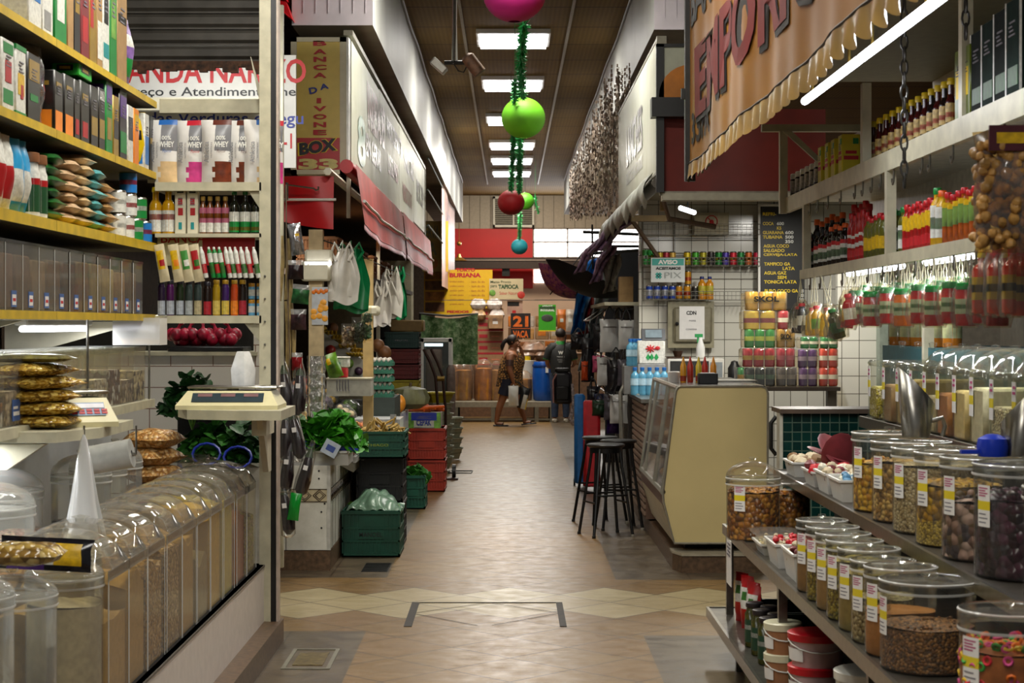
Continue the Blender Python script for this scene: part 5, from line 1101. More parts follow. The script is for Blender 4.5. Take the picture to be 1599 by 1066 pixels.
# crates
cg = mt('crate_green','0a4a38',.45,var=.12,scale=10); ck = mt('crate_black','121213',.5,var=.15); cr_ = mt('crate_red','9a2a14',.45,var=.15,scale=8); cdr = mt('crate_dark_red','6a1512',.5,var=.15); cy = mt('crate_yellow','a8981a',.5,var=.1); cdg = mt('crate_teal','0f3a36',.5,var=.1)
def crate(nm,w_,d_,h_,mat,txt=None,tm=None):
    def mk():
        t = root(nm,'crate'); crate_mb(w_,d_,h_).build('body',mat,t,smooth=False)
        if txt: text(txt,w_*.4,h_*.1,(0,-d_/2-.004,h_*.5),tm,t,bold=.01)
        return t
    return mk
YK = 13.0
x_ = (X(533,YK)+X(625,YK))/2
place('crA',crate('vegetable_crate',.42,.52,.33,cg,'MANOEL',black_ink),(x_,YK+.26,0),'dark green slatted crate on the floor holding wrapped lettuce beside the tiled counter')
t = thing('wrapped_lettuce','lettuce heap under a crumpled translucent green plastic sheet in the front green crate','vegetable',(x_,YK+.26,.27))
m = leafy_mb(random.Random(8),90,(.18,.22),.02,.07,.06,1,True); m.build('leaves',leaf_l,t)
rr = random.Random(4); m = MB(); m.grid(lambda u,v: ((u-.45)*.40,(v-.5)*.5,.05+.14*math.sin(PI*min(1,u*1.05))*math.sin(PI*v)**.6+.022*math.sin(u*9+v*13)*math.sin(v*6-u*5+2)+.018*abs(math.sin(u*17-v*8+2*math.sin(v*9)))),50,50)
m.build('plastic_sheet',mt('sheet_green_grey','6a8a74',.3,var=.25,scale=12),t)
for k in range(1): place('crB',crate('black_crate',.35,.5,.34,ck,None),(X(592,13.5),13.8,.0),'black crate standing under the second black crate behind the front green crate','black crates behind the lettuce')
place('crB',None,(X(592,13.5),13.8,.345),'upper black crate behind the front green crate','black crates behind the lettuce')
place('crC',crate('vegetable_crate',.40,.5,.20,cg,'THIAGO',mt('crate_yellow_ink','8a9a2a',.5)),(X(589,13.3),13.6,.69),'shallow green crate of ginger roots on top of the black crates')
rr = random.Random(12); m = MB()
for k in range(70):
    p = Vector((rr.uniform(-.17,.17),rr.uniform(-.22,.22),rr.uniform(.12,.25))); d = Vector((rr.uniform(-1,1),rr.uniform(-1,1),rr.uniform(-.5,.8))).normalized()*rr.uniform(.03,.07); m.tube([p-d,p,p+d],[.007,.011,.006],6)
t = thing('ginger_roots','heap of yellowish ginger roots in the shallow green crate','vegetable',(X(589,13.3),13.6,.69)); q = m.build('roots',mt('ginger','b0904a',.6,var=.25),t); q['kind'] = 'stuff'; t['kind'] = 'stuff'
place('crD',crate('vegetable_crate',.22,.5,.30,cg),(X(645,16.4),16.65,0),'small dark green crate with leaves on the floor beside the red crates')
t = thing('loose_leaves','fresh green leaves filling the small green crate by the red crates','vegetable',(X(645,16.4),16.65,.22)); leafy_mb(random.Random(9),110,(.11,.22),.02,.12,.07,1,True).build('leaves',leaf_g,t)
for k in range(2): place('crR',crate('red_crate',.37,.55,.315,cr_),(X(666,18.1),18.4,k*.318),f'{"lower" if k == 0 else "upper"} red slatted crate of the pair at the edge of the aisle','red crates at the aisle edge')
t = place('carrotbox',carton('printed_carton','box',.34,.5,.16,mt('box_pale','b8b8a8',.5),[(0,.2,0,1,leaf_l),(.8,1,0,1,leaf_l),(.12,.88,.5,1,blue_ink)],'y'),(X(662,18.2),18.45,.636),'blue and green printed carton holding carrots on top of the red crates')
text('CEPAK',.15,.06,(0,-.254,.06),mt('navy_ink','23338a',.5,var=0),t,bold=.03)
rr = random.Random(6); m = MB()
for k in range(42):
    p = Vector((rr.uniform(-.14,.14),rr.uniform(-.2,.2),rr.uniform(.0,.05))); a = rr.uniform(-.6,.6); d = Vector((math.cos(a),math.sin(a),0))*.07; m.tube([p-d,p,p+d],[.006,.015,.017],7)
t = thing('carrot_pile','pile of bright orange carrots on the printed carton','vegetable',(X(662,18.2),18.45,.80)); m.build('carrots',mt('carrot','d05a14',.45,var=.15),t)['kind'] = 'stuff'; t['kind'] = 'stuff'
# dark crate tower
z = 0
for k,(mm,h_,wd) in enumerate([(cdr,.30,'dark red'),(cdg,.30,'dark green'),(cdr,.30,'dark red'),(cy,.16,'dull yellow'),(cdr,.17,'deep red'),(cdr,.17,'deep red'),(cdg,.19,'dark teal')]):
    place(('tw',k),crate('tower_crate',.38,.5,h_,mm,'FRUTAL' if k == 6 else None,fgrey),(X(627,20),20.3,z),f'{wd} crate, {ORD[k]} from the floor in the tall crate tower','crates in the tall tower'); z += h_+.003
place('kbox',carton('plain_carton','box',.38,.45,.13,mt('dull_kraft','7a6030',.6,var=.1)),(X(634,20),20.3,z),'plain dull kraft carton on top of the tall crate tower')
for k in range(3):
    place(('dk',k),crate('dark_crate',.40,.5,.3,ck),(X(600,21),21.5,.9+k*.31),f'dark crate behind the egg trays, {ORD[k]} from the bottom','dark crates behind the egg trays')
m = MB(); m.box(-.2,.2,-.25,.25,0,.895); tag(m.build('dark_pedestal',black_m,loc=(X(600,21),21.5,0)),'black pedestal below the dark crates behind the egg trays','pedestal')
# stacked basins and hand truck
for k in range(6):
    def mk():
        t = root('plastic_basket','basket'); m = MB(); m.lathe([(.12,0),(.165,.125),(.178,.13),(.178,.14),(.16,.135),(.115,.01)],8,cap=False,a0=PI/8,a1=2*PI+PI/8,sy=1.3); m.build('body',mt('basket_white','a8aa94',.5,var=.1),t)
        m = MB(); m.lathe([(.150,.07),(.156,.075),(.150,.08)],8,cap=False,a0=PI/8,a1=2*PI+PI/8,sy=1.3); m.build('rib',mt('basket_rib','8a8c78',.5),t); return t
    place('bas',mk,(X(686,20.6),20.7,.03+k*.125),f'off-white plastic basket, {ORD[k]} from the bottom of the tall stack by the hand truck','stacked off-white baskets')
place('basy',(lambda: (lambda t: (MB().lathe([(.14,0),(.19,.10),(.205,.105),(.205,.12),(.18,.115),(.13,.01)],8,cap=False,a0=PI/8,a1=2*PI+PI/8,sy=1.3).build('body',cy,t),t)[1])(root('plastic_basket','basket'))),(X(684,20.6),20.7,.79),'mustard yellow basket on top of the off-white stack','stacked off-white baskets')
for k in range(4): place('bas',None,(X(703,22.4),22.4,.02+k*.125),f'off-white basket in the shorter stack behind the tall one, {ORD[k]} from the bottom','shorter basket stack')
t = thing('hand_truck','dark brown hand truck with curved handles leaning by the basket stack','hand truck',(X(680,19.6),19.6,0)); hm = mt('truck_brown','3a241c',.4,.4)
for s_ in (-.04,.04):
    m = MB(); m.tube([(.07+s_,0,.1),(.07+s_,0,.75),(.04+s_,0,1.12),(-.02+s_,.02,1.28),(-.09+s_,.03,1.42)],.016,8); m.build('rail',hm,t)
m = MB(); m.tube([(.02,0,1.1),(.1,0,1.1)],.03,8); m.build('clamp',mt('truck_gold','7a6020',.4,.5),t)
m = MB(); m.box(-.08,.25,-.12,.05,.0,.02)
m.build('toe_plate',hm,t)
for s_ in (-.12,.2):
    m = MB(); m.lathe([(.02,-.02),(.08,-.02),(.08,.02),(.02,.02)],16); m.xf(Matrix.Translation((s_,.08,.08)) @ Matrix.Rotation(PI/2,4,'Y')); m.build('wheel',black_m,t)
m = MB(); m.tube([W(702,738,20.5),W(700,741,20.3),W(735,742,20.3),W(738,738,20.6),W(705,738,20.5)],.008,6)
for i_,v_ in enumerate(m.v): m.v[i_] = (v_[0],v_[1],max(.004,v_[2]+.008-Zh(740,20.45)))
tag(m.build('floor_hoop',dark_m),'thin dark metal hoop lying on the aisle floor by the baskets','hoop')
# glass display cabinet further back
YF = 24.5
t = thing('glass_cabinet','white-framed glass display cabinet with a lit top behind the hand truck','cabinet',(X(681,YF),YF,0)); w2 = 24*YF/F; h = 1.68-(528-508)*YF/F
m = MB()
for s_ in (-w2,w2-.04):
    for y_ in (0,.56): m.box(s_,s_+.04,y_,y_+.04,0,h)
m.box(-w2,w2,0,.6,h-.05,h); m.box(-w2,w2,0,.6,0,.12); m.build('frame',white_paint,t,smooth=False)
m = MB(); m.box(-w2+.04,w2-.04,.01,.012,.12,h-.05); m.build('glass',clear('cabinet_glass','dfe8e8',.06),t)
m = MB(); m.box(-w2+.05,w2-.12,.05,.09,h-.11,h-.07); m.build('tube',mt('lit_tube_soft','e8eef4',.3,var=0,emit=2.2),t)
m = MB(); m.box(-w2+.05,w2-.05,.55,.58,.12,h-.06); m.m = 1; m.rbox(-w2+.06,w2-.14,.2,.4,.5,1.35,.02); m.build('contents',[mt('dark_back','2a3a38',.5),mt('brown_paper','8a6450',.6,var=.15)],t)
m = MB(); m.lathe([(.06,0),(.065,.75),(.055,.9),(.03,.95)],14,jit=lambda a,z: .06*math.sin(a*5)); m.build('rolled_sheet',mt('sheet_grey_brown','6a584e',.5,var=.2),t,(w2+.0,-.3,0.2))
# upper shelf with wooden boxes in the stall
m = MB(); m.box(-2.3,-1.35,14.7,25,2.10,2.15); tag(m.build('loft_shelf',mt('loft_dark','3a2c1e',.7)),'dark loft shelf high inside the greengrocer stall with timber crates on it','shelf')
wood_o = mt('orange_timber','8a5424',.6,var=.25,scale=6)
for k in range(9):
    place('wc',crate('timber_crate',.34,.5,.26,wood_o),(-1.60-.02*(k % 2),15.1+k*1.0,2.15),f'orange-brown timber crate on the loft shelf, {ORD[k]} from the near end','timber crates on the loft shelf')
m = MB(); m.box(-2.6,-1.4,25.5,25.6,0,2.6); struct('wall_left_partition',m,mt('cream_partition','b0a88c',.6,var=.1))
m = MB(); m.box(-1.45,-1.40,26.0,26.05,0,2.85); m.box(-1.46,-1.42,19.6,19.65,0,2.85); struct('trim_6',m,cream_paint)
# ================================================================== ceiling fixtures, lanterns, far hall
tube_e = mt('lit_tube_ceiling','f6f4ff',.3,var=0,emit=5); refl = mt('reflector','f0f0ea',.3,var=0,emit=.9)
for k,yy in enumerate([3,8.5,14]+LIGHT_Y):
    def mk():
        t = root('ceiling_light','ceiling light'); m = MB(); m.box(-.42,.42,-.5,.5,0,.05); m.m = 1; m.box(-.40,.40,-.45,.48,-.002,0); m.build('housing',[white_paint,refl],t,smooth=False)
        for y_ in (-.34,.05,.26): m = MB(); m.tube([(-.38,y_,-.03),(.38,y_,-.03)],.02 if y_ < 0 else .03,8); m.build('tube',tube_e,t)
        return t
    place('cl',mk,(.04,yy,CEIL-.055),f'recessed fluorescent ceiling light over the aisle, {ORD[k]} counting away from the camera','ceiling lights along the aisle')
def lantern(px,py,wpx,Y,col,word):
    r_ = wpx*Y/F/2; m = MB(); pr = []
    for k in range(41):
        a = PI*(.06+.88*k/40); pr.append((r_*math.sin(a)*(1+.012*(k % 2)),-r_*.94*math.cos(a)))
    m.lathe(pr,28,cap=False,jit=lambda a,z: .006*math.cos(a*9)); t = thing('paper_lantern',f'{word} round paper lantern hanging over the aisle','lantern',W(px,py,Y))
    m.build('shade',mt('paper_'+word.split()[0],col,.6,var=.06,scale=6),t)
    m = MB(); m.tube([(0,0,r_*.92),(0,0,CEIL-W(px,py,Y).z)],.003,5); m.build('cord',dark_m,t)
    m = MB(); m.tube([(-.03,0,r_*.92),(0,0,r_*1.05),(.03,0,r_*.92)],.003,5); m.build('hanger',steel,t)
lantern(803,-12,99,9.9,'b81a78','magenta'); lantern(817,184,68,14.4,'6cc41c','lime green'); lantern(798,316,42,23.5,'a8121a','dark red')
lantern(820,314,28,33,'4fa81a','grass green small'); lantern(811,385,26,37,'1f8f9c','teal')
tin = mt('green_tinsel','12803a',.35,.3,.35,60); rr = random.Random(21)
def tinsel(pts,r_,word,n=60):
    m = MB(); P = [Vector(p) for p in pts]; seg = [(P[i+1]-P[i]).length for i in range(len(P)-1)]; tot = sum(seg)
    m.tube(P,r_*.18,5); m.tube([P[0],(P[0].x,P[0].y,CEIL)],.002,4); N = int(n*tot)
    for q in range(N):
        s_ = tot*q/N; i = 0
        while i < len(seg)-1 and s_ > seg[i]: s_ -= seg[i]; i += 1
        p = P[i].lerp(P[i+1],s_/seg[i]); a = rr.uniform(0,6.28); d = Vector((math.cos(a),rr.uniform(-.3,.3),math.sin(a)))*r_*rr.uniform(.7,1.1); w_ = Vector((rr.uniform(-1,1),rr.uniform(-1,1),rr.uniform(-1,1))).normalized()*.010
        m.add([p+w_,p-w_,p+d],[(0,1,2)])
    tag(m.build('tinsel_garland',tin,smooth=False),f'green tinsel garland {word}','garland')
tinsel([W(818,38,10.3),W(813,100,11.9),W(816,152,14)],.048,'running from the magenta lantern to the lime green one',260)
tinsel([W(804,128,13.2),W(804,170,14.8),W(801,240,18.5),W(798,298,23)],.05,'passing left of the lime green lantern down to the dark red one',170)
tinsel([W(812,216,14.9),W(811,260,18),W(811,300,23)],.05,'right-hand strand below the lime green lantern',170)
tinsel([W(812,333,30),W(811,373,36.5)],.06,'between the dark red and teal lanterns',120)
tinsel([W(836,306,36),W(837,318,36),W(841,334,36)],.07,'short loose strand right of the small green lantern',260)
# hanging floodlight fitting
t = thing('hanging_floodlight','floodlight and rusty canister on a cable pole hanging from the ceiling','floodlight',W(709,100,13)); q = 13/F
m = MB(); m.tube([(-.005,0,.0),(0,0,.25),(.012,0,CEIL-W(709,100,13).z)],.014,8); m.m = 1; m.tube([(.02,.01,0),(.014,.01,.3),(.03,.01,CEIL-W(709,100,13).z)],.007,6); m.build('pole',[steel,white_paint],t)
m = MB(); m.tube([(-.07,0,.01),(.12,0,.01)],.016,8); m.build('arm',dark_m,t)
m = MB(); m.rbox(-.065,.065,-.05,.05,-.028,.028,.01); m.xf(Matrix.Translation((-.11,0,-.015)) @ Matrix.Rotation(rad(42),4,'Y')); m.build('lamp_head',mt('lamp_grey','9a968c',.4,.3),t)
m = MB(); m.lathe([(.03,-.09),(.05,-.085),(.052,.06),(.03,.08)],14); m.xf(Matrix.Translation((.135,0,-.0)) @ Matrix.Rotation(rad(-38),4,'Y')); m.build('canister',mt('rusty_brown','6a4a34',.6,.2,.35,30),t)
m = MB(); m.tube([(0,0,.0),(.03,0,-.05),(.07,0,-.06),(.09,0,-.02)],.005,6); m.build('wire',black_m,t)

# far hall: bench, cartons, bags, signs
Yh = 32.4
B_ = thing('display_bench','long grey low bench in front of the far hall goods','bench',(0,31.2,0)); xa,xb = X(690,31.2),X(866,31.2)
m = MB(); m.box(xa,xb,0,1.3,.26,.35); m.build('top',mt('bench_grey','8a8270',.5,var=.1),B_,smooth=False)
for px in (712,770,838,862):
    for y_ in (0,1.2): m = MB(); q = X(px,31.2); m.box(q-.035,q+.035,y_,y_+.07,0,.26); m.build('leg',mt('bench_leg','6a6454',.5),B_,smooth=False)
m = MB(); m.box(xa,xb,.01,.05,.03,.06); m.build('foot_rail',mt('bench_leg','6a6454',.5),B_,smooth=False)
snk = mt('orange_snack','b8741a',.6,var=.25,scale=9); snk2 = mt('golden_snack','a8782c',.6,var=.25,scale=9)
for k,(px,w_,yt,mm,wd) in enumerate([(712,26,575,snk2,'dull golden'),(723,30,574,snk2,'golden'),(755,30,571,snk,'bright orange'),(775,20,574,snk2,'yellowish'),(818,26,588,snk2,'brownish')]):
    def mk(w_=w_,mm=mm,yt=yt):
        t = root('snack_sack','sack'); s_ = 31.8/F; r_ = w_*s_/2; h = (622-yt)*s_
        m = MB(); m.lathe([(r_*.85,0),(r_*.97,.04),(r_*.95,h*.6),(r_*.9,h*.98),(r_*.5,h)],12,jit=lambda a,z: .04*math.sin(a*5+z*4)); m.build('contents',mm,t)
        m = MB(); m.lathe([(r_*.9,0),(r_,.04),(r_,h),(r_*.9,h+.08),(r_*.4,h+.15),(0,h+.16)],14,cap=False,jit=lambda a,z: .06*math.sin(a*6+z*5)); m.build('bag',clear('sack_film','fff4ea',.05,.2),t); return t
    place(('ss',k),mk,(X(px,31.8),31.8,.35),f'tall clear sack of {wd} snacks on the grey bench, {ORD[k]} from the left','tall snack sacks on the bench')
t = thing('white_bucket','white bucket with yellow lid behind the walking woman','bucket',(X(822,32.2),32.2,.35)); m = MB(); m.lathe([(.14,.35),(.17,.68),(.175,.7),(0,.71)],14,cap=False); m.lathe([(.16,0),(.16,.36)],14); m.build('bucket',white_paint,t); m = MB(); m.lathe([(.08,.71),(.07,.78)],12); m.build('lid',yellow_paint,t)
m = MB(); m.lathe([(.15,0),(.175,.03),(.185,.2),(.19,.45),(.18,.62),(.165,.68),(.16,.69),(0,.68)],20,cap=False); t = thing('blue_barrel','large blue plastic barrel standing on the grey bench','barrel',(X(848,31.7),31.7,.35)); m.build('body',mt('barrel_blue','0c4a9c',.35,var=.06),t)
m = MB(); m.lathe([(.19,.60),(.195,.62),(.19,.64)],20,cap=False); m.build('ring',mt('barrel_blue2','0a3a80',.4),t); m = MB(); m.box(.04,.09,-.192,-.188,.5,.6); m.build('sticker',paper,t)
# back platform with cartons
m = MB(); m.box(X(690,34),X(1000,34),33,34.6,0,.95); tag(m.build('goods_platform',mt('platform_brown','6a4c34',.6,var=.2)),'brown platform behind the bench stacked with goods','platform')
rb = mt('carton_brown','9c7450',.6,var=.08); rs = mt('carton_red_stripe','a8202a',.5)
s_ = 33.4/F
for k in range(5):
    h = 18*s_; w_ = 41*s_
    def mk(h=h,w_=w_):
        t = root('shipping_carton','carton'); m = MB(); m.box(-w_/2,w_/2,0,.4,0,h-.004); m.m = 1; m.box(-w_/2-.001,w_/2+.001,-.003,.4,0,h*.16); m.box(-w_*.42,-w_*.1,-.004,0,h*.42,h*.72); m.m = 2; m.box(w_*.05,w_*.35,-.003,0,h*.5,h*.6); m.build('box',[rb,rs,mt('carton_print','c87a5a',.6)],t,smooth=False); return t
    place('rc',mk,(X(765.5,33.3),33.3,.93+k*h),f'brown carton with red stripes, {ORD[k]} from the bottom of the stack by the camouflage cloth','red-striped cartons')
place('labcart',carton('shipping_carton','carton',.27,.35,.25,mt('carton_plain','a07c56',.6),[(.3,.65,.35,.55,paper)],'y'),(X(774,33.1),33.12,Zh(513,33.1)),'plain brown carton with small white label at the top of the red-striped stack')
wrapm = mt('wrapped_white','c9bfb8',.3,var=.3,scale=14)
for k,(px,py,w_) in enumerate([(747,479,.30),(772,479,.30),(747,495,.28),(776,495,.28)]):
    m = pile_bag_mb(w_,.3,.22,k); tag(m.build('wrapped_rolls',wrapm if k != 2 else mt('wrapped_gold','c09a6a',.3,var=.4,scale=14),loc=W(px,py+6,33.3)),f'film-wrapped pack of rolls on the brown cartons, {["upper left","upper right","lower left","lower right"][k]} of four','wrapped packs','wrapped packs on the cartons')
camo = NT('camouflage_cloth'); co = camo.coord(); a_ = camo.noise(14,6,co,.8); camo.link(camo.ramp(a_.outputs[0],[(.35,lin('1f3a22')),(.5,lin('4a6a3c')),(.62,lin('8a9a78'))]),camo.b.inputs['Base Color']); camo = camo.m
m = MB(); Yk = 30.5; m.grid(lambda u,v: (X(655,Yk)+(X(746,Yk)-X(655,Yk))*u,Yk+.05*math.sin(u*12),Zh(569,Yk)+(Zh(490+7*math.sin(u*PI),Yk)-Zh(569,Yk))*v),24,6)
tag(m.build('camouflage_cloth',camo),'green camouflage cloth hung under the yellow price banner','cloth')
m = MB(); m.tube([W(655,489,Yk),W(700,493,Yk),W(747,490,Yk)],.02,6); m.tube([W(656,489,Yk),(X(656,Yk),Yk,0)],.02,6); tag(m.build('cloth_rope',dark_m),'dark rope along the top of the camouflage cloth','rope')
Yy = 33.8; bn_y = mt('banner_yellow','d8ac10',.4,var=.04)
t = board('price_banner','large yellow price banner with red heading and food pictures above the camouflage cloth',662,769,421,491,Yy,bn_y)
m = MB()
for k,(c_) in enumerate(('6a4426','b8803a','7a5a3a','c09040')): m.m = k; q = 17.5*k*Yy/F/1.05; m.box(X(664,Yy)-t.location.x,X(694,Yy)-t.location.x,-.01,0,.06+q,.06+q+.17)
m.build('food_pictures',[mt('foodpic'+c_,c_,.5,var=.4,scale=8) for c_ in ('6a4426','b8803a','7a5a3a','c09040')],t,smooth=False)
bt(t,'BURIANA',702,751,426,433,Yy,red_m,.05); bt(t,'TORTO',712,742,418.5,424,Yy,red_m,.05)
for k in range(6):
    bt(t,'- produto caseiro',701,724,438+k*7,441.5+k*7,Yy,mt('brownish_red','a04a20',.5),0); bt(t,'- item do dia',733,757,438+k*7,441.5+k*7,Yy,mt('brownish_red','a04a20',.5),0)
bt(t,'PEDIDOS',698,732,484.5,488.5,Yy,red_m,.05)
t = board('tapioca_banner','pale banner reading TAPIOCA beside the yellow price banner',764,817,435,467,Yy-.2,mt('banner_pale','c8b890',.4,var=.1,scale=3))
bt(t,'TAPIOCA',778,810,444,451,Yy-.2,mt('dark_green_print','2a4a24',.5),.05); bt(t,'Massa Pronta',766,798,438,442,Yy-.2,mt('dark_green_print','2a4a24',.5),.01); bt(t,'para',766,776,445,450,Yy-.2,mt('dark_green_print','2a4a24',.5)); bt(t,'Sabor Natural',780,810,455,460,Yy-.2,red_m,0)
m = MB(); m.ball((.28,-.01,.08),.07,10,6,sy=.1); m.m = 1; m.ball((-.26,-.01,.12),.06,10,6,sy=.1); m.build('pictures',[mt('strawberry','b83020',.5),leaf_l],t)
t = board('small_banner','pale pink and black small banner under the tapioca banner',792,816,468,491,Yy-.1,mt('banner_pinkish','b89a88',.4,var=.2,scale=4)); m = MB(); m.box(-.14,.08,-.004,0,.16,.24); m.m = 1; m.box(-.05,.02,-.004,0,.03,.08); m.build('print',[dark_m,red_m],t)
t = board('stall_number_sign','black sign with orange number 21 above the walking woman',797.5,828.5,489,528,32.8,mt('sign_black','1c1412',.4)); bt(t,'21',801,825,493,510,32.8,mt('sign_orange','d0621a',.4),.04)
bt(t,'VACA',801,825,516,527,32.8,mt('sign_orange','d0621a',.4),.04); m = MB(); m.box(-.17,.17,-.003,0,.175,.185); m.build('rule',mt('sign_orange','d0621a',.4),t)
t = board('green_poster','bright green product poster hanging above the man in the black shirt',841,868,475.5,517,32.6,mt('poster_green','3a9a1c',.4,var=.05)); bt(t,'ARROZ',846,863,476.5,480.5,32.6,white_ink,.03); bt(t,'INTEGRAL',844,866,482,486,32.6,white_ink,.03)
m = MB(); m.box(-.14,.14,-.004,0,.4,.45); m.m = 1; m.ball((0,-.005,.24),.11,12,6,sy=.05,sz=.6); m.m = 2; m.box(-.15,.15,-.004,0,.0,.015); m.build('picture',[mt('dark_green_print','2a4a24',.5),mt('tyre_grey','3c4038',.5,var=.3),yellow_ink],t)
cols = ['c8701c','b8a898','8c6438','a07a4c','6f4a2c','b8884c','94704a','b4946c','a8683a','c8b494']
rr = random.Random(31); k = 0
for lv in range(4):
    px = 793.0
    while px < 906:
        w_ = rr.uniform(13,24); hgt = rr.uniform(.19,.23)
        m = MB(); m.rbox(-w_*s_/2*.95,w_*s_/2*.95,0,.35,0,hgt,.015); m.m = 1
        if k % 3: m.box(-w_*s_*.3,w_*s_*.25,-.004,0,hgt*.3,hgt*.7)
        tag(m.build('stock_carton',[mt('stock'+cols[k % 10],cols[k % 10],.6,var=.15),mt('stock'+cols[(k+4) % 10],cols[(k+4) % 10],.6,var=.15)],loc=(X(px+w_/2,33.4),33.35+.05*(k % 2),.95+lv*.235)),f'brown stock carton on the platform behind the bench, level {CNT[lv]}, {ORD[k % 8]} along','carton','stock cartons behind the bench'); px += w_+1; k += 1
for k,(px,py,mm,wd) in enumerate([(877,517,mt('flour_orange','c8702a',.4,var=.1),'orange'),(890,517,mt('flour_grey','b0a294',.4,var=.1),'grey')]):
    t = place(('fb',k),pouch('flour_bag','bag',.16,.40,.1,mm,[(.4,.6,g_white,.3,.7)],50+k),W(px,py,32.9),f'{wd} upright flour bag beside the green poster','flour bags by the green poster'); 
m = MB(); m.box(X(868,33),X(1000,33),32.85,33.3,Zh(522,33),Zh(517.5,33)); m.box(X(835,32.62),X(1000,32.62),32.6,32.63,Zh(469,32.6),Zh(467.5,32.6)); m.box(X(690,32.62),X(835,32.62),32.62,32.65,Zh(469,32.6),Zh(468,32.6)); tag(m.build('goods_rail',mt('rail_dark_grey','5a4e48',.5)),'thin dark rail and ledge above the far hall goods','rail')
for k,(px,py,w_) in enumerate([(815,566,.5),(833,558,.45),(850,566,.35)]):
    m = pile_bag_mb(w_,.5,.28,40+k,wob=.2); tag(m.build('bulk_bag',mt('bulk_bag_brown','8a6a54',.3,var=.3,scale=10),loc=(X(px,32.6),32.75,1.0+.1*(k == 1))),f'soft brownish bulk bag behind the woman and the barrel, {ORD[k]} from the left','bag','bulk bags behind the barrel')
t = thing('hanging_ornament','small gold ornament hanging before the red far wall','ornament',W(717,380,44)); m = MB(); m.ball((0,0,0),.06,8,6); m.tube([(0,0,.06),(0,0,CEIL-W(717,380,44).z)],.006,4); m.build('ball',mt('ornament_gold','a07a3a',.3,.6),t); m = MB(); m.lathe([(.2,-.42),(.06,-.34),(.03,-.26)],8,cap=False); m.build('star',mt('ornament_gold','a07a3a',.3,.6),t)
t = board('round_ornament','small dark round ornament below the dark beam',784,796,419,431,45.1,dark_m)

# ------------------------------------------------------------------ figures
def skin(name,J,E,mat,parent,sub=2):
    """J: name -> (x,y,z,r[,r2]); E: edges; grown into one continuous surface"""
    names = list(J); me = bpy.data.meshes.new('s'); me.from_pydata([J[k][:3] for k in names],[(names.index(a),names.index(b)) for a,b in E],[])
    o = bpy.data.objects.new('s',me); COL.objects.link(o); md = o.modifiers.new('k','SKIN'); md.use_smooth_shade = True
    for i,k in enumerate(names): r_ = J[k][3:]; me.skin_vertices[0].data[i].radius = (r_[0],r_[-1])
    me.skin_vertices[0].data[0].use_root = True
    if sub: o.modifiers.new('s','SUBSURF').levels = sub
    bpy.context.view_layer.update(); dg = bpy.context.evaluated_depsgraph_get(); m2 = bpy.data.meshes.new_from_object(o.evaluated_get(dg)); bpy.data.objects.remove(o)
    m2.name = name; m2.materials.clear(); m2.materials.append(mat)
    m2.shade_smooth(); return put(name,m2,parent)
skin_m = mt('tanned_skin','8f5c3e',.5,var=.08,scale=8)
def hand_joints(J,E,wrist,dirv,side,pre,L=.085,curl=.3):
    """palm, four unequal fingers and a thumb grown from the wrist joint"""
    d = Vector(dirv).normalized(); s_ = Vector(side).normalized(); n_ = d.cross(s_).normalized(); w0 = Vector(J[wrist][:3])
    pm = w0+d*.05; J[pre+'palm'] = (*pm,.026,.018); E.append((wrist,pre+'palm'))
    for k,(off,ln) in enumerate(((-.026,.062),(-.009,.07),(.009,.066),(.025,.052))):
        a = w0+d*.085+s_*off; b = a+d*ln*.5+n_*.01*curl*3; c = b+(d*(1-curl)+n_*curl*1.4).normalized()*ln*.5
        for nm,p,r_ in (('a',a,.0095),('b',b,.0085),('c',c,.007)): J[f'{pre}{k}{nm}'] = (*p,r_)
        E += [(pre+'palm',f'{pre}{k}a'),(f'{pre}{k}a',f'{pre}{k}b'),(f'{pre}{k}b',f'{pre}{k}c')]
    a = w0+d*.03-s_*.032; b = a+d*.03-s_*.015+n_*.01; J[pre+'ta'] = (*a,.0115); J[pre+'tb'] = (*b,.009); E += [(pre+'palm',pre+'ta'),(pre+'ta',pre+'tb')]
# woman walking right (+x), leopard top, navy shorts
Yw = 30.0
wm = thing('person','woman in a leopard print top and navy shorts walking right with shopping bags','person',(X(797,Yw),Yw,0))
J = {'pelvis': (0,0,.80,.155,.15),'waist': (.0,0,.93,.16,.15),'chest': (.02,0,1.08,.165,.145),'upper': (.03,0,1.20,.13,.12),'neck': (.035,0,1.275,.06),'head0': (.05,0,1.34,.075),'head': (.055,0,1.415,.088,.08),
     'hipL': (-.03,-.09,.74,.105),'kneeL': (-.13,-.09,.43,.062),'calfL': (-.17,-.09,.32,.06),'ankL': (-.215,-.09,.085,.036),'heelL': (-.225,-.09,.045,.034),'toeL': (-.10,-.10,.035,.026),
     'hipR': (.04,.09,.74,.105),'kneeR': (.135,.09,.43,.062),'calfR': (.15,.09,.32,.058),'ankR': (.225,.09,.10,.036),'heelR': (.21,.09,.05,.034),'toeR': (.33,.10,.06,.026),
     'shL': (.0,-.15,1.19,.072),'elL': (-.015,-.215,.95,.052),'foL': (.015,-.22,.86,.042),'wrL': (.045,-.21,.745,.028),
     'shR': (.06,.14,1.18,.068),'elR': (.19,.16,1.06,.048),'foR': (.19,.12,1.16,.04),'wrR': (.165,.08,1.27,.028)}
E = [('pelvis','waist'),('waist','chest'),('chest','upper'),('upper','neck'),('neck','head0'),('head0','head'),('pelvis','hipL'),('hipL','kneeL'),('kneeL','calfL'),('calfL','ankL'),('ankL','heelL'),('heelL','toeL'),('pelvis','hipR'),('hipR','kneeR'),('kneeR','calfR'),('calfR','ankR'),('ankR','heelR'),('heelR','toeR'),('upper','shL'),('shL','elL'),('elL','foL'),('foL','wrL'),('upper','shR'),('shR','elR'),('elR','foR'),('foR','wrR')]
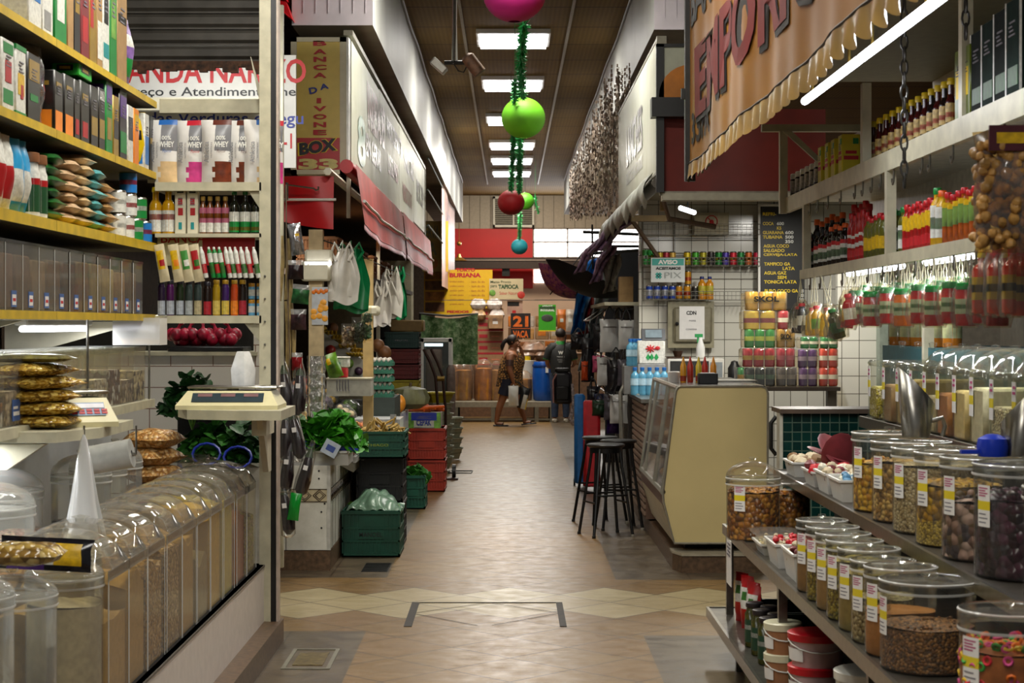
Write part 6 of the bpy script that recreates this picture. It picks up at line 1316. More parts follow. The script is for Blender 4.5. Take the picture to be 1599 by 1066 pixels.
hand_joints(J,E,'wrL',(.15,0,-1),(1,0,0),'hl'); hand_joints(J,E,'wrR',(-.25,0,1),(0,1,0),'hr')
skin('body',J,E,skin_m,wm)
def loft(rings,mat,name,parent,seg=22,wob=0):
    """closed garment shell through elliptical rings (x,y,z,rx,ry)"""
    m = MB(); vs = []; n_ = len(rings)
    for (x,y,z,rx,ry) in rings:
        for i in range(seg): a = 2*PI*i/seg; w_ = 1+wob*math.sin(a*7+z*9); vs.append((x+rx*w_*math.cos(a),y+ry*w_*math.sin(a),z))
    m.add(vs,[(k*seg+i,k*seg+(i+1) % seg,(k+1)*seg+(i+1) % seg,(k+1)*seg+i) for k in range(n_-1) for i in range(seg)]); return m.build(name,mat,parent)
leo = NT('leopard_print'); co = leo.coord(); v_ = leo.new('ShaderNodeTexVoronoi',feature='DISTANCE_TO_EDGE'); v_.inputs['Scale'].default_value = 26; v_.inputs['Randomness'].default_value = 1; leo.link(co,v_.inputs['Vector'])
no = leo.noise(30,3,co); q = leo.math('GREATER_THAN',leo.math('ADD',v_.outputs['Distance'],leo.math('MULTIPLY',no.outputs[0],.35)),.33); leo.link(leo.mix(q,lin('2a180c'),lin('b88444')),leo.b.inputs['Base Color']); leo.b.inputs['Roughness'].default_value = .7; leo = leo.m
loft([(-.01,0,.66,.215,.20),(-.01,0,.80,.20,.185),(.0,0,.93,.19,.18),(.03,0,1.06,.195,.185),(.035,0,1.15,.165,.165),(.035,0,1.22,.12,.14),(.035,0,1.25,.085,.10)],leo,'tank_top',wm,wob=.02)
navy = mt('navy_cloth','14162c',.7,var=.1)
for s_,n1,n2 in ((-.09,'hipL','kneeL'),(.09,'hipR','kneeR')):
    a,b = Vector(J[n1][:3]),Vector(J[n2][:3]); m = MB(); m.tube([a+Vector((0,0,.05)),a,a.lerp(b,.45),a.lerp(b,.72)],[.12,.122,.105,.10],14,cap=False); m.build('shorts',navy,wm)
hair = mt('dark_hair','1c100a',.6,var=.3,scale=40)
m = MB(); m.ball((.035,0,1.43),.098,16,12,sx=1.0,sy=.98,sz=1.02); m.v = [(x,y,z) if x < .07+(z-1.43)*.6 else (.07+(x-.07)*.1+(z-1.43)*.5,y*.97,z) for x,y,z in m.v]; m.tube([(-.05,0,1.44),(-.10,0,1.40),(-.125,0,1.33),(-.13,0,1.26)],[.04,.035,.035,.012],10); m.build('hair',hair,wm)
m = MB(); m.tube([(-.075,0,1.42),(-.095,0,1.405)],.033,10); m.build('hair_tie',mt('pink_tie','c0286a',.5),wm)
m = MB(); m.ball((.142,0,1.405),.018,8,6,sz=1.3); m.ball((.12,0,1.375),.02,8,6,sx=.9,sz=.5); m.ball((.13,0,1.34),.028,8,6,sz=.8); m.build('nose_and_chin',skin_m,wm)
for y_ in (-.035,.035): m = MB(); m.ball((.128,y_,1.428),.011,8,6,sx=.6); m.build('eye',mt('eye_dark','1a1210',.3),wm)
m = MB(); m.box(.134,.139,-.022,.022,1.372,1.378); m.build('mouth',mt('lips','7a3a30',.5),wm)
m = MB(); m.ball((.03,-.085,1.41),.022,8,6,sx=.7,sy=.4,sz=1.3); m.build('ear',skin_m,wm)
for f,r_ in (('L',.0),('R',.28)):
    h = J['heel'+f]; m = MB(); m.rbox(-.045,.20,-.045,.045,0,.022,.02); m.xf(Matrix.Translation((h[0],h[1],.002 if f == 'L' else .012)) @ Matrix.Rotation(-r_*.35,4,'Y')); m.m = 1; m.tube([(h[0]+.10,h[1]-.045,.03+(.03 if f == 'R' else 0)),(h[0]+.12,h[1],.07+(.03 if f == 'R' else 0)),(h[0]+.10,h[1]+.045,.03+(.03 if f == 'R' else 0))],.006,6); m.build('flip_flop',[black_m,dark_m],wm)
m = MB(); m.box(-.075,-.07,-.268,-.266,1.0,1.12); m.tube([(-.008,-.19,1.10),(-.012,-.212,1.0)],[.064,.058],12,cap=False); m.build('arm_tattoo',mt('tattoo','4a3028',.5,var=.4,scale=30),wm)
m = pouch_mb(.17,.33,.1,seed=2); t = thing('shopping_bag','thin pale green shopping bag carried by the walking woman','bag',(wm.location.x+.05,Yw-.26,.35)); m.build('bag',clear('pale_green_bag','e6eec8',.75,.4),t)
m = MB(); m.tube([(0,0,.31),(.005,.03,.40)],.012,6); m.build('handle',g_white,t)
t = thing('shopping_bag','black and white printed bag carried by the walking woman','bag',(wm.location.x+.18,Yw-.22,.30)); m = pouch_mb(.15,.36,.08,seed=5); ms = [black_m,g_white,yellow_ink]
for i_ in range(len(m.mi)): q = (i_ % 120); m.mi[i_] = 1 if 4 <= q % 10 < 9 and q//10 < 8 else (2 if q % 10 == 9 and q//10 < 6 else 0)
m.xf(Matrix.Rotation(rad(14),4,'Y')); m.build('bag',ms,t); m = MB(); m.tube([(.08,0,.34),(-.10,.02,.46)],.01,6); m.build('handle',black_m,t)
wm.scale = (1.08,1.12,1)
# man facing away
Ym = 32.0
mn = thing('person','man seen from behind in a black shirt with green collar and jeans','person',(X(873,Ym),Ym-.9,0)); skin_m2 = mt('light_skin','a06c4c',.5,var=.08)
J = {'pelvis': (0,0,.86,.13,.11),'waist': (0,0,.98,.135,.11),'chest': (0,0,1.14,.165,.12),'upper': (0,0,1.27,.14,.10),'neck': (0,.0,1.37,.055),'head0': (0,.02,1.44,.075),'head': (0,.03,1.52,.08,.09),
     'hipL': (-.09,0,.80,.09),'kneeL': (-.095,.01,.45,.06),'ankL': (-.10,0,.09,.038),'heelL': (-.10,-.01,.045,.036),'toeL': (-.11,.14,.035,.03),'hipR': (.09,0,.80,.09),'kneeR': (.095,.01,.45,.06),'ankR': (.10,0,.09,.038),'heelR': (.10,-.01,.045,.036),'toeR': (.11,.14,.035,.03),
     'shL': (-.17,0,1.27,.065),'elL': (-.235,.03,1.03,.045),'wrL': (-.19,.20,.95,.027),'shR': (.17,0,1.27,.065),'elR': (.25,.04,1.04,.045),'wrR': (.22,.22,.97,.027)}
E = [('pelvis','waist'),('waist','chest'),('chest','upper'),('upper','neck'),('neck','head0'),('head0','head')]
for f in 'LR': E += [('pelvis','hip'+f),('hip'+f,'knee'+f),('knee'+f,'ank'+f),('ank'+f,'heel'+f),('heel'+f,'toe'+f),('upper','sh'+f),('sh'+f,'el'+f),('el'+f,'wr'+f)]
hand_joints(J,E,'wrL',(.1,1,0),(1,0,0),'hl'); hand_joints(J,E,'wrR',(-.1,1,0),(1,0,0),'hr'); skin('body',J,E,skin_m2,mn)
tee = mt('black_shirt','101211',.7,var=.15); loft([(0,0,.80,.175,.14),(0,0,.95,.175,.145),(0,0,1.12,.20,.15),(0,0,1.25,.205,.13),(0,0,1.33,.12,.095),(0,0,1.36,.075,.07)],tee,'shirt',mn,wob=.02)
for s_ in (-1,1): m = MB(); m.tube([(s_*.06,0,1.315),(s_*.12,0,1.30),(s_*.18,.0,1.235),(s_*.228,.02,1.10)],[.075,.098,.092,.078],12,cap=False); m.m = 1; m.tube([(s_*.225,.02,1.105),(s_*.228,.021,1.09)],.078,12,cap=False); m.build('sleeve',[tee,mt('shirt_green','1a7a2c',.6)],mn)
m = MB(); m.lathe([(.085,1.34),(.072,1.40),(.066,1.41)],16,cap=False,sy=.95); m.build('collar',mt('shirt_green','1a7a2c',.6),mn)
m = MB(); m.ball((0,.0,1.545),.092,14,10,sz=.95); m.v = [(x,min(y,.07),max(z,1.48+max(0,y)*.8)) for x,y,z in m.v]; m.build('hair',hair,mn)
text('W',.09,.06,(0,-.152,1.21),white_ink,mn,bold=.06,name='emblem'); text('MERCADO',.13,.02,(0,-.155,1.14),white_ink,mn); text('ENTREGAS E\nPEDIDOS',.11,.06,(0,-.155,1.07),mt('print_grey','9a9a98',.5),mn)
for f in 'LR':
    a,b,c_ = (Vector(J[k+f][:3]) for k in ('hip','knee','ank')); m = MB(); m.tube([a+Vector((0,0,.06)),a,b,c_],[.10,.10,.072,.058],14,cap=False); m.build('jeans_leg',mt('jeans','26344c',.8,var=.2),mn)
    h = J['heel'+f]; m = MB(); m.rbox(h[0]-.045,h[0]+.045,h[1]-.05,h[1]+.20,0,.07,.025); m.build('shoe',mt('shoe_pale','a8a090',.6),mn)
# ================================================================== RIGHT: snack bar
n = NT('square_wall_tile'); co = n.coord(); br = n.new('ShaderNodeTexBrick'); br.offset = 0; br.inputs['Scale'].default_value = 1; br.inputs['Brick Width'].default_value = .152; br.inputs['Row Height'].default_value = .155; br.inputs['Mortar Size'].default_value = .0035; br.inputs['Color1'].default_value = lin('cfccc0'); br.inputs['Color2'].default_value = lin('c4c2b6'); br.inputs['Mortar'].default_value = lin('5e5a50')
mp = n.new('ShaderNodeMapping'); mp.inputs['Rotation'].default_value = (rad(-90),0,0); n.link(co,mp.inputs[0]); n.link(mp.outputs[0],br.inputs['Vector']); n.link(br.outputs[0],n.b.inputs['Base Color']); n.b.inputs['Roughness'].default_value = .18; bar_tile = n.m
YW = 16.5
m = MB(); m.box(X(998,YW),4.6,YW,YW+.1,0,2.95); struct('wall_bar',m,bar_tile)
m = MB(); m.box(X(1308,15.6),4.6,15.6,15.7,0,2.3); struct('wall_bar_side',m,bar_tile)
m = MB(); m.box(X(1372,15.5),X(1385,15.5),15.45,15.6,0,2.6); struct('column_1',m,mt('column_grey','7a8478',.5))
m = MB(); m.box(4.6,4.7,3,16.6,0,3.4); struct('wall_right_stalls',m,white_paint)
m = MB(); m.box(1.09,4.6,12.7,16.5,2.83,2.9); m.box(1.07,2.4,12.55,12.7,Zh(313,12.6),Zh(302,12.6)); struct('ceiling_bar',m,mt('bar_soffit','a39e8c',.5,var=.08))
def wire_rack(name,label,px0,px1,py0,py1,Y,dep=.16,bars=26):
    t = thing(name,label,'rack',(0,Y,0)); m = MB(); x0,x1,z0,z1 = X(px0,Y),X(px1,Y),Zh(py1,Y),Zh(py0,Y); r_ = .003
    for z in (z0,(z0+z1)/2,z1): m.tube([(x0,0,z),(x1,0,z)],r_,5); 
    for k in range(bars+1): q = x0+(x1-x0)*k/bars; m.tube([(q,0,z1),(q,0,z0),(q,dep,z0)],r_*.6,4,False)
    m.tube([(x0,dep,z0),(x1,dep,z0)],r_,5)
    m.build('wires',mt('wire_grey','8a877c',.4,.5),t); return t
YR = 16.28
wire_rack('wire_shelf','white wire shelf of drink cans high on the tiled bar wall',1004,1187,402,415,YR)
wire_rack('wire_shelf','lower wire shelf with blue cans and orange bottles on the tiled bar wall',1004,1168,455,468,YR)
wire_rack('wire_shelf','empty topmost wire shelf on the tiled bar wall',1004,1187,350,366,YR)
m = MB()
for px in (1004,1052,1187): m.tube([W(px,340,YR+.2),W(px,470,YR+.2)],.005,5)
for py in (375,395,435): m.tube([W(1004,py,YR+.2),W(1187,py,YR+.2)],.003,5)
tag(m.build('wire_grid',mt('wire_grey','8a877c',.4,.5)),'thin wire grid fixed on the tiled bar wall behind the cans','grid')
cans = ['2a8a3a','1f9a3a','b8a020','a02838','c09a40','c8b010','3f9a2a','a8a020','2a2424','1a7a30','4a3a9a','c02030','1f7a3a','b85a20','b02040']
for k,c_ in enumerate(cans):
    px = [1008+k*7,1015,1030,1040,1050,1073,1086,1098,1110,1122,1133,1145,1157,1169,1182][k]; h = .165 if k > 1 else .2
    place(('can',k),can('drink_can','can',.0315,h*.78,[mt('can'+c_,c_,.3,.3,.05),white_ink,yellow_ink],[(.07,.92,0),(.4,.6,1+(k % 2))]),(X(px,YR+.08),YR+.08,Zh(415,YR)+.004),f'drink can on the upper wire shelf of the bar, {ORD[k]} from the left','drink cans on the upper wire shelf')
for k in range(4): place('canb',can('drink_can','can',.031,.13,[mt('can_blue','1c3f9a',.3,.3,.05),g_white],[(.07,.92,0),(.3,.7,1)]),(X(1014+k*12,YR+.08),YR+.08,Zh(468,YR)+.004),f'blue drink can on the lower wire shelf, {ORD[k]} from the left','blue drink cans')
for k,(px,z_) in enumerate([(1060,0),(1073,0),(1074,.132)]): place('cany',can('drink_can','can',.031,.13,[mt('can_amber','c0881a',.3,.3,.05),red_m],[(.07,.92,0),(.3,.55,1)]),(X(px,YR+.08),YR+.08,Zh(468,YR)+.004+z_),f'amber drink can on the lower wire shelf, {["left one","right one","stacked upper one"][k]}','amber drink cans')
place('cank',can('drink_can','can',.031,.12,[dark_m,g_white],[(.07,.92,0),(.3,.5,1)]),(X(1085,YR+.08),YR+.08,Zh(468,YR)+.004),'black drink can between the amber cans and the orange juice bottles')
for k in range(2): place('ojb',bottle('juice_bottle','bottle',.036,.21,mt('juice_orange','c8841a',.25),mt('cap_navy','1a2a6a',.4),[(.25,.6,mt('juice_label','a8a030',.5,var=.3,scale=30))],neck=.45),(X(1096+k*12,YR+.08),YR+.08,Zh(468,YR)+.004),f'orange juice bottle with navy cap on the lower wire shelf, {"left" if k == 0 else "right"} one','orange juice bottles')
t = board('pix_notice','white and teal AVISO notice about PIX payment hanging on the wire shelves',1016.5,1069.5,402.5,440.5,16.27,mt('notice_white','c9ccc8',.4,var=0),.006,'notice'); teal = mt('notice_teal','2a9a8e',.4,var=0)
m = MB(); w2 = 25.5*16.27/F; m.box(-w2+.004,w2-.004,-.002,0,.153,.214); m.build('header',teal,t)
bt(t,'AVISO',1027.5,1058,405.5,412.5,16.268,white_ink,.05); bt(t,'ACEITAMOS',1024,1063,416.5,421,16.268,dark_m,.04); bt(t,'PIX',1038,1064,425,434,16.268,mt('pix_grey','9aa09c',.5),-.005)
m = MB()
for a,b in ((-.5,0),(.5,0),(0,.5),(0,-.5)): m.box(-.014+a*.034,.014+a*.034,-.002,0,-.014+b*.034,.014+b*.034)
m.xf(Matrix.Translation((-.085,-.001,.06)) @ Matrix.Rotation(rad(45),4,'Y')); m.build('diamond_logo',teal,t)
t = board('warning_plate','beige plate with a red circled hand symbol high on the tiled wall',1084,1138,332,367,16.4,mt('plate_beige','a09880',.5),.01,'plate')
m = MB(); m.box(-.15,.15,-.003,0,.03,.18); m.build('inset',mt('plate_inset','b8ae90',.5),t); m = MB(); q = [(.053*math.cos(a*PI/10),-.006,.125+.053*math.sin(a*PI/10)) for a in range(21)]; m.tube(q,.005,6); m.tube([(-.037,-.008,.162),(.037,-.008,.088)],.005,6); m.ball((0,-.005,.12),.022,8,6,sy=.2); m.build('symbol',red_m,t)
t = board('junction_box','grey-green electrical junction box with a paper sheet on the tiled wall',1043,1115,470,543,16.4,mt('box_olive','8a846a',.5),.06,'box'); jw = mt('box_olive2','76705a',.5)
m = MB(); m.rbox(-.16,.19,-.03,0,.05,.37,.02); m.build('door',jw,t); m = MB(); m.ball((-.13,-.035,.22),.018,8,6); m.build('lock',black_m,t)
m = MB(); m.box(-.11,.12,-.036,-.031,.08,.38); m.build('sheet',paper,t); q = text('CDN',.09,.035,(0,-.038,.32),dark_m,t,bold=.03); text('nota',.06,.015,(.01,-.038,.25),lab_grey,t); text('CONFERIR',.1,.014,(0,-.038,.17),lab_grey,t)
# menu board
t = board('menu_board','tall black letter board listing drinks in yellow on the bar wall',1187,1256,322,482,16.3,mt('board_black','10100e',.5,var=.1),.02,'menu board')
m = MB(); m.box(-.22,-.20,-.01,.03,0,.94); m.box(-.22,.2,-.01,.03,.93,.95); m.build('frame',white_paint,t); w2 = 0
for s_,a,b,yy,mm in (('REFRI-',1191,1212,334,yellow_ink),('COCA',1191,1208,349,yellow_ink),('600',1213,1224,349,white_ink),('KS',1213,1220,356,yellow_ink),('GUARANA',1191,1224,363,yellow_ink),('600',1226,1239,363,white_ink),('TUBAINA',1191,1222,370,yellow_ink),('500',1226,1239,370,white_ink),('350',1226,1239,377,white_ink),('AGUA COCO',1192,1232,384,yellow_ink),('SALGADO',1192,1225,391,yellow_ink),('CERVEJA-LATA',1192,1245,398,yellow_ink),('TAMPICO GA',1193,1234,412,yellow_ink),('LATA',1222,1241,419,yellow_ink),('AGUA GAZ',1193,1228,426,yellow_ink),('SEM',1214,1228,433,yellow_ink),('TONICA LATA',1193,1244,440,yellow_ink),('PURO COCO GA',1194,1246,454,yellow_ink),('4.50',1248,1255,454,white_ink),('4.00',1248,1255,461,white_ink),('3.00',1248,1255,468,white_ink)):
    bt(t,s_,a,b,yy-2.6,yy+2.6,16.3,mm,.03)
# beverage packs on the dark ledge
YB_ = 15.0
m = MB(); m.box(X(1150,YB_),X(1311,YB_),YB_-.05,YB_+.45,Zh(610,YB_),Zh(604,YB_)); m.m = 1; m.box(X(1296,YB_),X(1310,YB_),YB_+.1,YB_+.2,0,Zh(610,YB_)); m.box(X(1165,YB_),X(1175,YB_),YB_+.1,YB_+.2,0,Zh(610,YB_)); tag(m.build('drinks_ledge',[mt('ledge_dark','2a221a',.4),mt('leg_grey','6a665a',.5)],smooth=False),'dark wooden ledge carrying the wall of shrink-wrapped drink packs','ledge')
def pack(px0,px1,py0,py1,col,word,n_,rows=1,acc=white_ink,txt=None,Yp=YB_):
    w_,h = (px1-px0)*Yp/F,(py1-py0)*Yp/F; r_ = w_/n_/2; t = thing('drink_pack',f'shrink-wrapped pack of {word}','drink pack',(X((px0+px1)/2,Yp),Yp+.05,Zh(py1,Yp)),group=None)
    mm = mt('pack'+col,col,.25,.25,.06); m = MB()
    for k in range(n_):
        cx = -w_/2+r_*(2*k+1)
        for q in range(rows):
            hh_ = h/rows; m.m = 0; m.lathe([(r_*.85,0),(r_*.97,hh_*.06),(r_*.97,hh_*.94),(r_*.85,hh_)],14,(cx,r_,q*hh_)); m.m = 1; m.lathe([(r_*.985,hh_*.38),(r_*.985,hh_*.62)],14,(cx,r_,q*hh_),cap=False)
    m.build('cans',[mm,acc],t); m = MB(); m.rbox(-w_/2,w_/2,-.004,r_*2+.2,0,h*.99,.02); m.build('wrap',clear('shrink_wrap',lin and 'fff8e8',.04,.12),t)
    if txt: text(txt,w_*.6,h*.3,(0,-.008,h*.6),dark_m,t,bold=.04)
    return t
gacc = mt('acc_gold','a88a30',.3,.3)
pack(1165,1231,455,484,'b8901a','golden beer cans on top of the wall of drinks',3,acc=gacc,txt='SKOL'); pack(1163,1215,485,515,'c0a838','pale gold cans with a maroon badge under the top pack',2,acc=mt('acc_maroon','6a1a20',.4))
pack(1216,1234,485,514,'a81828','red cans at the right of the pale gold pack',1); pack(1164,1213,514,543,'2a8a3a','green guava-print soda cans',3,acc=mt('acc_lime','a8b840',.4)); pack(1214,1244,514,543,'a8821c','golden cans right of the green sodas',2,acc=gacc,txt='SKOL')
pack(1252,1281,526,544,'0c7a34','green soda cans hanging film, left of two',2); pack(1283,1311,526,544,'0c7a34','green soda cans at the right end of the third row',2)
pack(1161,1213,544,573,'a01424','crimson cans with a gold oval in the fourth row',3,acc=gacc); pack(1214,1244,544,573,'a82038','crimson cans beside the purple ones',2,acc=mt('acc_pink2','a04a5a',.4)); pack(1248,1279,546,574,'4a1a6a','purple cans in the upper purple row',2,acc=mt('acc_lilac','9a8aa8',.4)); pack(1281,1311,544,574,'c8380c','orange-red cans in the upper orange row',2,acc=white_ink)
pack(1165,1213,574,603,'141c1a','black cans with a green badge in the bottom row',3,acc=mt('acc_greenish','4a6a58',.3,.4)); pack(1214,1247,574,603,'4a4444','dark grey cans in the bottom row',2,acc=mt('acc_grey','8a8480',.3,.5)); pack(1249,1279,574,603,'4a1a6a','purple cans in the bottom row',2,acc=mt('acc_lilac','9a8aa8',.4)); pack(1281,1311,574,603,'c8380c','orange-red cans in the bottom row',2,acc=white_ink)
pack(1153,1164,574,603,'1a7a34','green cans at the left end of the bottom row',1,acc=gacc)
# display case with cream side panel
D = thing('display_case','slanted glass snack display case with a large cream side panel','display case',(0,0,0)); Y0 = 12.3
creamp = mt('cream_panel','cbb983',.4,var=.04,scale=3)
pxs = [(1062,603),(1188,603),(1196,606),(1199,614),(1198,848),(1053,848),(1036,784),(1035,768),(1055,611),(1058,605)]; P = [(X(a,Y0),Zh(b,Y0)) for a,b in pxs]
m = MB(); m.prism_y(P[::-1],Y0,Y0+.03); m.build('side_panel',creamp,D,smooth=False)
m = MB(); m.tube([(x,Y0-.002,z) for x,z in P+[P[0]]],.009,6); m.build('panel_trim',mt('trim_alu','a09c90',.35,.6),D)
xt,zt_,xm,zm,xb_,zb_ = P[9][0],P[9][1],P[7][0],P[7][1],P[5][0],P[5][1]; Y1 = 14.3
pm = MB(); pm.box(xt,X(1196,Y0),Y0+.03,Y1,zt_-.02,zt_+.012); pm.build('top',mt('case_top','4a4642',.25,.6),D)
m = MB(); m.quad((xm-.004,Y0+.03,zm),(xm-.004,Y1,zm),(xt-.004,Y1,zt_),(xt-.004,Y0+.03,zt_)); m.build('glass',clear('case_glass','e8f0ec',.05),D)
m = MB()
for y_ in (Y0+.03,12.95,13.03,13.9,Y1): m.tube([(xm,y_,zm),(xt,y_,zt_)],.016,6)
m.tube([(xm,Y0,zm),(xm,Y1,zm)],.02,6); m.tube([(xt,Y0,zt_),(xt,Y1,zt_)],.016,6); m.build('glass_frame',mt('trim_alu','a09c90',.35,.6),D)
m = MB(); m.prism_y([(xm,zm-.09),(xm-.008,zm),(xm+.05,zm),(xm+.05,zm-.09)],Y0+.03,Y1); m.build('front_rail',mt('rail_brown','5a3a30',.35,.2),D)
m = MB(); m.add([(xm,Y0+.03,zm-.09),(xb_,Y0+.03,zb_),(xb_,Y1,zb_),(xm,Y1,zm-.09)],[(0,1,2,3)]); m.box(X(1190,Y0),X(1196,Y0),Y0+.03,Y1,zb_,zt_); m.box(xb_,X(1198,Y0),Y0+.03,Y1,zb_,zb_+.02); m.build('lower_body',mt('case_lower','b8ae90',.4),D,smooth=False)
for z in (.52,.80,1.05): m = MB(); m.box(xm+.06+(z-.5)*.1,X(1188,Y0),Y0+.04,Y1-.02,z-.012,z); m.build('shelf',steel,D)
rr = random.Random(77)
for k in range(9):
    m = MB(); m.ball((0,0,.04),.05,10,7,sx=1.2,sz=.8,jit=.04); z = [.52,.80,1.05][k % 3]; tag(m.build('savoury_pastry',mt('pastry','b0702a',.5,var=.25),loc=(xm+.15+(z-.5)*.1,Y0+.3+.55*(k//3)+.1*(k % 2),z)),f'golden pastry inside the glass case, {["lowest","middle","top"][k % 3]} shelf, {ORD[k//3]} from the cream panel','pastry','pastries in the glass case')
for k in range(3): m = MB(); m.lathe([(.02,0),(.10,.02),(.11,.025),(.02,.008)],14,cap=False); tag(m.build('serving_tray',g_silver,loc=(xm+.17,Y0+.35+.6*k,.525)),f'round foil tray on the lowest shelf of the glass case, {ORD[k]} from the cream panel','tray','foil trays in the case')
m = MB(); m.prism([(1.12,12.35),(1.17,12.18),(4.5,12.18),(4.5,16.4),(1.12,16.4)],0,.115); m.m = 1; m.prism([(1.115,12.34),(1.168,12.17),(4.5,12.17),(4.5,12.5),(1.115,12.5)],.115,.13); b_ = struct('trim_7',m,[brown_kerb,mt('kerb_edge','a39a86',.4)])
m = MB(); m.box(1.22,1.9,12.5,14.2,.13,.19); tag(m.build('case_plinth',dark_m),'dark plinth under the cream display case','plinth')
# counter along the aisle beyond the case
C_ = thing('bar_counter','stainless topped bar counter with brown slatted front beyond the glass case','counter',(0,14.36,0))
m = MB(); m.box(1.09,1.75,0,1.4,.13,1.06); m.build('body',mt('counter_brown','6a5040',.5,var=.15),C_,smooth=False)
m = MB()
for k in range(17): m.box(1.075,1.09,0,1.4,.16+k*.053,.19+k*.053)
m.build('slats',mt('slat_brown','8a7260',.4,var=.1),C_,smooth=False); m = MB(); m.box(1.05,1.8,-.02,1.42,1.06,1.09); m.build('top',steel,C_)
m = MB(); q = 15.6; m.tube([W(985,692,q),W(970,690,q),W(969,612,q),W(975,601,q),W(984,598,q),W(1010,640,14.8)],.018,8); tag(m.build('pipe_rail',mt('pipe_grey','9a988e',.35,.6)),'bent grey pipe rail at the end of the bar counter','rail')
# things on the counter
zc_ = 1.09; wat = mt('water_bottle_blue','5a9ab8',.15,var=.1,alpha=.85)
for k in range(9):
    r_,c_ = divmod(k,5); up = r_
    place('wb',bottle('water_bottle','bottle',.038,.235,wat,mt('cap_blue','1a5aa0',.4),[(.35,.6,mt('wlabel','a8c8d8',.4,var=.2))],neck=.4,ribs=4),(X(992+c_*11.5 if not up else 985+c_*6,15.2 if not up else 15.5),15.25 if not up else 15.55,zc_ if not up else zc_+.24),f'blue water bottle on the bar counter, {ORD[k]} of the cluster by the flower box','blue water bottles')
m = MB(); m.box(X(975,15.4),X(1006,15.4),15.42,15.75,zc_+.0,zc_+.237); tag(m.build('bottle_riser',mt('riser','6a6a68',.5)),'low grey riser holding the upper water bottles','riser')
t = thing('napkin_dispenser','white square dispenser with a red flower motif under the dark card machine','dispenser',(X(1022,15.0),15.3,Zh(568,15.3))); hh_ = .20
m = MB(); m.rbox(-.115,.115,0,.12,0,hh_,.012); m.build('body',g_white,t); fl = MB()
for cx,cz,r_ in ((-.01,.13,.042),(.05,.135,.022)):
    for k in range(8): a = PI*k/8*2; fl.tube([(cx,-.003,cz),(cx+r_*math.cos(a),-.003,cz+r_*.8*math.sin(a))],[.008,.005],5)
fl.build('flower',red_m,t); m = MB()
for cx in (-.03,.0,.04): m.add([(cx,-.003,.03),(cx+.02,-.003,.055),(cx,-.003,.09),(cx-.02,-.003,.055)],[(0,1,2,3)])
m.build('leaves',green_ink,t)
m = MB(); m.box(-.15,.15,-.05,.1,0,Zh(568,15.3)-zc_-.245); 
t2 = thing('card_machine','dark grey angled card machine on the flower dispenser','machine',(X(1021,15.3),15.3,Zh(568,15.3)+hh_)); m = MB(); m.prism_x([(0,0),(.12,0),(.12,.10),(.05,.10)],-.10,.10); m.build('body',mt('machine_dark','2a2c30',.4),t2); m = MB(); m.prism_x([(.004,.025),(.006,.022),(.046,.085),(.042,.09)],-.07,.07); m.build('screen',mt('screen_grey','6a7880',.2),t2)
m = MB(); m.rbox(-.115,.115,0,.13,0,Zh(568,15.3)-zc_,.005); tag(m.build('dispenser_stand',mt('stand_grey','8a8a88',.4),loc=(X(1022,15),15.3,zc_)),'grey block under the flower dispenser behind the water bottles','stand')
YM = 15.9
m = MB(); m.box(X(1040,YM),X(1160,YM),YM-.1,16.45,0,Zh(603,YM)); tag(m.build('back_counter',mt('back_counter','6a665c',.5)),'grey back counter under the microwave against the tiled wall','counter')
t = thing('microwave','white microwave with dark window under the junction box','microwave',(X(1087,YM),YM,Zh(603,YM))); w2,h = 44*YM/F,43*YM/F; m = MB(); m.rbox(-w2,w2,0,.35,0,h,.01); m.build('body',white_paint,t); m = MB(); m.box(-w2+.02,w2*.45,-.008,0,.02,h-.02); m.build('door',mt('mw_door','3a3a3a',.2),t); m = MB(); m.box(w2*.5,w2*.93,-.006,0,.03,h-.03); m.build('control_panel',mt('mw_panel','8a9298',.3),t)
m = MB(); m.rbox(-.1,.1,-.08,.08,0,.015,.01); m.lathe([(.03,.015),(.05,.07),(.045,.07),(.02,.02)],12); tag(m.build('serving_bowl',mt('dark_brown','3a2414',.4),loc=(X(1060,YM),YM+.1,Zh(603,YM)+h)),'dark bowl on a wooden tray on top of the microwave','bowl')
place('spray',(lambda: (lambda t: (MB().lathe([(.028,0),(.04,.01),(.04,.10),(.02,.16),(.015,.19)],14).build('bottle',clear('spray_milky','f4f4f4',.8,.3),t),MB().box(-.05,.02,-.012,.012,.19,.22).box(-.03,-.015,-.008,.008,.14,.19).build('trigger',green_ink,t),t)[2])(root('spray_bottle','bottle'))),(X(1096,YM),YM+.12,Zh(603,YM)+h),'milky spray bottle with green trigger on top of the microwave')
place('urn',(lambda: (lambda t: (MB().lathe([(.05,0),(.06,.02),(.06,.16),(.035,.2),(.03,.22),(.0,.23)],14).build('body',black_m,t),MB().tube([(.05,0,.06),(.09,0,.08),(.09,0,.15),(.05,0,.17)],.008,6).build('handle',black_m,t),t)[2])(root('thermos','flask'))),(X(1148,YM),YM+.05,Zh(603,YM)),'black thermos flask between the microwave and the drink packs')
zt2 = zt_+.012; YD = 13.0
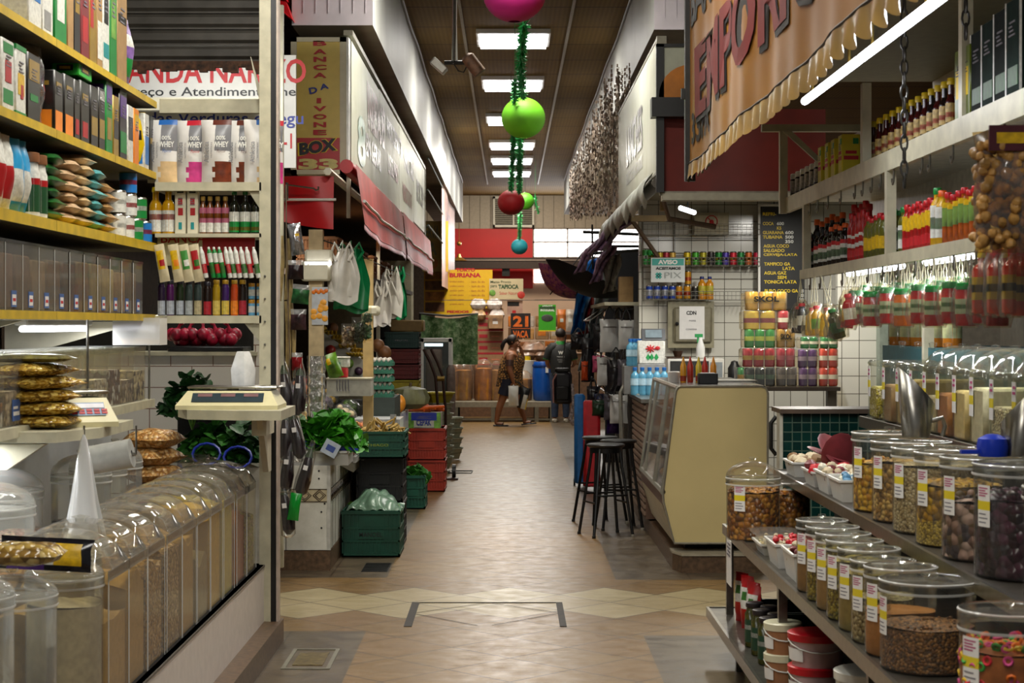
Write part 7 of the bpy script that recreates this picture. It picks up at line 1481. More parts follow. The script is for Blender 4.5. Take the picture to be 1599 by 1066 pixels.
for k,(px,c_,w_) in enumerate([(1067,'c88a12','orange-yellow'),(1080,'9a1c18','dark red'),(1091,'c8ac28','yellow'),(1103,'a82018','red'),(1114,'d08414','orange')]):
    def mk(c_=c_): 
        t = root('squeeze_bottle','bottle'); m = MB(); m.lathe([(.020,0),(.022,.01),(.022,.12),(.018,.13)],12); m.build('body',mt('sq'+c_,c_,.35),t); m = MB(); m.lathe([(.018,.13),(.012,.15),(.004,.185),(0,.19)],10); m.build('nozzle',mt('sqn'+c_,c_,.35),t); m = MB(); m.lathe([(.0225,.01),(.0225,.05)],12,cap=False); m.build('sauce_level',mt('sauce_red','8a2a14',.35),t); return t
    place(('sq2',k),mk,(X(px,YD),YD+.1*(k % 2),zt2),f'{w_} squeeze bottle standing on the glass display case','squeeze bottles on the display case')
place('nap',(lambda: (lambda t: (MB().rbox(-.07,.07,-.04,.04,0,.075,.008).build('body',black_m,t),MB().box(-.05,.05,-.02,.02,.075,.08).build('napkins',paper,t),t)[2])(root('napkin_holder','napkin holder'))),(X(1105,12.7),12.7,zt2),'black napkin holder in front of the squeeze bottles')
place('pot',(lambda: (lambda t: (MB().lathe([(.04,0),(.045,.075),(.04,.08),(0,.08)],14).build('pot',clear('pot_brown','c8a070',.45),t),MB().lathe([(.036,.005),(.038,.05),(0,.055)],12).build('contents',mt('pot_contents','7a4a24',.6),t),t)[2])(root('sauce_pot','pot'))),(X(1053,13.0),13.05,zt2),'brown translucent pot at the left end of the display case top')
m = MB(); m.rbox(-.16,.18,-.2,.2,0,.012,.02); tag(m.build('steel_tray',steel,loc=(X(1140,13.3),13.3,zt2)),'shallow steel tray on the display case beside the sauces','tray')
# awning, signs above the bar
wine = mt('wine_awning','6e1e14',.6,var=.2,scale=3)
Ya = 12.6
t = thing('wine_awning','dark wine-red canvas awning panel above the snack bar','awning',(0,Ya,0)); m = MB(); x0,x1 = X(1032,Ya),X(1290,Ya); m.grid(lambda u,v: (x0+(x1-x0)*u,.02*math.sin(u*8)-.0,Zh(302,Ya)+(Zh(170,Ya)-Zh(302,Ya))*v),24,8); m.build('canvas',wine,t); m = MB(); m.box(x0-.01,x1,-.03,.02,Zh(305,Ya),Zh(299,Ya)); m.build('rail',mt('bar_soffit2','8e8a7a',.5),t)
t = thing('black_sign_frame','black box frame holding a white panel with an orange disc beside the tan awning','sign',(0,Ya-.08,0)); q = Ya-.08
m = MB(); m.box(X(1025,q),X(1037,q),0,.06,Zh(300,q),Zh(68,q)); m.box(X(1025,q),X(1110,q),0,.06,Zh(73,q),Zh(68,q)); m.box(X(1017,q),X(1110,q),-.05,.10,Zh(183,q),Zh(153,q)); m.build('frame',black_m,t,smooth=False)
m = MB(); m.box(X(1037,q),X(1110,q),.02,.04,Zh(153,q),Zh(73,q)); m.build('panel',mt('panel_pale','b8bca8',.4,var=.05),t); m = MB(); q2 = W(1078,150,q); m.lathe([(0,-.02),(.22,-.02),(.22,.0),(0,.0)],28,cap=False); m.xf(Matrix.Translation((q2.x,.0,q2.z)) @ Matrix.Rotation(PI/2,4,'X')); m.v = [(x,y,max(z,Zh(154,q))) for x,y,z in m.v]; m.build('orange_disc',mt('disc_orange','c8780c',.5,var=.2,scale=5),t)
XR = 1.05
t = thing('side_sign','long pale translucent sign panel with faint grey lettering over the bar front','sign',(XR,12.72,2.78)); m = MB(); m.box(0,.05,0,4.6,0,.93); m.build('panel',fascia,t,smooth=False); m = MB(); m.box(-.008,.06,-.02,.03,-.02,.95); m.box(-.004,.05,0,4.62,.93,.95); m.box(-.004,.05,0,4.62,-.02,.0); m.build('frame',mt('dull_alu','8d8878',.4,.4),t,smooth=False)
text('LANCHES',1.9,.35,(-.004,2.4,.48),fgrey,t,FNX,bold=.02); text('SUCOS E SALGADOS',1.9,.1,(-.004,2.4,.2),fgrey,t,FNX)
m = MB(); m.grid(lambda u,v: (1.03-.05*math.sin(v*PI)-.04*(1-v),12.9+6.5*u,2.78-.30*(1-v)*(.7+.3*math.sin(u*40)*.3)-.02*math.sin(u*60)),60,6); t = thing('rolled_awning','grey half-rolled awning hanging below the pale side sign','awning',(0,0,0)); m.build('cloth',mt('awning_grey','8a8c80',.5,var=.25,scale=6),t); m = MB(); m.tube([(1.06,12.8,2.70),(1.06,19.4,2.70)],.045,10); m.build('roller',mt('roller_grey','5a564c',.5),t); m = MB(); m.tube([(1.06,12.85,2.72),(1.15,12.95,2.45),(1.5,13.1,2.40)],.02,6); m.build('arm',mt('arm_brown','5a4634',.6),t); m = MB(); m.tube([(1.06,16,2.66),(1.35,16.3,2.30)],.02,6); m.build('arm',mt('arm_brown','5a4634',.6),t)
m = MB(); m.box(X(985,15.2),X(1040,15.2),15.1,15.2,Zh(346,15.2),Zh(337,15.2)); m.box(X(1030,13.6),X(1036,13.6),13.5,13.6,Zh(330,13.6),2.83); tag(m.build('timber_lintel',mt('timber_tan','9a845c',.6)),'tan timber bracket below the grey rolled awning','bracket')
t = thing('tube_lamp','short lit fluorescent tube under the bar soffit near the tiled wall','lamp',W(1074,328,14.2)); m = MB(); m.tube([(-.08,-.25,0),(.08,.3,0)],.02,8); m.build('tube',mt('lit_tube','f4f6ff',.3,var=0,emit=6),t); m = MB(); m.tube([(.0,0,.02),(.0,0,2.83-t.location.z)],.006,5); m.build('wire',dark_m,t)
# sequin strands (uncountable)
rr = random.Random(5); m = MB()
for k in range(230):
    y_ = 17.2+k*.055; x_ = .98+rr.uniform(-.02,.12)+(.1 if k % 3 == 0 else 0); zb = 2.80+(y_-17)*.053+rr.uniform(-.08,.08); z = 4.18
    while z > zb:
        a = rr.uniform(-.9,.9); s_ = .013; ca,sa = math.cos(a)*s_,math.sin(a)*s_; m.add([(x_-sa,y_-ca,z-.016),(x_+sa,y_+ca,z-.016),(x_+sa,y_+ca,z+.016),(x_-sa,y_-ca,z+.016)],[(0,1,2,3)]); z -= .042
t = m.build('sequin_curtain',mt('copper_sequin','b4a090',.28,.6,.35,6),smooth=False); tag(t,'curtain of shimmering copper sequin strands hanging below the right bulkhead','sequin curtain',kind='stuff')
# umbrella and bag stall
def umbrella(name,label,c,tilt,yaw,r_,mats,depth=.3):
    t = thing('open_umbrella',label,'umbrella',c,rot=(yaw,tilt,0)); m = MB(); seg = 32
    for k in range(7): pass
    vs = []; K = 8
    for j in range(K+1):
        q = j/K; 
        for i in range(seg): a = 2*PI*i/seg; e = 1-.07*q*q*abs(math.sin(a*4)); vs.append((r_*q*e*math.cos(a),r_*q*e*math.sin(a),-depth*(1-q*q)*(1) ))
    m.add(vs,[(j*seg+i,j*seg+(i+1) % seg,(j+1)*seg+(i+1) % seg,(j+1)*seg+i) for j in range(K) for i in range(seg)]); m.build('canopy',mats,t)
    for i in range(8): a = PI*i/4; m = MB(); m.tube([(r_*q*math.cos(a),r_*q*math.sin(a),-depth*(1-q*q)+.006) for q in (0,.3,.6,.85,1)],.004,5); m.build('rib',steel,t)
    m = MB(); m.tube([(0,0,-depth-.05),(0,0,.35)],.007,6); m.tube([(0,0,.35),(.0,0,.42),(.04,0,.45)],.012,6); m.build('shaft',dark_m,t); return t
umbk = mt('umbrella_black','0e0e12',.6,var=.15)
n = NT('patterned_purple'); co = n.coord(); a_ = n.noise(22,4,co,.7); n.link(n.ramp(a_.outputs[0],[(.35,lin('3a2450')),(.5,lin('9a4a7a')),(.65,lin('b87a5a'))]),n.b.inputs['Base Color']); n.b.inputs['Roughness'].default_value = .6; purp = n.m
umbrella('u','large black open umbrella hanging upside down beside the bag stall',W(912,434,19.6),rad(26),rad(-8),.47,umbk,.17)
umbrella('u','purple patterned open umbrella behind the black one',W(876,438,20.6),rad(38),rad(-12),.33,purp,.16)
lil = NT('lilac_drape'); co = lil.coord(); a_ = lil.noise(14,4,co,.7); lil.link(lil.ramp(a_.outputs[0],[(.35,lin('4a3a5c')),(.6,lin('8a6a84'))]),lil.b.inputs['Base Color']); lil = lil.m
def drape(label,pts,wd,mat,Y,cat='fabric',nm='hanging_fabric'):
    P = [W(a,b,Y+.15*k) for k,(a,b) in enumerate(pts)]; m = MB(); n_ = 20
    def ev(t): 
        q = t*(len(P)-1); i = min(int(q),len(P)-2); return P[i].lerp(P[i+1],q-i)
    def fn(u,v):
        p = ev(v); w_ = wd*(1+.25*math.sin(v*7))*(u-.5); return (p.x+w_,p.y+.05*math.sin(u*11+v*5),p.z+.25*w_)
    m.grid(fn,12,n_); o = m.build(nm,mat); sd = o.modifiers.new('t','SOLIDIFY'); sd.thickness = .012; return tag(o,label,cat)
drape('lilac patterned fabric draped from the rolled awning down to the left',[(985,338),(955,362),(935,392)],.22,lil,18.2)
drape('narrow lilac fabric sash hanging above the umbrellas',[(940,372),(918,395),(905,425)],.12,lil,18.6)
drape('second lilac sash crossing towards the umbrella shaft',[(955,385),(940,410),(930,440)],.13,lil,18.9)
drape('bright blue hanging fabric bag below the black umbrella',[(925,405),(915,450),(905,490),(903,518)],.16,mt('fabric_blue','0c6ac0',.5,var=.25,scale=5),20.2)
drape('deep red cloth behind the bright blue fabric',[(918,460),(914,495),(910,522)],.12,mt('cloth_red','8a1014',.6,var=.1),20.6)
drape('pale grey-blue long fabric hanging beside the blue one',[(950,405),(938,460),(922,530),(915,575)],.18,mt('fabric_pale','8a9aa0',.6,var=.2,scale=4),20.8)
drape('grey patterned umbrella cloth above the pale shelf',[(958,398),(955,430),(952,455)],.14,mt('cloth_greyish','6a6258',.6,var=.4,scale=12),19.0)
greyw = clear('wrapped_silver','b8b4c0',.5,.25)
m = MB(); m.box(.95,1.6,0,3.4,2.02,2.05)
rk = thing('bag_rack','white display rack holding rows of wrapped handbags along the aisle','rack',(0,17.6,0)); m = MB(); m.box(.93,1.7,0,3.2,Zh(478,18.4),Zh(473,18.4)); m.build('top_shelf',rail_white,rk)
for y_ in (0,1.6,3.1): m = MB(); m.box(1.22,1.26,y_,y_+.04,0,Zh(478,18.4)); m.build('upright',steel,rk)
for z in (1.35,.98): m = MB(); m.tube([(1.0,0,z),(1.0,3.2,z)],.012,6); m.build('rail',steel,rk)
m = MB(); m.tube([(.83,.9,1.73),(.83,2.4,1.73),(1.0,2.4,1.85)],.01,6); m.tube([(.83,.9,1.73),(1.0,.9,1.85)],.01,6); m.build('outer_rail',steel,rk)
m = MB(); m.box(1.28,1.6,0,3.2,.02,1.85); m.build('back_panel',mt('rack_back','1c1a1e',.7),rk)
for k,(px,py,w_,h_,Y_,mm,wd) in enumerate([
    (952,478,.20,.46,18.0,greyw,'silver-grey'),(966,480,.20,.42,18.1,mt('dark_bag','18161a',.35,var=.3),'black'),(978,482,.16,.40,17.7,greyw,'silver-grey'),(938,488,.17,.42,19.0,mt('dark_bag','18161a',.35,var=.3),'black'),
    (945,540,.17,.40,18.2,greyw,'silver-grey'),(962,542,.19,.44,17.9,mt('dark_bag','18161a',.35,var=.3),'black'),(976,545,.15,.36,17.7,mt('grey_bag_w','4a464e',.3,var=.3),'charcoal'),(934,545,.12,.24,18.6,mt('bag_pink','b0486a',.4,var=.1),'pink'),
    (940,600,.16,.34,18.4,mt('bag_navy','1c2448',.4,var=.2),'navy'),(966,598,.18,.40,17.8,greyw,'silver-grey'),(955,600,.16,.36,18.1,mt('grey_bag_w','4a464e',.3,var=.3),'charcoal'),(935,615,.14,.22,18.2,mt('bag_darkgreen','16301c',.4),'dark green'),
    (918,500,.14,.66,19.2,mt('dark_bag','18161a',.35,var=.3),'tall black'),(913,552,.07,.28,18.8,mt('bag_orange','c0461a',.5),'orange'),(926,590,.13,.30,18.6,mt('dark_bag','18161a',.35,var=.3),'black'),(903,512,.17,.24,19.8,mt('dark_bag','18161a',.35,var=.3),'round black'),(958,640,.14,.24,18.3,mt('bag_violet','3a2060',.4,var=.2),'violet')]):
    def mk(w_=w_,h_=h_,mm=mm,k=k):
        t = root('handbag','bag'); m = pouch_mb(w_,h_*.72,.11,seed=k,crimp=.03,wob=.1); m.xf(Matrix.Translation((0,0,-h_))); m.build('body',mm,t)
        m = MB()
        for s_ in (-1,1): m.tube([(s_*w_*.3,0,-h_*.34),(s_*w_*.16,0,-h_*.1),(0,0,0)],.008,5)
        m.build('strap',black_m,t); m = MB(); m.tube([(-w_*.35,-.056,-h_*.45),(w_*.35,-.056,-h_*.45)],.004,4); m.build('zip',steel,t); return t
    place(('hb',k),mk,W(px,py,Y_),f'{wd} handbag hanging on the aisle rack, {ORD[k % 4]} of {"the upper row" if k < 4 else "the middle row" if k < 8 else "the lower row" if k < 12 else "the outer hangings"}','handbags on the aisle rack')
for k,(px,c_,w_,y0_) in enumerate([(905,'1460a0','blue',612),(924,'a8101c','red',622)]):
    Y_ = 18.6+.1-.4*k; h = EYE-(y0_-VY)*Y_/F-.06; m = MB(); m.rbox(-.055-.03*k,.055+.03*k,-.1,.1,0,h,.03); t = thing('shopping_trolley_bag',f'tall {w_} fabric trolley bag standing at the foot of the bag rack','trolley bag',(X(px,Y_),Y_,.04)); m.build('body',mt('trolley_'+w_,c_,.6,var=.12),t); m = MB(); m.tube([(0,.08,h),(0,.08,h+.22),(0,.0,h+.24)],.008,6); m.build('handle',dark_m,t)
    for s_ in (-.05,.05): m = MB(); m.lathe([(.01,-.01),(.04,-.01),(.04,.01),(.01,.01)],12); m.xf(Matrix.Translation((s_,.1,-.0)) @ Matrix.Rotation(PI/2,4,'Y')); m.build('wheel',black_m,t)
t = thing('backpack','black backpack with pink edging and a patterned strap hanging near the man','backpack',W(878,628,24)); m = MB(); m.rbox(-.12,.13,-.08,.08,-.02,.40,.05); m.build('body',mt('dark_bag','18161a',.35,var=.3),t); m = MB(); m.rbox(-.11,.10,-.11,-.08,.03,.22,.03); m.build('pocket',dark_m,t); m = MB(); m.tube([(-.12,-.09,.0),(-.125,-.09,.30),(-.08,-.1,.38)],.012,6); m.build('pink_piping',mt('piping_pink','b08078',.5),t); m = MB(); m.tube([(.13,-.06,.25),(.15,-.08,-.02),(.10,-.1,-.22),(.16,-.08,-.28)],[.02,.025,.03,.045],8); m.build('patterned_strap',mt('strap_pattern','a89a98',.5,var=.5,scale=40),t); m = MB(); m.rbox(-.10,.10,-.06,.08,.40,.46,.03); m.build('top_roll',dark_m,t); m = MB(); m.tube([(0,0,.46),(.05,0,.9)],.008,5); m.build('hanging_cord',dark_m,t)
for k,(px,w_) in enumerate(((967,.14),(976,.08))): m = MB(); m.box(0,w_,0,.2,0,.26); tag(m.build('cardboard_sheet',mt('card_tan','9a7a4c',.6),loc=(X(px,18),18+.1*k,Zh(473,18.4))),f'tan cardboard piece standing on the bag rack top, {"left" if k == 0 else "right"} one','cardboard','cardboard on the bag rack')
m = MB(); m.box(X(945,22),X(1000,22),22,22.05,0,2.6); tag(m.build('dark_partition',mt('dark_cloth','1a1c20',.8)),'dark partition behind the bag stall','partition')
m = MB(); m.tube([(X(930,22),22,2.65),(X(1000,22),22,2.65)],.02,6); m.tube([(X(910,20),20,Zh(362,20)),(X(1000,20),20,Zh(366,20))],.02,6); m.tube([(X(925,20),20.1,Zh(395,20)),(X(1000,20),20.1,Zh(390,20))],.02,6); m.tube([(X(925,20),20.05,Zh(350,20)),(X(926,20),20.05,Zh(420,20))],.012,6); tag(m.build('hanging_rails',dark_m),'dark horizontal rails above the bag stall','rail')
# bar stools
def stool():
    t = root('bar_stool','stool'); bs = mt('stool_black','0c0c0d',.3,.3,.1); H = .735
    m = MB(); m.lathe([(.0,H-.03),(.135,H-.03),(.15,H-.02),(.155,H-.008),(.145,H),(0,H+.002)],24,cap=False); m.build('seat',mt('seat_vinyl','141414',.35,var=.1),t)
    m = MB(); m.lathe([(.115,H-.07),(.13,H-.07),(.13,H-.03),(.115,H-.03)],20,cap=False); m.build('seat_ring',bs,t)
    C4 = [(a,b) for a in (-1,1) for b in (-1,1)]
    for a,b in C4:
        m = MB(); m.tube([(a*.085,b*.085,H-.04),(a*.10,b*.10,H*.75),(a*.165,b*.165,.015)],.0125,8); l = m.build('leg',bs,t); m = MB(); m.lathe([(.015,0),(.015,.02),(.012,.022)],10,(a*.166,b*.166,0)); m.build('foot_cap',mt('foot_pale','8a8478',.5) if (a,b) == (1,-1) else black_m,l)
    for z,q in ((.27,.139),(.33,.133)):
        for i in range(4):
            p0 = [(-q,-q),(q,-q),(q,q),(-q,q)][i]; p1 = [(q,-q),(q,q),(-q,q),(-q,-q)][i]
            if (z > .3) == (i % 2 == 0): m = MB(); m.tube([(*p0,z),(*p1,z)],.008,6); m.build('rung',bs,t)
    return t
for k,(px,Y_,rz_) in enumerate([(946,14.35,.32),(966,14.85,.15),(937,15.3,.5)]):
    place('stool',stool,(X(px,Y_),Y_,0),['black bar stool nearest the camera beside the snack bar kerb','black bar stool on the right, closest to the glass case','rearmost black bar stool, half hidden behind the other two'][k],'black bar stools',rz=rz_)
# beige fittings on the back wall to the right
m = MB(); m.box(X(1490,13.5),4.4,13.5,13.6,0,2.2); m.m = 1; m.box(X(1520,13.4),X(1560,13.4),13.45,13.5,0,Zh(550,13.4)); struct('wall_right_back',m,[mt('back_grey','a8a49a',.5),mt('maroon_panel','6a1420',.5)])
# ================================================================== RIGHT: spice and preserves stall
steel_d = mt('worn_steel','6e6a62',.3,.8,.25,14); dark_shelf = mt('dark_shelf','3a352e',.4,.3,.2)
S = thing('stepped_shelving','stepped stainless shelving carrying tubs and jars at the right of the aisle','shelving',(0,0,0))
for x0,z,y1,th,mm in ((1.01,.24,9.15,.035,steel_d),(1.075,.68,9.0,.035,steel_d),(1.34,.95,9.05,.03,dark_shelf),(1.76,1.22,9.0,.04,steel_d)):
    m = MB(); m.box(x0,2.6,3,y1,z-th,z); m.m = 1; m.box(x0-.008,x0+.006,3,y1+.005,z-th-.008,z+.006); m.box(x0,2.6,y1-.006,y1+.006,z-th-.008,z+.006); m.build('shelf',[mm,steel],S,smooth=False)
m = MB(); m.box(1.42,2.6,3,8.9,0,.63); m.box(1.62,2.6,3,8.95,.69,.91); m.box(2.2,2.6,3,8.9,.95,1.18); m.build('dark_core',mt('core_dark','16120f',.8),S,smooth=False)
for y_ in (8.93,7.2,5.4): m = MB(); m.box(1.08,1.115,y_,y_+.035,.24,.65); m.build('leg',steel_d,S,smooth=False)
m = MB(); m.box(1.10,1.14,8.7,8.74,0,.21); m.box(1.10,1.14,4,4.04,0,.21); m.build('foot',steel_d,S)
t = thing('shelf_ticket','tall paper price ticket hanging at the far corner of the middle shelf','ticket',(1.068,8.72,.42)); m = MB(); m.box(-.003,0,-.09,.09,0,.22); m.m = 1
for k in range(4): m.box(-.005,-.003,-.06,.06-.02*(k % 2),.14+k*.018,.15+k*.018)
m.build('sheet',[paper,lab_grey],t)
n = NT('green_mosaic'); co = n.coord(); br = n.new('ShaderNodeTexBrick'); br.offset = 0; br.inputs['Scale'].default_value = 1; br.inputs['Brick Width'].default_value = .052; br.inputs['Row Height'].default_value = .052; br.inputs['Mortar Size'].default_value = .003; br.inputs['Color1'].default_value = lin('06201c'); br.inputs['Color2'].default_value = lin('0a2e28'); br.inputs['Mortar'].default_value = lin('4a5a4c')
mp = n.new('ShaderNodeMapping'); mp.inputs['Rotation'].default_value = (rad(-90),0,0); n.link(co,mp.inputs[0]); n.link(mp.outputs[0],br.inputs['Vector']); n.link(br.outputs[0],n.b.inputs['Base Color']); n.b.inputs['Roughness'].default_value = .2
m = MB(); m.box(X(1220,9.9),3.0,9.9,10.0,0,Zh(645,9.9)); m.m = 1; m.box(X(1217,9.9),3.0,9.86,10.2,Zh(645,9.9),Zh(638,9.9)); m.m = 2; m.box(X(1217,9.9),X(1222,9.9),9.89,10.0,0,Zh(645,9.9)); struct('wall_right_mosaic',m,[n.m,mt('mosaic_ledge','4a3a2c',.4),mt('frame_pale','a8a494',.4)])
m = MB(); m.tube([W(1212,650,11),W(1204,660,11),W(1204,700,11),W(1212,710,11)],.014,6); tag(m.build('wall_conduit',dark_m),'dark bent conduit between the cream case and the mosaic panel','conduit')
# --- tubs on the middle shelf
curry = powder('curry','b8843a'); chimi = grain('chimichurri',['6a4420','8a5a28','4a3018','a0703a'],.008); herbs = grain('yellow_herbs',['a89428','8a7a20','c0b048','5a5418'],.010)
row1 = [(5.23,.138,.262,.50,chimi,'dark brown chimichurri flakes',.02),(5.46,.108,.27,.5,powder('orange_spice','b87a3c'),'orange spice powder',0),(5.68,.10,.26,.55,grain('pale_flakes',['b8a878','d0c090','8a7a50'],.012),'pale herb flakes',0),(5.90,.10,.27,.7,powder('olive_powder','a08c4a'),'olive powder',0),(6.12,.095,.27,.75,herbs,'yellow-green herbs',0),(6.33,.095,.27,.6,powder('tan_powder','a8844c'),'tan powder',0),(6.54,.095,.27,.7,herbs,'golden herbs',0),(6.76,.095,.27,.6,powder('brown_powder','9a7440'),'light brown powder',0)]
for k,(y_,r_,h_,f_,c_,w_,lp) in enumerate(row1):
    place(('r1',k),jar('spice_tub',r_,h_,f_,c_,tag_a=rad(205) if k else rad(188),lump=lp*.3,seed=k+20),(1.082+r_,y_,.68),f'round clear tub of {w_} on the middle shelf, {ORD[k]} from the camera','spice tubs on the middle shelf')
nutc = grain('caramel_nuts',['b0701c','8a4e14','c88c34','6a3a10'],.022,.3)
place('nutA',jar('nut_tub',.125,.29,.78,nutc,dome=.075,tag_a=rad(232),lump=.016,seed=40,tagz=.26),(X(1176,8.4),8.4,.68),'dome-lidded clear tub of caramelised nuts at the far end of the middle shelf')
place('nutB',jar('nut_tub',.10,.25,.78,nutc,tag_a=None,lump=.014,seed=41),(X(1243,8.3)+.02,8.62,.68),'second tub of caramelised nuts half hidden behind the dome-lidded one')
hoop = thing('cereal_tub','clear tub of multicoloured cereal rings at the near right corner','food container',(X(1575,4.25),4.25,.68)); q = jar('cereal_tub',.115,.33,.72,mt('cereal_gap','b86a34',.7,var=.3),tag_a=rad(205),seed=50,lidh=.05)(); 
for c in list(q.children): c.parent = hoop
bpy.data.objects.remove(q); rr = random.Random(9); cm = [mt('hoop'+c,c,.6,var=.08) for c in ('c82030','d8b020','3a9a3a','d86a1a','c03a7a')]
m = MB()
for k in range(190):
    a = rr.uniform(0,2*PI); z = rr.uniform(.01,.235); r_ = .1115
    if k > 150: r_ = .108*math.sqrt(rr.random())*.9; z = .25
    M_ = Matrix.Translation((r_*math.cos(a),r_*math.sin(a),z)) @ Matrix.Rotation(a,4,'Z') @ Matrix.Rotation(rr.uniform(0,PI) if k > 150 else rr.uniform(-.5,.5)+PI/2,4,'Y'); o = len(m.v); m.m = k % 5
    vs = []; 
    for i in range(8):
        for j in range(5): A,B = 2*PI*i/8,2*PI*j/5; vs.append(((.009+.0042*math.cos(B))*math.cos(A),(.009+.0042*math.cos(B))*math.sin(A),.0042*math.sin(B)))
    m.add(vs,[(i*5+j,((i+1) % 8)*5+j,((i+1) % 8)*5+(j+1) % 5,i*5+(j+1) % 5) for i in range(8) for j in range(5)]); m.xf(M_,o)
q = m.build('cereal_rings',cm,hoop); q['kind'] = 'stuff'
# trays of sweets
def sweet_tray(label,loc,w_,d_,mm,rz=0,r_=.016,n_=60,lip=.07,seed=0,big=False):
    t = thing('sweet_tray',label,'tray',loc,rz,group=None); m = MB(); a,b = w_/2,d_/2
    m.add([(-a*.85,-b*.85,0),(a*.85,-b*.85,0),(a*.85,b*.85,0),(-a*.85,b*.85,0),(-a,-b,lip),(a,-b,lip),(a,b,lip),(-a,b,lip)],[(3,2,1,0),(0,1,5,4),(1,2,6,5),(2,3,7,6),(3,0,4,7)])
    m.box(-a-.006,a+.006,-b-.006,-b+.003,lip-.006,lip+.003); m.box(-a-.006,a+.006,b-.003,b+.006,lip-.006,lip+.003); m.box(-a-.006,-a+.003,-b,b,lip-.006,lip+.003); m.box(a-.003,a+.006,-b,b,lip-.006,lip+.003); m.build('tray',mt('tray_white','cfccc4',.4,var=.03),t,smooth=False)
    m = MB(); r = random.Random(seed)
    for k in range(n_): m.m = k % len(mm); m.ball((r.uniform(-a*.8,a*.8),r.uniform(-b*.8,b*.8),lip*r.uniform(.5,1)+r.uniform(0,.02)),r_*r.uniform(.7,1.2),7,5,sz=.8,jit=.08)
    q = m.build('sweets',mm,t); q['kind'] = 'stuff'; return t
coc = mt('coconut_white','d0ccb8',.7,var=.1); redc = mt('candied_red','b01822',.35,var=.1); mar = mt('candied_maroon','6a2428',.4,var=.2); blu = mt('candied_blue','4a7a9a',.5,var=.2); palg = mt('candied_pale','b8a888',.6,var=.15)
sweet_tray('white tray of maroon candied fruit nearest the spice tubs on the middle shelf',(1.20,7.10,.68),.20,.30,[mar,palg],r_=.02,lip=.11,seed=1)
sweet_tray('white tray of bright red candied strips on the middle shelf',(1.20,7.50,.68),.22,.30,[redc,redc,palg],r_=.014,n_=90,lip=.10,seed=2)
sweet_tray('low tray of pale flaked sweets under crinkled film near the nut tub',(1.20,7.90,.68),.22,.26,[coc,palg],r_=.012,n_=80,lip=.05,seed=3)
for k in range(2): m = pile_bag_mb(.22,.30,.03,k); tag(m.build('cellophane_pack',cello,loc=(1.20,7.80+.28*k,.735)),f'crinkled cellophane pack on the sweet trays, {"nearer" if k == 0 else "farther"} one','pack','cellophane packs')
for k,(y_,mm,wd,lp,w_) in enumerate([(7.52,[coc,blu],'white and blue coconut sweets',.09,.22),(7.86,[coc,palg,mar],'mixed pale sweets',.09,.22),(8.2,[mar,redc,palg],'dried red fruit slices',.07,.2),(8.75,[palg,mt('dried_brown','7a5a34',.5)],'brown dried fruit in a white bowl',.07,.18)]):
    sweet_tray(f'white tray of {wd} on the upper dark shelf',(1.36+w_/2,y_,.95),w_,.28,mm,r_=.022 if k < 2 else .03,n_=60,lip=lp,seed=10+k)
m = MB(); rr = random.Random(3)
for k in range(3): m.lathe([(0,0),(.09,.01),(.10,.015),(.09,.02),(0,.02)],14,(0,0,0),sx=1.1,cap=False); m.xf(Matrix.Translation((.01*k,-.02,.03)) @ Matrix.Rotation(rad(55-25*k),4,'X') @ Matrix.Rotation(rad(20),4,'Y'))
tag(m.build('cured_meat_slices',mt('meat_maroon','7a3438',.35,var=.25,scale=10),loc=(1.47,8.42,1.03)),'large maroon cured slices leaning in the trays on the upper dark shelf','food')
# --- tubs on the dark shelf
row2 = [(7.08,.145,.31,.62,grain('yellow_mango',['d09a14','e0b02c','b87c0c'],.02),'yellow dried mango',.01),(6.70,.145,.30,.75,grain('gold_granola',['b8883c','d0a85c','8a6428'],.016),'golden granola',.006),(6.34,.145,.30,.80,grain('rice_crisp',['b8a070','c8b488','a08858'],.010),'pale puffed rice',0),(5.98,.145,.31,.66,grain('corn_flake',['c08c10','d8a818','8a6410'],.022),'golden corn flakes',.01),(5.62,.145,.32,.58,grain('olive_mix',['6a4a3c','a88474','5a4418','2a1820','c0a090'],.028),'mixed pink and black olives',.013),(5.22,.16,.33,.70,grain('black_dates',['2a0c1a','3a1426','1c0812','4a1c34'],.032,.3,'10060a'),'black dried plums',.020)]
for k,(y_,r_,h_,f_,c_,w_,lp) in enumerate(row2):
    place(('r2b',k),jar('snack_tub',r_,h_,f_,c_,tag_a=rad(200),lump=lp,seed=60+k,two=(.4,grain('yellow_seed',['b89a34','8a7020','d0b048'],.009)) if k == 3 else None),(1.355+r_,y_,.95),f'clear tub of {w_} on the dark shelf, {ORD[5-k]} from the camera','snack tubs on the dark shelf')
place('r2c',jar('snack_tub',.14,.30,.7,grain('black_dates',[],.032),tag_a=None,seed=70),(1.52,4.8,.95),'round clear tub beside the black plums at the right edge','snack tubs on the dark shelf')
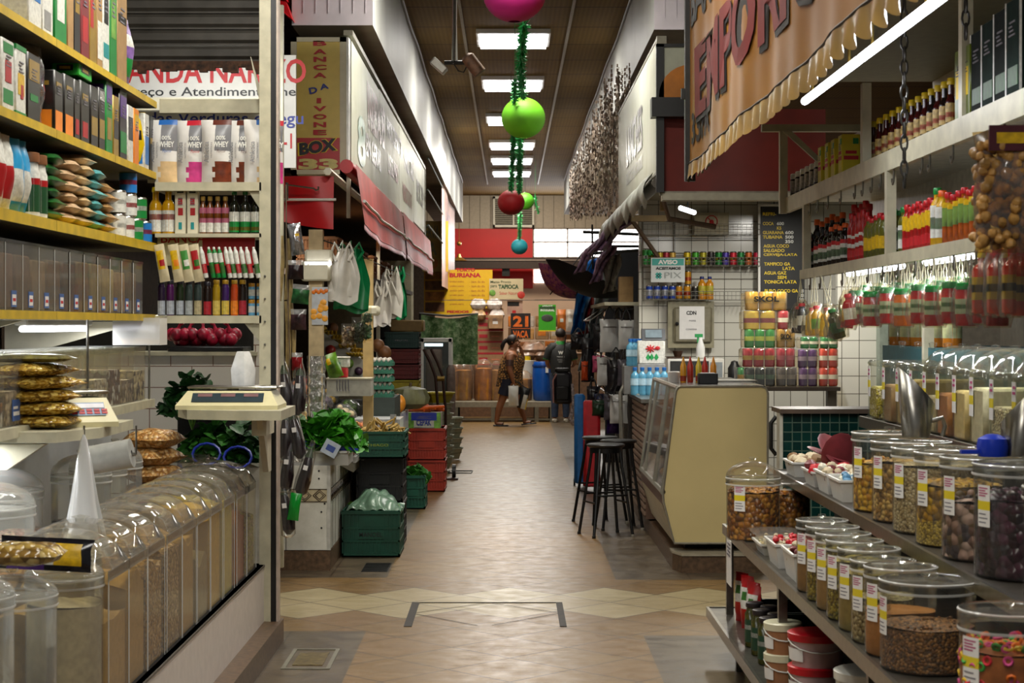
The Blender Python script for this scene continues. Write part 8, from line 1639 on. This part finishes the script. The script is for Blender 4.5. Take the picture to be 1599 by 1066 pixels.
# --- tall canisters on the top step
row3 = [(8.84,'b8a82c','yellow lentils',1),(8.50,'9a7a4c','tan flour',0),(8.20,'b0985c','beige grain',0),(7.92,'a89050','oat flakes',0),(7.66,'b0a078','grey-beige meal',0),(7.42,'a8703c','orange-brown flour',0),(7.14,'d0b878','cream flour',0),(6.87,'d8cfa8','white flour',0),(6.58,'b8ac80','speckled rice',1),(6.28,'c0b488','pale seeds',1)]
for k,(y_,c_,w_,g_) in enumerate(row3):
    def mk(c_=c_,g_=g_,k=k):
        t = root('tall_canister','food container'); H = .29; q = .105; m = MB(); m.rbox(0,.3,-q,q,0,H,.02); m.build('body',acr,t)
        m = MB(); m.rbox(.006,.294,-q+.006,q-.006,.004,H*(.55+.28*((k*5) % 4)/4),.018); m.build('contents',grain('can3'+c_,[c_,c_,'d8c890'],.010) if g_ else powder('can3'+c_,c_),t)
        m = MB(); 
        if k > 3: m.grid(lambda u,v: (.3*u,(2*v-1)*q*1.02,H+.085*max(0,1-abs(2*u-1)**2.4)**.6*max(0,1-abs(2*v-1)**4)**.5),12,8)
        m.rbox(-.004,.304,-q-.003,q+.003,H-.03,H,.02); l = m.build('lid',acr,t); m = MB(); m.lathe([(.012,H+.06),(.02,H+.09),(0,H+.095)],10,(.15,0,0)); m.build('knob',acr,l)
        m = MB()
        for j,(a,b) in enumerate(((.19,.26),(.155,.19),(.11,.155))): m.m = j; m.box(-.002,0,q-.065,q-.015,a,b)
        m.m = 3; m.box(-.003,-.002,q-.06,q-.03,.235,.245); m.box(-.003,-.002,q-.06,q-.025,.215,.225); m.build('price_label',[paper,ylab,paper,mag],t,smooth=False); return t
    place(('r3',k),mk,(1.785,y_,1.22),f'tall clear canister of {w_} on the top step, {ORD[9-k]} from the camera','tall canisters on the top step')
place('r3r',jar('sauce_tub',.13,.30,.5,mt('red_jelly','7a0c14',.2),dome=.07,tag_a=None,seed=90),(2.0,5.86,1.22),'dome-lidded tub with red contents at the near end of the top step')
def scoop(label,loc,rz,mat,s=1,nm='metal_scoop'):
    t = thing(nm,label,'scoop',loc,rz); m = MB(); n_ = 18; vs = []
    for i in range(n_): a = 2*PI*i/n_; vs.append((.052*s*math.cos(a),.052*s*math.sin(a),0))
    for i in range(n_): a = 2*PI*i/n_; vs.append((.07*s*math.cos(a),.07*s*math.sin(a),s*(.19-.07*math.cos(a))))
    m.add(vs,[(i,(i+1) % n_,n_+(i+1) % n_,n_+i) for i in range(n_)]+[tuple(range(n_-1,-1,-1))]); q = m.build('bowl',mat,t); sd = q.modifiers.new('t','SOLIDIFY'); sd.thickness = .003; m = MB(); m.tube([(.058*s,0,.06*s),(.10*s,0,.07*s),(.11*s,0,.04*s),(.10*s,0,-.0)],.009*s,8); m.build('handle',mat,t); return t
scoop('tall steel scoop standing on the lids of the snack tubs',(X(1430,6.75),6.75,1.262),0,steel); scoop('second steel scoop at the right edge near the blue one',(X(1590,5.6),5.6,1.272),2.6,steel,.8)
t = thing('blue_scoop','bright blue plastic scoop on the lids of the snack tubs','scoop',(X(1550,5.6),5.6,1.272)); bp = mt('scoop_blue','0c2fa8',.3,var=.05); m = MB(); m.lathe([(.045,0),(.05,.03),(.045,.055),(.02,.068),(0,.07)],18,sx=1.0); m.build('cup',bp,t); m = MB(); m.box(-.10,-.04,-.012,.012,.008,.02); m.build('handle',bp,t)
# --- lower shelf goods
for k in range(5): place('tom',pouch('tomato_pouch','pouch',.10,.24,.06,mt('pouch_tomato','a81418',.3,var=.1),[(.45,.8,g_white,.1,.9),(.6,.75,leaf_g,.3,.7)],3),(1.13+.012*(k % 2),8.72-k*.11,.24),f'red, white and green tomato pouch on the lowest shelf, {ORD[k]} from the far end','tomato pouches',rz=rad(-60))
og = mt('olive_glass','3a3a14',.15,var=.3,scale=30)
for k in range(10): place('olj',bottle('preserve_jar','jar',.045,.20,og,mt('cap_blackish','1a1418',.4),[(.12,.62,mt('label_darkgreen','0f3a28',.4)),(.4,.5,g_white)],neck=.8,shoulder=.75),(1.09+.05*(k % 2)+.01,8.05-k*.105,.24),f'jar of preserves with dark green label on the lowest shelf, {ORD[k]} from the far end','preserve jars on the lowest shelf')
def bucket(w_,c1,lidc,h,r_):
    def mk():
        t = root('food_bucket','bucket'); m = MB(); m.lathe([(r_*.88,0),(r_,h)],24); m.build('body',mt('bkt'+c1,c1,.4,var=.08),t); m = MB(); m.lathe([(r_*1.04,h-.02),(r_*1.05,h+.006),(r_*.98,h+.01),(0,h+.006)],24,cap=False); m.build('lid',mt('bl'+lidc,lidc,.35,var=.04),t)
        m = MB(); m.lathe([(r_*.97,h*.2),(r_*1.0,h*.6)],8,cap=False,a0=rad(170),a1=rad(230)); m.build('label',paper,t); m = MB(); m.tube([(r_*1.03*math.cos(a),r_*1.03*math.sin(a),h*.85-.04*math.sin(a-PI)) for a in [PI+q*PI/8 for q in range(9)]],.003,5); m.build('handle',g_white,t); return t
    return mk
for k in range(2): place('bkB',bucket('','b89a98','b00c1c',.12,.11),(1.19,6.94,.24+.128*k),f'{"lower" if k == 0 else "upper"} translucent bucket with red lid on the lowest shelf','stacked red-lidded buckets'); place('bkA',bucket('','9a6a48','c8c4a8',.115,.075),(1.10,7.22,.24+.124*k),f'{"lower" if k == 0 else "upper"} small brown bucket with pale lid beside the red-lidded ones','stacked pale-lidded buckets')
place('bkC',bucket('','c4c2b4','d0cec4',.28,.12),(1.21,6.0,.24),'white bucket with white lid at the near end of the lowest shelf')
for k in range(2): place('dgt',crate('bottle_crate',.28,.42,.12,mt('crate_darkgreen','0c2a24',.5)),(1.27,7.55-k*.5,.46) if k > 5 else (1.28,8.45-k*.46,.24),f'dark green low crate at the back of the lowest shelf, {"farther" if k == 0 else "nearer"} one','dark green low crates')
# --- upper shelving
XA = 1.6; U = thing('upper_shelving','cream metal upper shelving with two long beams of bottles','shelving',(0,0,0))
m = MB(); m.box(XA,XA+.03,4.9,10.45,2.335,2.42); m.build('top_beam',rail_white,U,smooth=False); m = MB(); m.box(XA+.03,2.15,4.9,10.45,2.40,2.415); m.build('top_board',mt('board_white','d4d2c6',.4),U,smooth=False)
m = MB(); m.box(XA,XA+.03,4.9,9.9,1.935,1.985); m.build('lower_beam',rail_white,U,smooth=False); m = MB(); m.box(XA+.03,2.15,4.9,9.9,1.965,1.975); m.build('lower_board',mt('board_white','d4d2c6',.4),U,smooth=False)
m = MB(); m.box(2.1,2.15,4.9,10.45,2.22,2.40); m.build('rear_beam',mt('board_white','d4d2c6',.4),U,smooth=False)
for px,z0,z1 in ((1385,1.985,2.335),(1347,2.42,2.78),(1502,2.42,3.1),(1553,1.985,2.335),(1255,1.985,2.335)): q = XA*F/(px-VX); m = MB(); m.box(XA+.0,XA+.04,q,q+.05,z0,z1); m.build('post',rail_white,U,smooth=False)
for y_ in (9.0,6.9): m = MB(); m.box(2.08,2.13,y_,y_+.05,1.3,2.3); m.build('rear_post',rail_white,U,smooth=False)
q = 10.4; m = MB(); m.box(X(1190,q),X(1345,q),q,q+.05,Zh(205,q),Zh(194,q)); m.box(X(1218,q),X(1230,q),q,q+.05,2.33,Zh(205,q)); m.build('end_beam',rail_white,U,smooth=False); m = MB(); a,b = W(1222,205,q),W(1285,262,q); m.prism_y([(a.x,a.z),(a.x+.05,a.z),(b.x+.04,b.z),(b.x,b.z)],q-.02,q); m.build('end_brace',rail_white,U,smooth=False)
m = MB(); m.box(1.3,3.6,4.6,10.6,3.12,3.2); m.m = 1; m.box(1.3,1.36,4.6,10.6,3.02,3.12); m.box(2.5,2.56,4.6,10.6,2.0,3.12); struct('ceiling_right_stall',m,[mt('stall_soffit','8a8468',.5,var=.08),cream_paint])
m = MB(); m.box(2.9,2.95,3.0,10.6,0,3.1); m.m = 1; m.box(2.2,2.5,5.2,6.9,1.99,2.34); struct('wall_right_stall_back',m,[mt('stall_back_grey','8a887c',.5,var=.1),black_m])
def hook(label,y_,x_=XA+.01,z_=2.335,s=1):
    def mk(): t = MB(); t.tube([(0,0,.0),(0,0,-.03*1),(0,.004,-.05),(0,.022,-.062),(0,.036,-.048),(0,.034,-.036)],.0045,6); t = t.build('s_hook',mt('hook_metal','6a665c',.3,.8)); return tag(t,'','hook')
    return place('hook',mk,(x_,y_,z_),label,'metal hooks under the shelf beams')
for k in range(15): hook(f'metal hook under the top shelf beam, {ORD[k]} from the far end',XA*F/([1262,1274,1290,1310,1332,1344,1358,1372,1392,1412,1436,1448,1484,1522,1564][k]-VX),z_=2.335)
for k in range(12): hook(f'metal hook under the lower shelf beam, {ORD[k]} from the far end',9.6-k*.31,z_=1.935)
def chain(label,px,py0,py1,Y):
    a,b = W(px,py0,Y),W(px,py1,Y); n_ = int((a.z-b.z)/.045); m = MB()
    for k in range(n_):
        z = b.z+.045*(k+.5); pts = [(.012*math.cos(q)*(1 if k % 2 else .0),.012*math.cos(q)*(0 if k % 2 else 1),z+.028*math.sin(q)) for q in [i*PI/5 for i in range(11)]]; m.tube([(a.x+p[0],Y+p[1],p[2]) for p in pts],.0045,5,False)
    tag(m.build('hanging_chain',mt('chain_metal','3a3834',.4,.6)),label,'chain')
chain('long steel chain hanging in front of the yellow-capped bottles',1412,-20,292,6.4); chain('short steel chain beside the post at the upper right',1508,-20,60,6.0)
for k,(ya,yb) in enumerate(((7.6,6.42),(6.38,5.15))):
    t = thing('tube_lamp',f'long lit fluorescent tube along the tan banner, {"farther" if k == 0 else "nearer"} one','lamp',(1.25,ya,2.63)); m = MB(); m.tube([(0,0,0),(0,yb-ya,0)],.017,8); m.build('tube',mt('lit_tube','f4f6ff',.3,var=0,emit=6),t); m = MB(); m.tube([(0,-.2,.015),(.0,-.2,.42),(.1,-.2,.45)],.006,5); m.tube([(0,-1.0,.015),(0,-1.0,.42),(.1,-1.,.45)],.006,5); m.build('hanger',mt('brass','8a7434',.4,.5),t)
for k,(ya,yb) in enumerate(((9.2,7.95),(7.5,6.35))):
    t = thing('tube_lamp',f'lit fluorescent tube below the lower bottle shelf, {"farther" if k == 0 else "nearer"} one','lamp',(1.74,ya,1.945)); m = MB(); m.tube([(0,0,0),(0,yb-ya,0)],.016,8); m.build('tube',mt('lit_tube','f4f6ff',.3,var=0,emit=6),t)
# goods along a beam: far-to-near list
def YB2(px,x_=1.66): return x_*F/(px-VX)
yc2 = mt('cap_lemon','d0b410',.4,var=.05); redcap = mt('cap_red','b8101a',.35); orcap = mt('cap_orange','d85a10',.4); grcap = mt('cap_bottle_green','0c7a2c',.35)
sauces = [('dark red','3a0c0c'),('orange-brown','9a4a10'),('near-black','140c0c'),('amber','a8641a')]
for k in range(26):
    px = 1364+k*5.05; wd,c_ = sauces[(k*7) % 4 if k > 16 else (k*3) % 3]
    place(('hs',c_,k % 2),bottle('pepper_sauce_bottle','bottle',.021,.19+.012*(k % 2),mt('sauce'+c_,c_,.15,var=.05),yc2,[(.12,.5,mt('sauce_label'+str(k % 2),['b09454','a8761c'][k % 2],.5,var=.3,scale=60)),(.22,.32,red_m)],neck=.5,shoulder=.52,capr=1.25,caph=.12),(1.66+.05*(k % 2),YB2(px),2.42),f'{wd} pepper sauce bottle on the top beam, {ORD[k]} from the far end','yellow-capped sauce bottles')
for k,px in enumerate((1368,1432)): place('bigsauce',bottle('large_sauce_bottle','bottle',.035,.25,mt('sauce_brown','4a200c',.15),yc2,[(.1,.5,mt('sauce_label0','c8b89a',.5))],neck=.6,capr=1.25),(1.80,YB2(px,1.8),2.42),f'larger brown sauce bottle with wide yellow cap behind the row, {"farther" if k == 0 else "nearer"} one','larger sauce bottles')
for k,px in enumerate((1293,1304,1314,1326)): place('ypack',carton('starch_pack','pack',.09,.10,.19,mt('pack_lemon','c8b814',.45,var=.04),[(.1,.9,.35,.45,red_m),(.2,.8,.5,.58,red_m),(.6,.9,.75,.9,g_green)],'x-'),(1.66,YB2(px),2.42),f'yellow starch pack with red print on the top beam, {ORD[k]} from the left','yellow starch packs')
for k in range(7): place('wlj',bottle('dark_jar','jar',.04,.14,mt('jar_black','181012',.2),g_white,[(.2,.7,mt('label_bw','9a948c',.5,var=.5,scale=40))],neck=.85,caph=.2,shoulder=.72),(1.67,YB2(1242+k*7.5),2.42),f'white-lidded dark jar at the far end of the top beam, {ORD[k]} from the left','white-lidded dark jars')
for k,px in enumerate((1516,1528)): place('oilt',carton('oil_tin','tin',.09,.11,.25,mt('tin_olive','5a6a14',.3,var=.3),[(.2,.8,.3,.7,yellow_ink)],'x-'),(1.66,YB2(px),2.42),f'green olive oil tin with yellow badge right of the sauces, {"farther" if k == 0 else "nearer"} one','olive oil tins')
for k,px in enumerate((1542,1560,1580,1600)): place(('bkx',k),carton('tall_carton','box',.10,.16,.28+.01*k,mt('tallbox'+str(k % 2),['141a18','10201a'][k % 2],.8,var=.3,spec=.1),[(.0,.08,0,1,g_white),(.2,.9,.1,.3,leaf_d)],'x-'),(1.67,YB2(px),2.42),f'tall dark carton at the near end of the top beam, {ORD[k]} from the left','tall dark cartons')
drk = mt('soy_dark','1a0a08',.12,var=.1); ketch = mt('ketchup_red','a00c10',.2,var=.15)
low = []
for k in range(9): low.append((1264+k*7,0,'soy_bottle',.026,.21,drk,black_m if k < 5 else orcap,[(.15,.5,g_white),(.22,.4,leaf_g),(.5,.6,red_m)],'dark soy sauce bottle with pale label'))
for k in range(6): low.append((1276+k*8,1,'soy_bottle',.028,.30,drk,orcap,[(.15,.5,g_white)],'orange-capped soy bottle in the back row'))
for k in range(5): low.append((1330+k*6,0,'pepper_bottle',.022,.24,ketch,redcap,[(.3,.38,g_white),(.5,.56,g_white),(.1,.25,red_m)],'red ribbed pepper bottle'))
for k in range(5): low.append((1334+k*6,1,'pepper_bottle',.026,.31,ketch,redcap,[(.5,.54,g_white),(.6,.64,g_white)],'taller red pepper bottle behind the others'))
for k in range(5): low.append((1357+k*6,0,'olive_jar',.026,.20,mt('olive_green_jar','5a5a14',.2,var=.4,scale=30),redcap,[(.2,.5,g_yel)],'olive jar with red cap'))
for k in range(3): low.append((1396+k*8,0,'green_cap_bottle',.026,.20,mt('olive_green_jar','5a5a14',.2,var=.4,scale=30),grcap,[(.1,.6,g_white),(.3,.5,leaf_g)],'green-capped bottle with white label'))
for k in range(8): low.append((1417+k*6,0,'pepper_bottle',.022,.20,ketch,redcap,[(.45,.75,g_yel),(.1,.3,red_m)],'red pepper bottle with yellow label'))
for k in range(2): low.append((1464+k*8,0,'mustard_bottle',.028,.23,mt('mustard','c89a10',.25),grcap if k == 0 else orcap,[(.15,.7,g_white),(.3,.5,leaf_g)],'yellow mustard bottle with white label'))
for k in range(9): low.append((1481+k*8.5,0,'pepper_oil_bottle',.024,.20,mt('pepper_oil','b0500c',.2,var=.4,scale=18),redcap,[(.35,.7,mt('label_green_y','6a8a3a',.5,var=.4)),(.7,.8,g_yel)],'orange pepper oil bottle with red cap'))
cnt = {}
for px,row,nm,r_,h_,bm,cm_,lb,wd in low:
    k = cnt.get(wd,0); cnt[wd] = k+1; x_ = 1.665+row*.09
    t = place(('low',wd,k % 2 if nm == 'pepper_oil_bottle' else (cm_.name)),bottle(nm,'bottle',r_,h_,bm,cm_,lb,neck=.5,ribs=5 if 'ribbed' in wd else 0),(x_,YB2(px,x_),1.985),f'{wd} on the lower beam, {ORD[k]} from the far end',wd+'s'); t.scale = (1,1,(1,.93,.97)[k*7 % 3])
# hanging jars under the lower beam: bottle hung on a string from the beam
def hung(key,mk,px,py,h_,label,grp,x_=1.6,rot=None):
    Y_ = x_*F/(px-VX); z = Zh(py,Y_)
    def mk2():
        t = mk(); m = MB(); m.tube([(0,0,h_*.9),(.01,.012,h_+.04),(0,0,1.93-z)],.0022,4); m.tube([(0,0,h_*.9),(-.01,-.012,h_+.04),(0,0,1.93-z)],.0022,4); m.build('string',mt('string_cream','c0b898',.7),t)
        m = MB(); m.lathe([(.045,-.006),(.05,.03),(.048,h_*.8),(.02,h_+.02)],10,cap=False,jit=lambda a,zz: .1*math.sin(a*4+zz*30)); m.build('bag',cello,t); return t
    return place(key,mk2,(x_,Y_,z),label,grp,rot=rot)
for k in range(28):
    px = 1336+k*8.2; rw = k % 3; body = mt('pepper_red_jar','a01410',.2,var=.3,scale=22) if k not in (8,9,13) else mt('pepper_orange_jar','c8640c',.2,var=.3,scale=22)
    hung(('hj',k),bottle('hanging_pepper_jar','jar',.031+.005*(k % 2),.15,body,grcap,[(.28,.62,mt('label_pale_green','9aa888',.5,var=.15)),(.40,.50,leaf_g)],neck=.85,shoulder=.78,caph=.14),px,505-(k*7 % 3)*5+(k % 2)*4,.145,f'{"orange" if k in (8, 9, 13) else "red"} pepper jar with green cap hanging from the lower beam, {ORD[k]} from the far end','hanging green-capped jars',x_=1.57+.05*rw)
for k,(px,py,c_,cp,lb,wd,r_) in enumerate([(1244,520,drk,redcap,g_white,'dark soy',.15),(1254,516,drk,redcap,g_white,'dark soy',-.1),(1266,524,mt('mustard','c89a10',.25),redcap,g_yel,'yellow mustard',.1),(1277,522,mt('mustard','c89a10',.25),redcap,leaf_l,'yellow mustard',-.1),(1288,526,mt('mustard','c89a10',.25),redcap,g_yel,'yellow mustard',.2),(1300,528,og,grcap,leaf_d,'green olive',.5),(1312,528,og,grcap,leaf_d,'green olive',-.6),(1322,512,ketch,redcap,g_yel,'red ketchup',.2),(1330,508,ketch,redcap,g_white,'red ketchup',-.25)]):
    hung(('hk',k),bottle('hanging_sauce_bottle','bottle',.030,.145,c_,cp,[(.2,.55,lb)],neck=.5,ribs=4 if wd == 'dark soy' else 0),px,py,.145,f'{wd} bottle hanging at the far end of the lower beam, {ORD[k]} from the left','hanging sauce bottles',x_=1.55,rot=(0,r_*.5,0))
for k in range(6): hung(('ho',k),bottle('hanging_oil_bottle','bottle',.034,.20,mt('palm_oil','c02c0c',.12,var=.12),redcap if k % 3 else yc2,[(.22,.58,mt('label_black_yellow','b89a18',.4)),(.34,.46,black_ink)],neck=.5,sq=True),1536+k*12,490+3*(k % 2),.20,f'square bottle of red palm oil hanging at the right edge, {ORD[k]} from the left','hanging palm oil bottles',x_=1.5+.02*(k % 2))
for k in range(6): place('vin5',bottle('large_vinegar_bottle','bottle',.048,.24,mt('vinegar_amber','a8641a',.12,var=.15),g_white,[(.2,.6,mt('label_vin','a8a878',.5,var=.3))],neck=.5) if k else bottle('large_vinegar_bottle','bottle',.048,.24,mt('vinegar_amber','a8641a',.12,var=.15),g_white,[(.2,.6,mt('label_vin','a8a878',.5,var=.3))],neck=.5),(2.2,2.2*F/(1402+k*17-VX),Zh(552,9)+.03),f'large amber vinegar bottle on the rear ledge behind the canisters, {ORD[k]} from the far end','large vinegar bottles')
m = MB(); m.box(2.1,2.7,7.3,10.1,1.2,Zh(552,9)+.03); tag(m.build('rear_ledge',mt('ledge_teal','2a5a60',.5)),'teal-topped rear ledge behind the tall canisters','ledge')
t = thing('hanging_snack_bag','big clear bag of brown snacks hanging at the upper right edge','bag',W(1592,395,5.0)); m = pouch_mb(.26,.34,.14,seed=9,wob=.2); m.build('bag',clear('bag_brownish','e8d4a4',.10,.15),t); m = MB(); rr = random.Random(8); scatter_balls(m,420,-.115,.115,-.05,.05,.02,.30,.015,rr,jit=.1); m.build('snacks',mt('snack_brown','b88a48',.5,var=.3),t); m = MB(); m.box(-.10,.06,-.06,-.05,.28,.35); m.m = 1; m.box(-.08,.0,-.062,-.06,.30,.33); m.build('header_card',[mt('header_maroon','4a1420',.4),g_yel],t)
for k in range(4): place('ywp',carton('small_packet','packet',.05,.07,.11,yc2,[(.1,.9,.0,.5,leaf_g)],'x-'),(1.5,5.35-k*.12,2.13),f'small yellow and green packet clipped at the right edge, {ORD[k]} from the left','clipped small packets')
m = MB(); m.tube([(1.5,5.5,2.25),(1.5,4.8,2.25)],.006,6); m.tube([(1.5,5.2,2.25),(1.5,5.2,3.05)],.004,5); tag(m.build('clip_rail',steel),'thin steel rail at the right edge carrying small packets','rail')
# --- tan vinyl banner awning
n = NT('tan_vinyl'); co = n.coord(); a_ = n.noise(1.2,3,co); n.link(n.ramp(a_.outputs[0],[(.3,lin('7e5218')),(.7,lin('a06e28'))]),n.b.inputs['Base Color']); n.b.inputs['Roughness'].default_value = .42; n.b.inputs['Specular IOR Level'].default_value = .35; tanv = n.m
XV = 1.05; B = thing('vinyl_banner','large tan vinyl banner with dark red lettering and scalloped lower edge','banner',(XV,0,0))
zs = 2.62
def bx(y,z): return .010*math.sin(y*2.1)+.007*math.sin(y*5.3+z*1.5)+.003*math.sin(y*14+z*3)
m = MB(); m.grid(lambda u,v: (bx(10.5-6.2*u,v),10.5-6.2*u,zs+1.25*v),120,8); m.build('sheet',tanv,B)
m = MB(); m.grid(lambda u,v: (bx(10.5-6.2*u,0)+.012*math.sin(u*200)*(1-v)-.01,10.5-6.2*u,zs-(1-v)*(.075+.035*abs(math.sin(u*PI*31)))),248,3); m.build('scalloped_edge',mt('tan_pale','a08048',.3,var=.25,scale=6),B)
m = MB(); m.tube([(bx(10.5-6.2*q/60,0)-.006,10.5-6.2*q/60,zs-.004) for q in range(61)],.008,5); m.tube([(.02,10.5,zs+.6),(.02,4.3,zs+.6)],.02,6); m.build('hem_rope',mt('rope_dark','3a3028',.7),B)
dkr = mt('banner_maroon','6a1010',.6,var=.15,scale=4); dkb = mt('banner_black','141214',.6)
def conform(o,off=.006):
    for v in o.data.vertices: v.co.x = bx(v.co.y,(v.co.z-zs)/1.25)-off
for s_,w_,h_,yy,zz,mm,bd,off in (('EMPÓRIO',4.2,.52,8.0,3.07,dkb,.04,.006),('EMPÓRIO',4.15,.50,8.03,3.09,dkr,.03,.009),('BANCA DO',2.4,.26,9.15,3.52,dkb,.04,.006),('33PA',.75,.18,9.9,2.80,dkb,.03,.006),('3252-2321',2.0,.19,6.1,3.33,dkb,.03,.006)):
    conform(text(s_,w_,h_,(0,yy,zz),mm,B,FNX,bold=bd),off)
m = MB(); m.box(1.02,1.08,10.42,10.48,zs-.1,4.2); m.box(1.0,1.6,10.44,10.48,3.0,3.06); m.box(1.0,1.35,6.0,6.05,3.0,3.05); tag(m.build('banner_support',dark_m),'dark steel support holding the far end of the tan banner','support')
